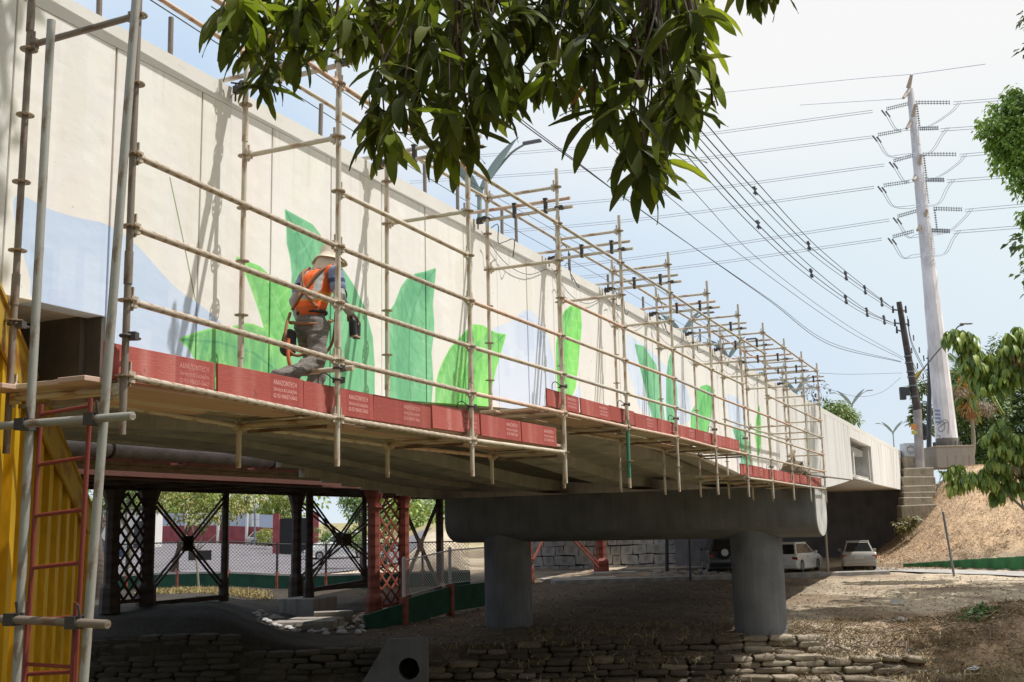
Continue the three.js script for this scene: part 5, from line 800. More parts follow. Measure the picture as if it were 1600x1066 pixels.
  for (const [x, y, x2, y2] of [[1364, 172, 640, 250], [1364, 212, 640, 283], [1382, 256, 640, 336], [1366, 291, 640, 372], [1390, 342, 560, 448], [1378, 372, 700, 448]]) for (const o of [0, 3.5]) hv([[x, y + o, d + 1], [mix(x, x2, 0.5), mix(y, y2, 0.5) + o + 9, d + 14], [x2, y2 + o, d + 32]]);
  for (const [x, y] of [[1490, 159], [1470, 201], [1500, 241], [1480, 281], [1508, 327], [1490, 361]]) for (const o of [0, 4]) hv([[x, y + o, d], [1640, y - 12 + o, d - 6]]);
  hv([[1425, 116, d], [1330, 124, d + 8], [1000, 158, d + 30]]); hv([[1425, 116, d], [1540, 100, d - 6]]); hv([[1411, 154, d], [1250, 164, d + 14]]);
}
{
  const d = 66, t = thing('utility_pole', 'dark leaning wooden utility pole with wires, lamp arm and posters by the stairs', 'utility pole'), P = (x, y, k = d) => at(x, y, k);
  part('pole', [tube(P(1438, 735), P(1434, 640), 0.27, 0.25, 14)], M.polePale, t); part('pole', [tube(P(1434, 641), P(1405, 472), 0.25, 0.16, 14)], M.woodPole, t);
  for (const [y, x0, x1] of [[485, 1396, 1416], [506, 1399, 1420], [517, 1402, 1411]]) { part('cross_arm', bar(P(x0, y - 1), P(x1, y + 1), 0.09, 0.09), M.steelGrey, t); for (const x of [x0, x1]) part('pin_insulator', [tube(P(x, y + 4), P(x - 0.6, y - 7), 0.07, 0.05, 7)], M.wire, t); }
  for (const y of [556, 566, 580, 588, 602, 619]) part('pole_band', tube(P(1419 + (y - 556) * 0.17, y), P(1419.2 + (y - 556) * 0.17, y + 2), 0.245, 0.245, 14), M.steelGrey, t);
  part('junction_box', rbox(0.34, 0.78, 0.3, 0.04, ...P(1411, 615).toArray(), YAW - Math.PI / 2), M.wire, t); part('junction_box', rbox(0.34, 0.5, 0.3, 0.04, ...P(1417, 612).toArray(), YAW - Math.PI / 2), M.wire, t); part('cable_roll', [path([P(1441, 664), P(1446, 668), P(1446, 684), P(1441, 684)], 0.16, 6, 12)], M.wire, t);
  const post = (y0, y1, c, x) => { const a = P(x, y0, d - 0.3), b = P(x + 1.5, y1, d - 0.3); return part('poster', rbox(0.34, a.y - b.y, 0.03, 0.005, (a.x + b.x) / 2, (a.y + b.y) / 2, (a.z + b.z) / 2, YAW - Math.PI / 2), mat(c), t); };
  post(663, 672, [0.62, 0.26, 0.08], 1427.5); post(673, 679, [0.5, 0.46, 0.14], 1428.5);
  const gr = mat([0.10, 0.105, 0.11]); part('lamp_arm', path([P(1428, 597), P(1446, 573), P(1477, 536), P(1492, 518), P(1498, 510), P(1506, 508)], 0.045, 6, 30), gr, t); part('lamp_head', [rbox(0.75, 0.09, 0.26, 0.04, ...P(1510, 506).toArray(), YAW - Math.PI / 2)], M.steelGrey, t);
  part('arm_plate', (() => { const a = P(1425, 588), b = P(1429, 603), c = P(1444, 575), g = new THREE.BufferGeometry(), n = V(-0.02, 0, 0.02); const v = [a, b, c].flatMap((q) => [q.x, q.y, q.z]), w = [a, c, b].map((q) => q.clone().add(n)).flatMap((q) => [q.x, q.y, q.z]); g.setAttribute('position', new THREE.Float32BufferAttribute([...v, ...w], 3)); g.computeVertexNormals(); return g; })(), mat([0.5, 0.42, 0.06]), t);
  const W = thing('distribution_wires', 'dark bundled wires with spacers running from the utility pole up over the scaffold', 'wires');
  const wire = (pts, r = 0.02) => part('wire', path(pts.map((q) => at(...q)), r, 5, 80), M.wire, W);
  const bun = [[[1397, 483, 66], [1345, 447, 56], [1264, 384, 43], [1180, 298, 33], [1085, 192, 25], [985, 70, 19], [930, -10, 16]], [[1398, 506, 66], [1355, 488, 58], [1268, 427, 44], [1185, 351, 34], [1080, 236, 26], [1000, 140, 21], [880, -20, 16]]];
  for (const b of bun) { wire(b, 0.018); wire(b.map(([x, y, k]) => [x + (66 - k) * 0.22, y - (66 - k) * 0.26, k]), 0.016); wire(b.map(([x, y, k]) => [x - 2 - (66 - k) * 0.12, y + 2 + (66 - k) * 0.12, k + 0.6]), 0.014); }
  for (const [x, y, k] of [[1264, 384, 43], [1180, 298, 33], [1322, 431, 51], [1352, 453, 57], [1378, 472, 62], [1268, 427, 44], [1185, 351, 34], [1322, 468, 51], [1355, 488, 58], [1382, 500, 63]]) { const c = at(x, y, k), m = k / 44; part('spacer', [bar(c.clone().add(V(-0.14 * m, -0.16 * m, -0.03)), c.clone().add(V(0.14 * m, 0.14 * m, 0.03)), 0.04 * m, 0.05 * m), bar(c.clone().add(V(0.12 * m, -0.16 * m, 0.05)), c.clone().add(V(-0.1 * m, 0.17 * m, -0.05)), 0.04 * m, 0.05 * m), tube(c.clone().add(V(0, -0.2 * m, 0)), c.clone().add(V(0, 0.2 * m, 0)), 0.03 * m)], M.wire, W); }
  wire([[1412, 562, 66], [1330, 520, 60], [1180, 415, 48], [1060, 320, 38], [935, 212, 30], [800, 80, 22], [740, 0, 19]], 0.013); wire([[1410, 558, 66], [1330, 512, 60], [1180, 400, 46], [1075, 290, 36], [980, 200, 30], [860, 60, 22]], 0.012);
  wire([[1408, 566, 66], [1300, 540, 60], [1200, 468, 50], [1010, 334, 36], [895, 250, 29], [800, 180, 24], [640, 40, 17], [590, 0, 15]], 0.016); wire([[1408, 565, 66], [1300, 536, 60], [1203, 468, 50], [1012, 336, 36], [897, 249, 29], [802, 176, 24], [660, 40, 17]], 0.013);
  wire([[1410, 583, 66], [1330, 585, 62], [1276, 583, 58]], 0.01); wire([[1408, 590, 66], [1380, 612, 64], [1345, 620, 62], [1280, 604, 58]], 0.01);
  wire([[1285, 610, 60], [1180, 560, 48], [1010, 440, 34], [870, 362, 26], [700, 262, 19], [560, 160, 14], [330, 10, 9.5]], 0.006); wire([[1180, 552, 48], [950, 400, 30], [700, 246, 19], [420, 60, 11.5]], 0.006); wire([[1180, 575, 48], [970, 450, 33], [790, 350, 24], [560, 210, 15], [220, -10, 8.8]], 0.0065);
  for (const o of [0, 5]) { wire([[1418, 494 + o, 66], [1424, 530 + o, 68], [1452, 590 + o, 73]], 0.02); wire([[1411, 517 + o, 66], [1424, 560 + o, 68], [1450, 606 + o, 73]], 0.02); }
  for (const [x, y] of [[1428, 528], [1437, 547], [1444, 560], [1425, 548], [1434, 572], [1443, 588]]) { const c = at(x, y, 69); part('spacer', [bar(c.clone().add(V(-0.12, -0.12, 0)), c.clone().add(V(0.12, 0.12, 0)), 0.06, 0.06), tube(c.clone().add(V(0, -0.18, 0)), c.clone().add(V(0, 0.18, 0)), 0.04)], M.wire, W); }
  const p2 = thing('utility_pole', 'thin dark utility pole just left of the white steel power pole', 'utility pole'); part('pole', [tube(at(1452, 712, 74), at(1453, 545, 74), 0.17, 0.13, 10)], M.wire, p2); for (const y of [560, 578, 600]) part('cross_arm', bar(at(1448, y, 74), at(1458, y + 1, 74), 0.08, 0.08), M.wire, p2);
}
{ // lamps of the bridge: a slender mast with two leaf-shaped blades
  const leafBlade = (len, rise, wmax, bend) => { const g = new THREE.BufferGeometry(), n = 14, pos = [], idx = []; for (let i = 0; i <= n; i++) { const f = i / n, w = wmax * Math.sin(Math.PI * Math.pow(f, 0.8)) * 0.9 + 0.05 * (1 - f), z = len * f, y = rise * (f * (1 + bend) - bend * f * f), ty = rise * (1 + bend - 2 * bend * f), tl = Math.hypot(ty, len); for (const s of [-1, 1]) { pos.push(s * w * 0.35, y + s * w * len / tl, z - s * w * ty / tl); } pos.push(0.03, y, z); } for (let i = 0; i < n; i++) { const a = i * 3; idx.push(a, a + 2, a + 3, a + 2, a + 5, a + 3, a + 2, a + 1, a + 5, a + 1, a + 4, a + 5); } g.setAttribute('position', new THREE.Float32BufferAttribute(pos, 3)); g.setIndex(idx); g.computeVertexNormals(); return g; };
  const m = M.lampGreen.clone(); m.side = THREE.DoubleSide;
  const make = (s, y, label, k = 1) => {
    const o = thing('bridge_lamp', label, 'street lamp', B(s, 5.5, 6.8), 0, 'leaf-armed street lamps along the bridge'); const h = y - 5.5;
    part('mast', tube(V(0, 0, 0), V(0, h, 0), 0.085, 0.06, 10), M.lampGreen, o); part('collar', tube(V(0, h - 0.1, 0), V(0, h + 0.12, 0), 0.11, 0.09, 10), M.lampGreen, o);
    for (const q of [1, -1]) { const a = leafBlade(1.15 * k, 1.3 * k, s < 30 ? 0.14 : 0.11, 0.35); if (q < 0) a.rotateY(Math.PI); a.translate(0, h, 0); part('leaf_blade', a, m, o); const pts = [[0.1, 0.1], [0.5, 0.55], [0.95, 0.95], [1.3, 1.1]].map(([z, yy]) => V(0.06, h + yy * k, q * z * k)); part('lamp_arm', path(pts, 0.03, 6, 16), M.lampGreen, o); part('lamp_head', rbox(0.16, 0.07, 0.5, 0.03, 0.06, h + 1.12 * k, q * 1.5 * k), M.steelGrey, o); }
  };
  make(19.0, 10.85, 'nearest leaf-armed bridge lamp, rising behind the scaffold under the mango leaves'); make(37.5, 9.9, 'second leaf-armed bridge lamp, seen through the tie tubes', 0.75); make(45.4, 10.0, 'third leaf-armed bridge lamp, seen through the tie tubes', 0.75); make(62.5, 10.1, 'leaf-armed bridge lamp behind the far end of the scaffold', 0.85); make(87.8, 11.7, 'leaf-armed bridge lamp above the shrub on the parapet'); make(119.5, 11.6, 'farthest leaf-armed bridge lamp, nearest the utility pole');
}
{ // slender posts in the yard
  const p = (px0, py0, px1, py1, d, r, m, label) => { const o = thing('thin_post', label, 'post'); const a = at(px0, py0, d), b = at(px1, py1, d); part('shaft', [tube(a.clone().add(V(0, -0.3, 0)), b, r, r * 0.95, 10), new THREE.SphereGeometry(r, 8, 6).translate(b.x, b.y, b.z)], m, o); };
  p(1492, 899, 1474, 801, 50.5, 0.055, M.steelGrey, 'thin grey post leaning beside the pale path on the right'); p(1294, 895, 1288, 790, 53, 0.06, mat([0.36, 0.32, 0.27]), 'pale post between the two cars'); p(1079, 908, 1077, 838, 51, 0.06, M.wire, 'dark thin post in the yard under the beam, left of the off-road car'); p(1042, 885, 1042, 838, 58, 0.1, M.wire, 'dark post at the end of the stone wall');
}
// ---------------------------------------------------------------- stairs of stone and sandbags beside the abutment
{
  const t = thing('stone_stairs', 'rough stone block stairs climbing the bank beside the end of the viaduct', 'stairs');
  const st = [[746, 733, 1410, 1456], [760, 746, 1409, 1459], [770, 760, 1409, 1459], [778, 770, 1409, 1458], [790, 778, 1409, 1454], [838, 790, 1409, 1466]];
  st.forEach(([y0, y1, x0, x1], i) => {
    const d = 66 - i * 0.34, a = at(x0, y0, d), b = at(x1, y0, d), top = at(x0, y1, d).y, h = top - a.y + (i === 5 ? 1 : 0.06), w = a.distanceTo(b) + rr(-0.1, 0.1);
    const g = new RoundedBoxGeometry(w, h, 0.9, 5, 0.06), q = g.attributes.position; for (let k = 0; k < q.count; k++) { const n = noise3(q.getX(k) * 4 + i * 7, q.getY(k) * 4, q.getZ(k) * 3) - 0.5; q.setXYZ(k, q.getX(k) + n * 0.1, q.getY(k) + n * 0.09, q.getZ(k) + n * 0.16); } g.computeVertexNormals(); g.rotateY(YAW - Math.PI / 2); g.translate((a.x + b.x) / 2, top - h / 2, (a.z + b.z) / 2); part('step', boxUV(g), M.stepStone, t);
  });
  const bx = (x0, x1, y0, y1, d, name, label, m, cat) => { const a = at(x0, y0, d), b = at(x1, y1, d), o = thing(name, label, cat, V((a.x + b.x) / 2, a.y, (a.z + b.z) / 2), YAW - Math.PI / 2); part('block', rbox(Math.hypot(a.x - b.x, a.z - b.z), b.y - a.y, 0.8, 0.03, 0, (b.y - a.y) / 2, 0), m, o); return o; };
  bx(1410, 1428, 735, 715, 66.5, 'stone_block', 'dark square stone block at the head of the stairs', M.stepStone, 'stone block');
  const wb = bx(1411, 1429, 715, 693, 67, 'white_block', 'white painted block with a scrawled round face at the head of the stairs', M.whitePaint, 'block');
  const k = (x, y) => V(x, y, 0.405), sc = []; sc.push(path([0, 1, 2, 3, 4, 5, 6, 7].map((i) => k(0.23 * Math.cos(i * 0.85), 0.40 + 0.2 * Math.sin(i * 0.85))), 0.012, 4, 30)); sc.push(path([k(-0.12, 0.35), k(0, 0.28), k(0.14, 0.37)], 0.012, 4, 10), path([k(-0.22, 0.55), k(0, 0.68), k(0.2, 0.6)], 0.012, 4, 10)); part('scrawl', sc, mat([0.08, 0.07, 0.16]), wb);
}
{ // graffiti painted on the steel pole, as thin strokes of paint lying on its faces
  const o = scene.children.find((q) => q.name === 'steel_monopole'); const k = (x, y) => at(x, y, 66.33), g = [], b = [];
  for (let r = 0; r < 4; r++) for (let i = 0; i < 4; i++) b.push(path([k(1461 + r * 0.4 + i * 2.2, 643 + r * 6), k(1462 + r * 0.4 + i * 2.2, 640 + r * 6), k(1463 + i * 2.2 + r * 0.4, 644 + r * 6)], 0.022, 4, 6));
  g.push(path([k(1465, 664), k(1474, 659), k(1477, 668), k(1471, 675), k(1466, 671), k(1473, 664), k(1480, 660)], 0.02, 4, 30), path([k(1464, 680), k(1470, 682), k(1466, 687), k(1476, 684)], 0.018, 4, 20), path([k(1470, 657), k(1481, 657), k(1482, 678)], 0.018, 4, 14));
  part('graffiti', b, mat([0.13, 0.22, 0.42]), o); part('graffiti', g, mat([0.12, 0.11, 0.14]), o);
}
// ---------------------------------------------------------------- the street wall and sign behind the yard
{
  const t = thing('street_wall', 'pink and white boundary wall with a wire top across the street', 'wall');
  const f = (px, y, d) => { const c = at(px, 840, d); const [u, dd] = toL(c); return L(u, gh(u, dd) + y, dd); };
  const xs = [246, 290, 340, 385, 428]; for (let i = 0; i < 4; i++) { const a = (y) => f(xs[i] + 0.4, y, 116 - i), b = (y) => f(xs[i + 1] - 0.4, y, 115 - i); part('lower_wall', bar(a(0.9), b(0.9), 0.2, 1.9), M.wallPink, t); part('upper_wall', bar(a(2.5), b(2.5), 0.12, 1.3), i === 1 ? M.wallWhite : M.hvWire, t); part('wall_post', tube(f(xs[i], -0.2, 115.6 - i), f(xs[i], 3.4, 115.6 - i), 0.16), M.wallWhite, t); }
  const g = thing('street_hut', 'small white and grey building beyond the lattice braced column', 'building'); const c = f(205, 0, 100); const rot = YAW - Math.PI / 2; g.position.copy(c); g.rotation.y = rot; part('wall', box(4.6, 3.4, 3, 0, 1.7, 0), M.wallWhite, g); part('door', rbox(1.1, 2.4, 0.1, 0.02, 1.3, 1.2, 1.53), M.fenceDark, g); part('roof', rbox(5, 0.2, 3.4, 0.05, 0, 3.5, 0), M.block, g); part('window', rbox(1.2, 1, 0.1, 0.02, -1.1, 1.9, 1.53), M.glass, g);
  const gt = thing('dark_gateway', 'black shaded gateway in the street wall behind the round iron column', 'gate'); const c2 = f(462, 0, 90); gt.position.copy(c2); gt.rotation.y = rot; part('gate_leaf', rbox(2.6, 3.0, 0.2, 0.02, 0, 1.5, 0), M.rubber, gt); part('gate_post', box(0.5, 3.4, 0.4, -1.6, 1.7, 0), M.wallPink, gt); part('gate_post', box(0.5, 3.4, 0.4, 1.6, 1.7, 0), M.wallPink, gt);
  const sg = thing('street_sign', 'white sign boards on a post beside the street', 'sign'); const p0 = at(398, 846, 84); part('post', tube(p0, at(398, 786, 84), 0.07), M.steelGrey, sg); for (const [y0, y1] of [[793, 788], [812, 803], [823, 813]]) { const a = at(394, y0, 84), b = at(403, y1, 84); part('board', rbox(0.55, b.y - a.y, 0.05, 0.01, (a.x + b.x) / 2, (a.y + b.y) / 2, (a.z + b.z) / 2, rot), M.whitePaint, sg); }
}
// ---------------------------------------------------------------- plants
function leafGeo(bend, fold, wf, seg = 8) {                                                  // one leaf, base at the origin, 1 long along +z
  const pos = [], idx = [], uv = []; for (let i = 0; i <= seg; i++) { const f = i / seg, w = wf * Math.pow(Math.sin(Math.PI * Math.pow(Math.min(1, 0.02 + f * 0.975), 1.08)), 0.62) * (1 - 0.12 * f) + (i === 0 ? 0.012 : 0), y = -bend * f * f, wav = 0.02 * Math.sin(f * 14); for (const s of [-1, 0, 1]) { pos.push(s * w, y + (s ? fold * w + wav * s * 0.5 : 0), f * Math.sqrt(Math.max(0.2, 1 - bend * f * 0.6))); uv.push(s * 0.5 + 0.5, f); } }
  for (let i = 0; i < seg; i++) { const a = i * 3; idx.push(a, a + 3, a + 1, a + 1, a + 3, a + 4, a + 1, a + 4, a + 2, a + 2, a + 4, a + 5); }
  const g = new THREE.BufferGeometry(); g.setAttribute('position', new THREE.Float32BufferAttribute(pos, 3)); g.setAttribute('uv', new THREE.Float32BufferAttribute(uv, 2)); g.setIndex(idx); g.computeVertexNormals(); return g;
}
const basis = (dir, up) => { const z = dir.clone().normalize(), x = up.clone().cross(z).normalize(), y = z.clone().cross(x); return new THREE.Matrix4().makeBasis(x, y, z); };
class Leaves {                                                                              // many small leaves gathered into one mesh
  constructor() { this.p = []; this.c = []; this.i = []; this.n = 0; }
  add(p, dir, len, w, c, fold = 0.3) {
    const z = dir.clone().normalize(), up = V(rr(-0.6, 0.6), 1, rr(-0.6, 0.6)), x = up.cross(z).normalize(), y = z.clone().cross(x);
    const q = (a, b, h) => this.p.push(p.x + x.x * a + z.x * b + y.x * h, p.y + x.y * a + z.y * b + y.y * h, p.z + x.z * a + z.z * b + y.z * h);
    q(0, 0, 0); q(-w, len * 0.42, w * fold); q(w, len * 0.42, w * fold); q(0, len, -len * 0.12); for (let k = 0; k < 4; k++) this.c.push(...c);
    const n = this.n; this.i.push(n, n + 2, n + 3, n, n + 3, n + 1); this.n += 4;
  }
  geo() { const g = new THREE.BufferGeometry(); g.setAttribute('position', new THREE.Float32BufferAttribute(this.p, 3)); g.setAttribute('color', new THREE.Float32BufferAttribute(this.c, 3)); g.setIndex(this.i); g.computeVertexNormals(); return g; }
}
const onSphere = () => { const z = rr(-1, 1), a = rr(0, 6.2832), r = Math.sqrt(1 - z * z); return V(r * Math.cos(a), z, r * Math.sin(a)); };
function crownOf(blobs, n, len, w, cols, o = {}) {                                           // leaf clumps spread through overlapping lobes
  const Lv = new Leaves(), tot = blobs.reduce((a, b) => a + b[1] ** 2, 0), clump = o.clump ?? 9;
  for (const [c, r, sq = 0.8] of blobs) {
    const k = Math.round(n * r * r / tot / clump); const base = cols[Math.floor(rnd() * cols.length)];
    for (let i = 0; i < k; i++) {
      const dd = onSphere(), rad = r * Math.pow(rnd(), 0.42) * (0.72 + 0.5 * noise3(dd.x * 2.2 + c.x, dd.y * 2.2 + c.y, dd.z * 2.2 + c.z)); const q = c.clone().add(V(dd.x * rad, dd.y * rad * sq, dd.z * rad)), col = cols[Math.floor(rnd() * cols.length)], m = rr(0.75, 1.25);
      for (let j = 0; j < clump; j++) { const e = onSphere(), dir = V(e.x + dd.x * 0.5, e.y * 0.6 - (o.droop ?? 0.5), e.z + dd.z * 0.5); const l = len * rr(0.65, 1.25); Lv.add(q.clone().addScaledVector(e, len * rr(0.1, 1.1)), dir, l, w * rr(0.7, 1.2), [mix(base[0], col[0], 0.6) * m, mix(base[1], col[1], 0.6) * m, mix(base[2], col[2], 0.6) * m]); }
    }
  }
  return Lv.geo();
}
const leafM = leafMat([1.25, 1.25, 1.2], 0.45);
function limb(pts, r0, r1, seg = 8) { const cv = new THREE.CatmullRomCurve3(pts), n = 14, g = []; for (let i = 0; i < n; i++) { const a = cv.getPoint(i / n), b = cv.getPoint((i + 1) / n); g.push(tube(a, b, mix(r0, r1, i / n), mix(r0, r1, (i + 1) / n), seg, true)); } return g; }
function tree(name, label, base, forks, blobs, n, len, w, cols, o = {}) {
  const t = thing(name, label, 'tree', V(0, 0, 0), 0, o.group); const bm = o.bark ?? M.bark, r = o.r ?? 0.18;
  const fork = o.fork ?? base.clone().lerp(forks[0], 0.55);
  part('trunk', limb([base.clone().add(V(0, -0.4, 0)), base.clone().lerp(fork, 0.5).add(V(rr(-0.15, 0.15), 0, rr(-0.15, 0.15))), fork], r * 1.15, r * 0.75, 10), bm, t);
  for (const f of forks) { part('limb', limb([fork, fork.clone().lerp(f, 0.5).add(V(rr(-0.3, 0.3), rr(0, 0.4), rr(-0.3, 0.3))), f], r * 0.6, r * 0.15, 7), bm, t); }
  part('crown', crownOf(blobs, n, len, w, cols, o), o.mat ?? leafM, t, false); return t;
}
const G1 = [[0.075, 0.125, 0.022], [0.10, 0.155, 0.028], [0.05, 0.09, 0.018], [0.13, 0.18, 0.035]], G2 = [[0.20, 0.24, 0.03], [0.26, 0.27, 0.04], [0.13, 0.18, 0.025], [0.32, 0.27, 0.06]], GD = [[0.075, 0.14, 0.04], [0.10, 0.175, 0.045], [0.14, 0.22, 0.055]];
const gnd = (px, d) => { const c = at(px, 850, d), [u, dd] = toL(c); return L(u, gh(u, dd), dd); };
// the mango boughs hanging over the scaffold: each leaf near the viewer is a leaf of its own
{
  const t = thing('mango_tree', 'dark drooping mango boughs hanging into the top of the view', 'tree');
  const G = [leafGeo(0.2, 0.15, 0.128), leafGeo(0.4, 0.2, 0.14), leafGeo(0.08, 0.12, 0.12), leafGeo(0.5, 0.2, 0.135), leafGeo(0.3, 0.3, 0.145)];
  const mk = (c, tr) => new THREE.MeshPhysicalMaterial({ color: C(...c), roughness: 0.92, specularIntensity: 0.35, side: THREE.DoubleSide, transmission: tr, thickness: 0 });
  const LM = [mk([0.085, 0.105, 0.016], 0.5), mk([0.115, 0.135, 0.018], 0.52), mk([0.062, 0.08, 0.013], 0.45), mk([0.155, 0.175, 0.02], 0.58)], backlit = mk([0.34, 0.40, 0.025], 0.6), ochre = mk([0.60, 0.28, 0.03], 0.4), lime = mk([0.22, 0.29, 0.02], 0.55);  // the yellow-greens stand for light through the leaves, put into colour
  const cl = [];
  const addC = (arr, d0, d1, k) => { for (const [x, y, s = 1, m = 0] of arr) cl.push({ x, y, d: rr(d0, d1), s, k, m }); };
  addC([[352, 18], [385, 8], [408, 55], [385, 62], [425, 92], [432, 30], [460, 66], [410, 118, 0.7], [470, 10], [478, 46, 0.9, 2], [505, 20, 0.9, 2], [528, 62, 0.8, 2], [545, 12, 0.9, 2], [560, 52, 0.8, 2], [582, 22]], 4.2, 5.2, 0);
  addC([[604, 70], [592, 118], [588, 150, 1.1], [602, 206, 1.15], [590, 178], [640, 30], [640, 92], [655, 140], [630, 160], [676, 60], [690, 112], [668, 20]], 3.9, 4.7, 1);
  addC([[716, 60], [702, 160], [690, 205, 1.1], [712, 222, 1.15], [730, 200, 1.1], [745, 150], [742, 95], [766, 50], [762, 120, 1.1], [790, 100], [800, 30], [815, 120], [776, 155, 1.1], [742, 20]], 3.9, 4.6, 2);
  addC([[830, 60], [850, 100, 1.1], [868, 112], [846, 20], [880, 50], [905, 20], [884, 130, 0.9], [915, 70], [930, 118], [930, 30], [955, 60], [950, 150, 1.1], [930, 178, 1.1], [970, 110], [960, 12]], 3.8, 4.6, 3);
  addC([[985, 60], [985, 150, 1.1], [1000, 100], [1000, 205, 1.1], [985, 215], [1010, 248, 1.15], [1000, 258, 1.2], [1030, 240, 1.1, 1], [1018, 170], [1015, 30], [1030, 70], [1045, 120, 1, 1], [1040, 20], [1068, 60, 0.9, 1], [1060, 160, 0.9], [1075, 20], [1090, 50, 0.8, 1], [1078, 100, 0.8], [1085, 150, 0.7], [1100, 10, 0.9, 1], [1040, 170, 0.9], [1112, 140, 0.5, 1]], 3.8, 4.5, 4);
  { const top = []; for (let x = 372; x < 1120; x += 34) { top.push([x + rr(-8, 8), rr(-45, 0), 1, x < 620 || x > 1030 ? 2 : 0]); if (rnd() < 0.3) top.push([x + rr(-8, 8), rr(0, 30), 1, x < 620 || x > 1030 ? 2 : 0]); } addC(top.filter((q) => q[0] < 640), 4.2, 5, 1); addC(top.filter((q) => q[0] >= 640 && q[0] < 840), 3.9, 4.6, 2); addC(top.filter((q) => q[0] >= 840), 3.9, 4.5, 3); }
  addC([[1165, -30, 0.8], [1190, -34, 0.9], [1210, -28, 0.6]], 4.4, 4.6, 4);
  const hubs = [[480, -90, 4.8], [640, -110, 4.4], [735, -120, 4.2], [905, -110, 4.2], [1020, -120, 4.1]].map((h) => at(...h)), tw = []; let count = 0; const extra = [];
  cl.sort((a, b) => a.d - b.d);
  for (const c of cl) {
    const p = at(c.x, c.y, c.d), h = hubs[c.k], mid = p.clone().lerp(h, 0.5).add(V(rr(-0.06, 0.06), rr(-0.02, 0.08), rr(-0.06, 0.06)));
    tw.push(new THREE.TubeGeometry(new THREE.CatmullRomCurve3([p.clone().add(V(0, -0.06, 0)), p, mid, h]), 14, 0.0042, 5), new THREE.TubeGeometry(new THREE.CatmullRomCurve3([mid, h]), 4, 0.006, 5));
    const n = Math.round(rr(9, 12.5) * (c.s < 0.7 ? 0.6 : 1)), a0 = rnd() * 7;
    for (let i = 0; i < n; i++) {
      const a = a0 + i * 2.4, dn = rr(-0.05, 1.4), q = p.clone().add(V(rr(-0.012, 0.012), -rr(-0.05, 0.07), rr(-0.012, 0.012))), dir = V(Math.cos(a), -dn, Math.sin(a)), len = rr(0.11, 0.245) * (0.55 + 0.45 * c.s);
      const mm = basis(dir, V(Math.cos(a) * 0.6 + rr(-0.3, 0.3), 1, Math.sin(a) * 0.6 + rr(-0.3, 0.3))); mm.scale(V(len, len, len)); mm.setPosition(q);
      const r = rnd(), m = r < 0.004 ? ochre : c.m && r < (c.m === 1 ? 0.55 : 0.4) ? (rnd() < 0.5 ? backlit : lime) : r < 0.09 ? lime : LM[Math.floor(rnd() * 4)], g = G[Math.floor(rnd() * 5)];
      if (count < 300 && i % 3 === 0) { const o = shade(new THREE.Mesh(g, m)); o.name = 'leaf'; o.applyMatrix4(mm); t.add(o); count++; } else { const e = g.clone(); e.applyMatrix4(mm); const cc = m.color; tint(e, [cc.r, cc.g, cc.b]); extra.push(e); }
    }
  }
  const lm2 = new THREE.MeshPhysicalMaterial({ color: C(1, 1, 1), vertexColors: true, roughness: 0.92, specularIntensity: 0.35, side: THREE.DoubleSide, transmission: 0.52, thickness: 0 });
  part('foliage', extra, lm2, t, true);
  part('twigs', tw, M.twig, t);
  const bough = (pts, r0, r1) => part('branch', limb(pts, r0, r1, 7), M.twig, t);
  const F0 = L(4.6, 5.6, 3.4); bough([F0, L(3.0, 6.0, 4.0), hubs[4].clone().add(V(0, 0.05, 0))], 0.06, 0.02); bough([L(3.0, 6.0, 4.0), L(1.8, 5.7, 4.4), hubs[3]], 0.045, 0.018); bough([L(1.8, 5.7, 4.4), L(0.6, 5.6, 4.6), hubs[2]], 0.04, 0.016); bough([L(0.6, 5.6, 4.6), hubs[1]], 0.03, 0.014); bough([hubs[1], hubs[0]], 0.024, 0.012);
  for (const pts of [[[712, -110, 4.2], [713, 20, 4.2], [716, 85, 4.2], [722, 110, 4.15]], [[925, -90, 4.15], [960, 10, 4.1], [990, 42, 4.05], [998, 130, 4.05], [1006, 225, 4.05]], [[1060, -80, 4.1], [1082, 30, 4.1], [1105, 110, 4.1], [1122, 165, 4.1]], [[985, 60, 4.1], [1030, 70, 4.1], [1062, 105, 4.1]], [[560, -60, 4.6], [600, 90, 4.3], [612, 150, 4.3], [603, 200, 4.2]], [[1000, 75, 4.06], [975, 80, 4.06], [930, 92, 4.06]], [[530, -30, 4.6], [522, 40, 4.6], [498, 85, 4.6]], [[640, 0, 4.4], [600, 50, 4.3], [585, 70, 4.3]]]) part('branch', limb(pts.map((q) => at(...q)), 0.0085, 0.0035, 6), mat([0.12, 0.062, 0.045]), t);
  part('trunk', limb([L(6.2, -0.2, 2.6), L(5.9, 2.5, 2.7), L(5.2, 4.6, 3.1), F0], 0.3, 0.16, 12), M.bark, t);
  for (const q of [[-2.3, 10.4, 6.8], [-3.3, 9.6, 6.3], [-1.9, 11.6, 6.5], [-4.1, 10.4, 6.6]]) part('branch', limb([F0, L(3.4, 7.6, 4.6), L(q[0] + 0.8, q[1] - 0.6, q[2] - 0.8), L(...q)], 0.09, 0.025, 7), M.bark, t);
  // the rest of the crown: dapples the near wall; overhead lobes added to cut skylight
  part('crown', crownOf([[L(-1.4, 10.4, 6.7), 1.2, 0.8], [L(-2.4, 9.6, 6.3), 1.5, 0.7], [L(-1.1, 11.8, 6.6), 1.0, 0.7], [L(-4.1, 10.6, 6.6), 1.5, 0.7], [L(-3.1, 11.6, 7.2), 1.2, 0.7], [L(3.4, 8.4, 2.6), 2.2, 0.7], [L(1.0, 8.6, 1.2), 2.4, 0.7], [L(-2, 8.8, 0), 2.6, 0.7], [L(4, 8.6, -1.5), 2.8, 0.7]], 15000, 0.22, 0.04, G1, { droop: 0.8 }), leafM, t, true);
}
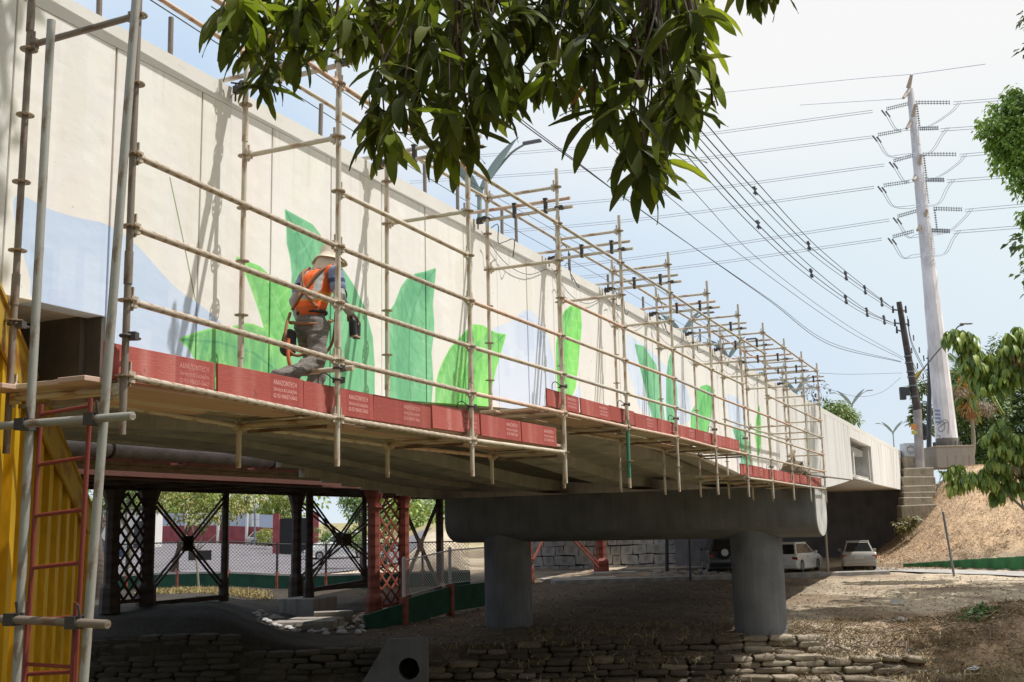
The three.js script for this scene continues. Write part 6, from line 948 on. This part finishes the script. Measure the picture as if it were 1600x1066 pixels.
// trees on the right
{
  const st = tree('shade_tree', 'big leafy tree at the right edge whose crown overhangs the bank', L(23.5, gh(23.5, 38), 38), [at(1600, 230, 38), at(1700, 120, 38), at(1760, 260, 39), at(1640, 40, 37)],
    [[at(1553, 198, 38), 0.7], [at(1572, 180, 38), 0.75], [at(1590, 160, 38), 0.7], [at(1580, 215, 38), 0.9], [at(1584, 255, 38), 0.85], [at(1602, 290, 38), 0.55], [at(1606, 220, 38), 1.3], [at(1612, 340, 38), 0.42], [at(1612, 385, 38), 0.3], [at(1650, 180, 38), 1.6]], 9000, 0.2, 0.06, [[0.25, 0.38, 0.06], [0.32, 0.44, 0.07], [0.18, 0.29, 0.05]], { r: 0.34, droop: 0.9, fork: L(22.3, 6.5, 38), clump: 12 });
  part('crown', crownOf([[at(1690, 110, 37), 2.0], [at(1720, 240, 38), 1.9], [at(1790, 150, 39), 2.4], [at(1700, 10, 38), 2.2], [at(1800, -40, 37), 2.6], [at(1740, 120, 41), 2.3], [at(1660, -90, 38), 2.0], [L(21.5, 11.5, 35.5), 2.2], [L(22.6, 11.2, 36.5), 2.6], [L(24.6, 10.2, 40), 2.8], [L(23.4, 12.6, 43), 2.8], [L(26, 12, 36), 2.8], [L(22.8, 10.6, 40), 1.9], [L(25.5, 11.5, 45), 2.6], [L(26, 9.6, 33.5), 2.6], [L(28.5, 10.5, 38), 3], [L(19.6, 11, 32.4), 2.0], [L(21.6, 12, 34), 2.2], [L(18.6, 10, 30.6), 1.9], [L(23.5, 11, 31.5), 2.4]], 26000, 0.36, 0.12, G1, { droop: 0.6 }), leafM, st, true);
}
const dt = (px, d, list, n, label, cols = GD, len = 0.3) => tree('background_tree', label, gnd(px, d), list.slice(0, 3).map((q) => at(q[0], q[1], d)), list.map((q) => [at(q[0], q[1], d), q[2]]), n * 1.7, len * 1.25, len * 0.34, cols, { r: 0.25, droop: 0.3 });
dt(1530, 88, [[1512, 590, 1.8], [1500, 660, 2.1], [1535, 640, 2.4], [1510, 720, 2.0], [1540, 700, 2.2], [1490, 620, 1.2], [1489, 690, 1.0]], 8000, 'dense dark tree right behind the white steel power pole');
dt(1590, 92, [[1580, 560, 2.6], [1600, 620, 3], [1570, 640, 2.4], [1595, 700, 3], [1565, 720, 2.4], [1620, 560, 3], [1560, 580, 1.6], [1630, 680, 3]], 9000, 'broad dark tree at the right edge behind the palm');
dt(1560, 80, [[1550, 760, 1.2], [1580, 770, 1.5], [1600, 755, 1.6], [1530, 775, 0.7]], 3500, 'low dark bush at the crest of the embankment', GD, 0.24);
dt(1440, 95, [[1440, 640, 0.9], [1436, 608, 0.7], [1445, 670, 0.8], [1432, 655, 0.6], [1462, 600, 0.7]], 700, 'thin sparse tree between the utility pole and the white steel pole', G1, 0.34);
{ // whorled shrubs hanging in from the right, leaves like small hands
  const G = [leafGeo(0.35, 0.3, 0.16, 4), leafGeo(0.55, 0.35, 0.18, 4)], ms = [[0.22, 0.32, 0.05], [0.30, 0.40, 0.06], [0.14, 0.22, 0.045], [0.40, 0.46, 0.08]].map((c) => new THREE.MeshPhysicalMaterial({ color: C(...c), roughness: 0.4, side: THREE.DoubleSide, transmission: 0.25, thickness: 0 })), dead = mat([0.30, 0.20, 0.10], { side: THREE.DoubleSide });
  const make = (name, label, pts, d, len, limbs, deadAt) => { const t = thing(name, label, 'tree'); let n = 0; const rest = [];
    for (const [x, y] of pts) { for (let rep2 = 0; rep2 < 9; rep2++) { const p = at(x + rr(-11, 11), y + rr(-10, 10), d + rr(-0.7, 0.7)), k = 8, a0 = rnd() * 6; for (let i = 0; i < k; i++) { const a = a0 + i / k * 6.283, dir = V(Math.cos(a), -rr(0.5, 1.5), Math.sin(a)), l = len * rr(0.7, 1.15), mm = basis(dir, V(Math.cos(a) * 0.7, 1, Math.sin(a) * 0.7)); mm.scale(V(l, l, l)); mm.setPosition(p); const m = deadAt && deadAt(x, y) && rnd() < 0.7 ? dead : ms[Math.floor(rnd() * 4)], g = G[i % 2]; if (n < 150 && i % 2 === 0) { const o = shade(new THREE.Mesh(g, m)); o.name = 'leaf'; o.applyMatrix4(mm); t.add(o); n++; } else { const e = g.clone(); e.applyMatrix4(mm); tint(e, m.color.toArray()); rest.push(e); } } } }
    part('foliage', rest, leafMat([1, 1, 1], 0.25), t, true); for (const [l, r0, r1] of limbs) part('branch', limb(l.map((q) => at(q[0], q[1], d)), r0, r1, 7), M.barkPale, t); return t; };
  make('cecropia_tree', 'pale branched tree with drooping whorls of big leaves below the right edge tree', [[1488, 520], [1500, 524], [1514, 528], [1512, 545], [1508, 560], [1524, 552], [1530, 572], [1520, 585], [1540, 560], [1545, 580], [1558, 562], [1560, 590], [1535, 596], [1572, 548], [1582, 530], [1592, 520], [1590, 545], [1604, 540], [1578, 580], [1596, 580], [1610, 570], [1568, 600]], 48, 0.62, [[[[1720, 800], [1690, 700], [1640, 630], [1600, 602], [1572, 588], [1552, 568]], 0.2, 0.05], [[[1600, 602], [1590, 570], [1584, 545]], 0.08, 0.03], [[[1572, 588], [1535, 570], [1500, 535]], 0.06, 0.03]], (x, y) => x > 1572 && y > 540 && y < 560);
  make('cecropia_tree', 'low bright green shrub with hand shaped leaf whorls leaning over the dry embankment', [[1488, 745], [1500, 735], [1496, 752], [1512, 742], [1530, 742], [1546, 690], [1552, 672], [1566, 664], [1570, 690], [1560, 712], [1582, 706], [1590, 682], [1578, 730], [1545, 746], [1566, 752], [1588, 760], [1602, 740], [1560, 770], [1604, 700], [1552, 728], [1594, 728]], 45, 0.5, [[[[1660, 860], [1630, 815], [1600, 795], [1565, 764], [1520, 744]], 0.09, 0.03], [[[1630, 815], [1600, 740], [1580, 690], [1560, 668]], 0.06, 0.02], [[[1600, 795], [1590, 760], [1570, 720]], 0.04, 0.02]], (x, y) => x > 1590 && y > 700);
}
{ // palm
  const t = thing('palm_tree', 'slender palm with yellowing flower stalks in front of the dark trees', 'palm'); const d = 72, b = gnd(1526, d), top = at(1512, 610, d); part('trunk', limb([b, at(1522, 690, d), top], 0.16, 0.1), M.barkPale, t);
  const frond = (tip, up, col) => { const e = at(...tip, d + rr(-1.5, 1.5)), m = top.clone().lerp(e, 0.5).add(V(0, up, 0)), cv = new THREE.CatmullRomCurve3([top, m, e]), Lv = new Leaves(); for (let i = 2; i < 34; i++) { const f = i / 34, p = cv.getPoint(f), tg = cv.getTangent(f), sd = tg.clone().cross(V(0, 1, 0)).normalize(); for (const s of [-1, 1]) Lv.add(p, sd.clone().multiplyScalar(s).add(tg.clone().multiplyScalar(0.7)).add(V(0, -0.45, 0)), 0.75 * (1 - f * 0.5), 0.035, col); } part('frond', Lv.geo(), leafM, t); part('frond_stem', path([top, m, e], 0.035, 5, 12), M.green, t); };
  for (const [x, y, u, k] of [[1484, 552, 0.7], [1472, 590, 0.9], [1470, 640, 1.0], [1545, 560, 0.9], [1562, 600, 1.0], [1568, 645, 1.1, 1], [1500, 545, 0.4], [1530, 660, 0.6, 1], [1490, 660, 0.7], [1590, 610, 1.2]]) frond([x, y], u, k ? [0.30, 0.33, 0.05] : [0.09, 0.17, 0.03]);
  for (const [x, y] of [[1500, 612], [1538, 632], [1545, 640]]) part('flower_head', crownOf([[at(x, y, d - 1), 0.42, 0.6]], 260, 0.3, 0.02, [[0.30, 0.24, 0.17], [0.36, 0.29, 0.2]], { droop: 1.2 }), leafM, t); for (const [x, y, r] of [[1509, 598, 0.45], [1516, 640, 0.3]]) part('dry_frond', crownOf([[at(x, y, d - 0.8), r, 1.5]], 110, 0.5, 0.05, [[0.42, 0.25, 0.02], [0.3, 0.12, 0.02]], { droop: 1.5 }), leafM, t);
}
{ // shrubs on the parapet and small plants on the bank
  const sh = (name, label, blobs, n, len, cols, o) => { const t = thing(name, label, 'shrub'); part('foliage', crownOf(blobs, n, len, len * 0.25, cols, o), leafM, t); const st = []; for (const [c, r] of blobs) for (let i = 0; i < 5; i++) st.push(path([c.clone().add(V(0, -r * 1.1, 0)), c.clone().add(V(rr(-r, r) * 0.5, 0, rr(-r, r) * 0.5)), c.clone().add(V(rr(-r, r) * 0.8, r * 0.7, rr(-r, r) * 0.8))], 0.008, 4, 6)); for (const s1 of st) part('stem', s1, M.twig, t); return t; };
  const wp = (px, py) => onT(px, py, 2.0); sh('parapet_shrub', 'bright green shrub growing on top of the parapet beyond the scaffold', [[wp(1302, 637), 0.5], [wp(1311, 640), 0.5], [wp(1319, 645), 0.5], [wp(1327, 651), 0.42], [wp(1335, 655), 0.28]], 1500, 0.2, [[0.16, 0.24, 0.05], [0.22, 0.29, 0.08]]);
  sh('bare_shrub', 'sparse dark twiggy shrub on the parapet at the end of the scaffold', [[wp(1266, 618), 0.55], [wp(1276, 613), 0.5]], 130, 0.14, [[0.05, 0.06, 0.05]]);
  const q = (px, py, d) => { const c = at(px, py, d), [u, dd] = toL(c); return L(u, Math.max(gh(u, dd) + 0.12, c.y), dd); };
  sh('bank_seedling', 'small bright green seedling on the shaded bank at bottom right', [[q(1526, 974, 33), 0.34, 0.4], [q(1541, 968, 33), 0.3, 0.4], [q(1520, 984, 32.8), 0.22, 0.4]], 380, 0.17, [[0.07, 0.20, 0.03], [0.10, 0.26, 0.04]], { clump: 12, droop: 0.3 });
  sh('yard_shrub', 'light green shrub behind the fence below the white minivan', [[q(545, 838, 62), 0.7], [q(556, 850, 62), 0.6], [q(508, 835, 75), 0.8]], 900, 0.2, [[0.16, 0.24, 0.04], [0.12, 0.2, 0.03]]);
  sh('yard_shrub', 'climbing green weeds between the two lit red columns', [[q(605, 850, 50), 0.5], [q(603, 820, 50), 0.4], [q(600, 875, 49), 0.4]], 500, 0.16, [[0.12, 0.22, 0.03], [0.08, 0.15, 0.03]]);
  sh('round_hedge', 'clipped round yellow-green bush by the street', [[q(414, 838, 100), 1.05, 0.75]], 1600, 0.16, [[0.26, 0.28, 0.02], [0.20, 0.24, 0.03]]);
  sh('embankment_tuft', 'dry green tuft where the stairs meet the embankment', [[at(1413, 822, 63), 0.4, 0.5], [at(1422, 812, 63), 0.3, 0.5]], 260, 0.3, [[0.14, 0.15, 0.04], [0.3, 0.24, 0.1]]);
  const st2 = []; for (let i = 0; i < 5; i++) { }
}
// street trees on the left, beyond the iron bridge
tree('street_tree', 'yellow-green street tree seen through the brace of the left iron pier', gnd(265, 54), [at(300, 795, 54), at(250, 780, 55), at(345, 790, 54)], [[at(262, 778, 54), 0.9], [at(290, 790, 54), 0.8], [at(318, 800, 54), 0.8], [at(340, 790, 54), 0.9], [at(370, 800, 54), 0.7], [at(250, 755, 55), 1.4], [at(320, 755, 55), 1.6], [at(385, 780, 55), 0.9], [at(350, 812, 54), 0.4], [at(275, 812, 54), 0.4]], 4200, 0.2, 0.045, G2, { r: 0.13, bark: mat([0.22, 0.13, 0.10], { map: rep(T.bark, 2, 1) }), droop: 0.8 });
tree('sapling', 'thin bare-stemmed sapling in the sunny strip before the street fence', gnd(313, 48.5), [at(300, 815, 49), at(330, 812, 49), at(345, 826, 49)], [[at(300, 812, 49), 0.35], [at(330, 808, 49), 0.4], [at(318, 822, 49), 0.3]], 350, 0.16, 0.035, G2, { r: 0.05, bark: M.barkPale });
tree('yard_tree', 'dark trunked tree at the left beside the yellow panel', gnd(156, 41), [at(150, 760, 42), at(172, 770, 43), at(130, 780, 41)], [[at(150, 745, 42), 1.6], [at(135, 800, 43), 0.5], [at(172, 790, 44), 0.5], [at(185, 765, 44), 0.8]], 1400, 0.18, 0.04, G1, { r: 0.22 });
tree('street_tree', 'bright yellow-leaved tree over the parked grey car', gnd(430, 118), [at(420, 800, 118), at(440, 785, 118)], [[at(412, 795, 118), 1.6], [at(432, 785, 118), 2.2], [at(446, 800, 118), 1.6], [at(422, 815, 118), 1.3], [at(450, 775, 118), 2]], 3200, 0.3, 0.08, [[0.24, 0.27, 0.02], [0.17, 0.22, 0.03]], { r: 0.2 });
tree('street_tree', 'dark leaved tree hanging over the white minivan', gnd(566, 68), [at(560, 785, 68), at(545, 775, 68), at(575, 790, 68)], [[at(560, 785, 68), 1.2], [at(545, 776, 68), 1.0], [at(574, 798, 68), 0.9], [at(556, 805, 68), 0.7]], 2200, 0.2, 0.05, GD, { r: 0.15 });
tree('street_tree', 'tall pale trunked tree seen through the lattice of the left pier', gnd(200, 60), [at(205, 790, 60), at(190, 780, 60)], [[at(205, 775, 60), 1.3], [at(190, 780, 60), 1.1], [at(180, 800, 60), 0.6]], 1300, 0.2, 0.05, G1, { r: 0.16, bark: M.barkPale });
{ const bl = []; for (let i = 0; i < 46; i++) { const px = rr(60, 720); bl.push([at(px, rr(776, 828), rr(150, 190)), rr(3, 5.5)]); } const o = part('treeline', crownOf(bl, 15000, 0.75, 0.25, [[0.22, 0.30, 0.05], [0.28, 0.34, 0.06], [0.16, 0.24, 0.05]], {}), leafM, scene, true); tag(o, 'far off sunny trees filling the view beyond the street', 'trees'); }
{ const bl = []; for (let i = 0; i < 60; i++) { const u = rr(-40, 230), d = rr(260, 330); bl.push([L(u, gh(u, d) + rr(2, 5), d), rr(4, 7)]); } const o = part('treeline_001', crownOf(bl, 9000, 1.2, 0.4, [[0.12, 0.19, 0.05], [0.10, 0.16, 0.05]], {}), leafM, scene, true); tag(o, 'distant belt of trees on the horizon behind the bridge', 'trees'); }
{ // unseen tree belt round the viewpoint, added to cut skylight under the bridge
  const bl = []; for (let i = 0; i < 70; i++) { const u = rr(-46, 40), d = rr(-26, -13); bl.push([L(u, gh(u, d) + rr(2, 13), d), rr(2.4, 4)]); } for (let i = 0; i < 26; i++) { const d = rr(-12, 30), u = rr(33, 44); bl.push([L(u, gh(u, d) + rr(2, 10), d), rr(2.4, 4)]); }
  for (let i = 0; i < 20; i++) { const d = rr(-12, 6), u = rr(-34, -18); bl.push([L(u, gh(u, d) + rr(2, 11), d), rr(2.4, 4)]); }
  const o = part('added_tree_belt', crownOf(bl, 22000, 0.8, 0.3, GD, {}), leafM, scene, true); tag(o, 'unseen tree belt behind the viewer, added to cut skylight under the bridge', 'trees');
}
{ // dry grass, fallen leaves and twigs
  const g = new Leaves(), lit = new Leaves(); const spot = (px, d) => { const c = at(px, 900, d), [u, dd] = toL(c); return L(u, gh(u, dd), dd); };
  for (let i = 0; i < 2600; i++) { const px = rr(820, 1640), p = spot(px, rr(30.6, 35.5)), n = 3 + Math.floor(rnd() * 5); if (px < 1150 && rnd() < 0.55) continue; for (let k = 0; k < n; k++) g.add(p.clone().add(V(rr(-0.1, 0.1), -0.02, rr(-0.1, 0.1))), V(rr(-0.8, 0.8), rr(0.15, 1), rr(-0.8, 0.8)), rr(0.08, 0.3), 0.007, rnd() < 0.25 ? [0.16, 0.12, 0.07] : [0.40, 0.31, 0.17]); }
  for (let i = 0; i < 7000; i++) { const p = spot(rr(1340, 1720), rr(55, 70)), n = noise3(p.x * 0.5, p.z * 0.5, 3); for (let k = 0; k < 4; k++) g.add(p.clone().add(V(rr(-0.2, 0.2), -0.02, rr(-0.2, 0.2))), V(rr(-0.9, 0.9), rr(0.15, 0.8), rr(-0.9, 0.9)), rr(0.06, 0.14 + 0.12 * n), rr(0.012, 0.026), n > 0.66 && k === 0 ? [0.22, 0.20, 0.07] : [[0.62, 0.50, 0.34], [0.55, 0.43, 0.28], [0.42, 0.32, 0.20], [0.52, 0.35, 0.27]][k]); }
  for (let i = 0; i < 1500; i++) { const p = spot(rr(220, 420), rr(44, 49)); for (let k = 0; k < 3; k++) g.add(p.clone().add(V(rr(-0.2, 0.2), 0, rr(-0.2, 0.2))), V(rr(-0.9, 0.9), rr(0.3, 1), rr(-0.9, 0.9)), rr(0.08, 0.24), 0.012, [0.42, 0.33, 0.14]); }
  for (let i = 0; i < 9000; i++) { const p = i < 5200 ? spot(rr(560, 1700), rr(31.5, 50)) : spot(rr(1300, 1720), rr(30.0, 36)); lit.add(p.add(V(0, 0.03, 0)), V(rr(-1, 1), rr(-0.1, 0.25), rr(-1, 1)), rr(0.05, 0.14), rr(0.015, 0.04), [[0.26, 0.17, 0.09], [0.16, 0.10, 0.06], [0.42, 0.34, 0.22], [0.10, 0.07, 0.05]][Math.floor(rnd() * 4)]); }
  const gm = mat([1, 1, 1], { vertexColors: true, side: THREE.DoubleSide });
  tag(part('dry_grass', g.geo(), gm, scene, true), 'dry yellow grass blades along the bank and embankment', 'grass'); tag(part('leaf_litter', lit.geo(), gm, scene, true), 'fallen brown leaves scattered over the bare ground', 'leaves');
  { // dead grass hanging over the edges of the sandbag steps
    const hg = new Leaves(); for (const [y, d] of [[-0.93, 31.72], [-1.36, 30.95], [-1.84, 30.25]]) for (let i = 0; i < 1500; i++) { const u = rr(-2.2, 13), lump = noise3(u * 0.9, d, 3); if (lump < 0.42 || (u < 5 && rnd() < 0.5)) continue; hg.add(L(u, y + rr(-0.08, 0.1), d + rr(-0.1, 0.45)), V(rr(-0.7, 0.7), rr(-1.1, 0.5), rr(-0.7, 0.7)).add(L(0, 0, -0.6).sub(L(0, 0, 0))), rr(0.1, 0.36), rr(0.006, 0.014), [[0.36, 0.28, 0.16], [0.24, 0.18, 0.10], [0.46, 0.37, 0.22], [0.14, 0.10, 0.06]][i % 4]); }
    tag(part('dry_grass_001', hg.geo(), gm, scene, true), 'dead grass and roots hanging over the sandbag steps', 'grass');
  }
  const tw = []; for (let i = 0; i < 520; i++) { const px = rr(1130, 1660), d = rr(30.2, 34), p = spot(px, d), a = rnd() * 6.28, l = rr(0.3, 1.1); tw.push(path([p.clone().add(V(0, rr(0, 0.06), 0)), p.clone().add(V(Math.cos(a) * l * 0.5, rr(-0.05, 0.22), Math.sin(a) * l * 0.5)), p.clone().add(V(Math.cos(a + 0.4) * l, rr(-0.25, 0.3), Math.sin(a + 0.4) * l))], rr(0.006, 0.014), 4, 7)); }
  tag(part('twigs', tw, mat([0.24, 0.18, 0.12]), scene, true), 'tangled dry twigs and roots hanging over the sandbags', 'twigs');
  const scrap = (px, py, d, c, name, label, s) => { const p = spot(px, d), o = thing(name, label, 'litter', p.add(V(0, 0.02, 0))), q = new THREE.PlaneGeometry(s, s * 0.7, 6, 5), v = q.attributes.position; for (let i = 0; i < v.count; i++) v.setZ(i, 0.22 * s * (noise3(v.getX(i) * 9 / s * 0.3 + px, v.getY(i) * 9, 3))); q.rotateX(-1.25); q.rotateY(rnd() * 6); q.computeVertexNormals(); part('sheet', q, mat(c, { side: THREE.DoubleSide }), o); };
  scrap(1392, 975, 34.4, [0.5, 0.47, 0.45], 'paper_scrap', 'pale crumpled paper on the shaded bank, left of a smaller scrap', 0.5); scrap(1404, 966, 35.2, [0.4, 0.34, 0.33], 'paper_scrap', 'small greyish scrap just right of the larger pale paper', 0.36); scrap(1418, 1018, 31.6, [0.02, 0.22, 0.42], 'blue_rag', 'bright blue scrap of plastic among the sandbags', 0.3); scrap(1398, 948, 40, [0.42, 0.4, 0.37], 'paper_scrap', 'pale flat paper higher up the bank near the cars', 0.5); scrap(1505, 1040, 30.9, [0.5, 0.5, 0.5], 'paper_scrap', 'whitish plastic scrap near the lower right edge of the bank', 0.4);
}
renderer.render(scene, camera);
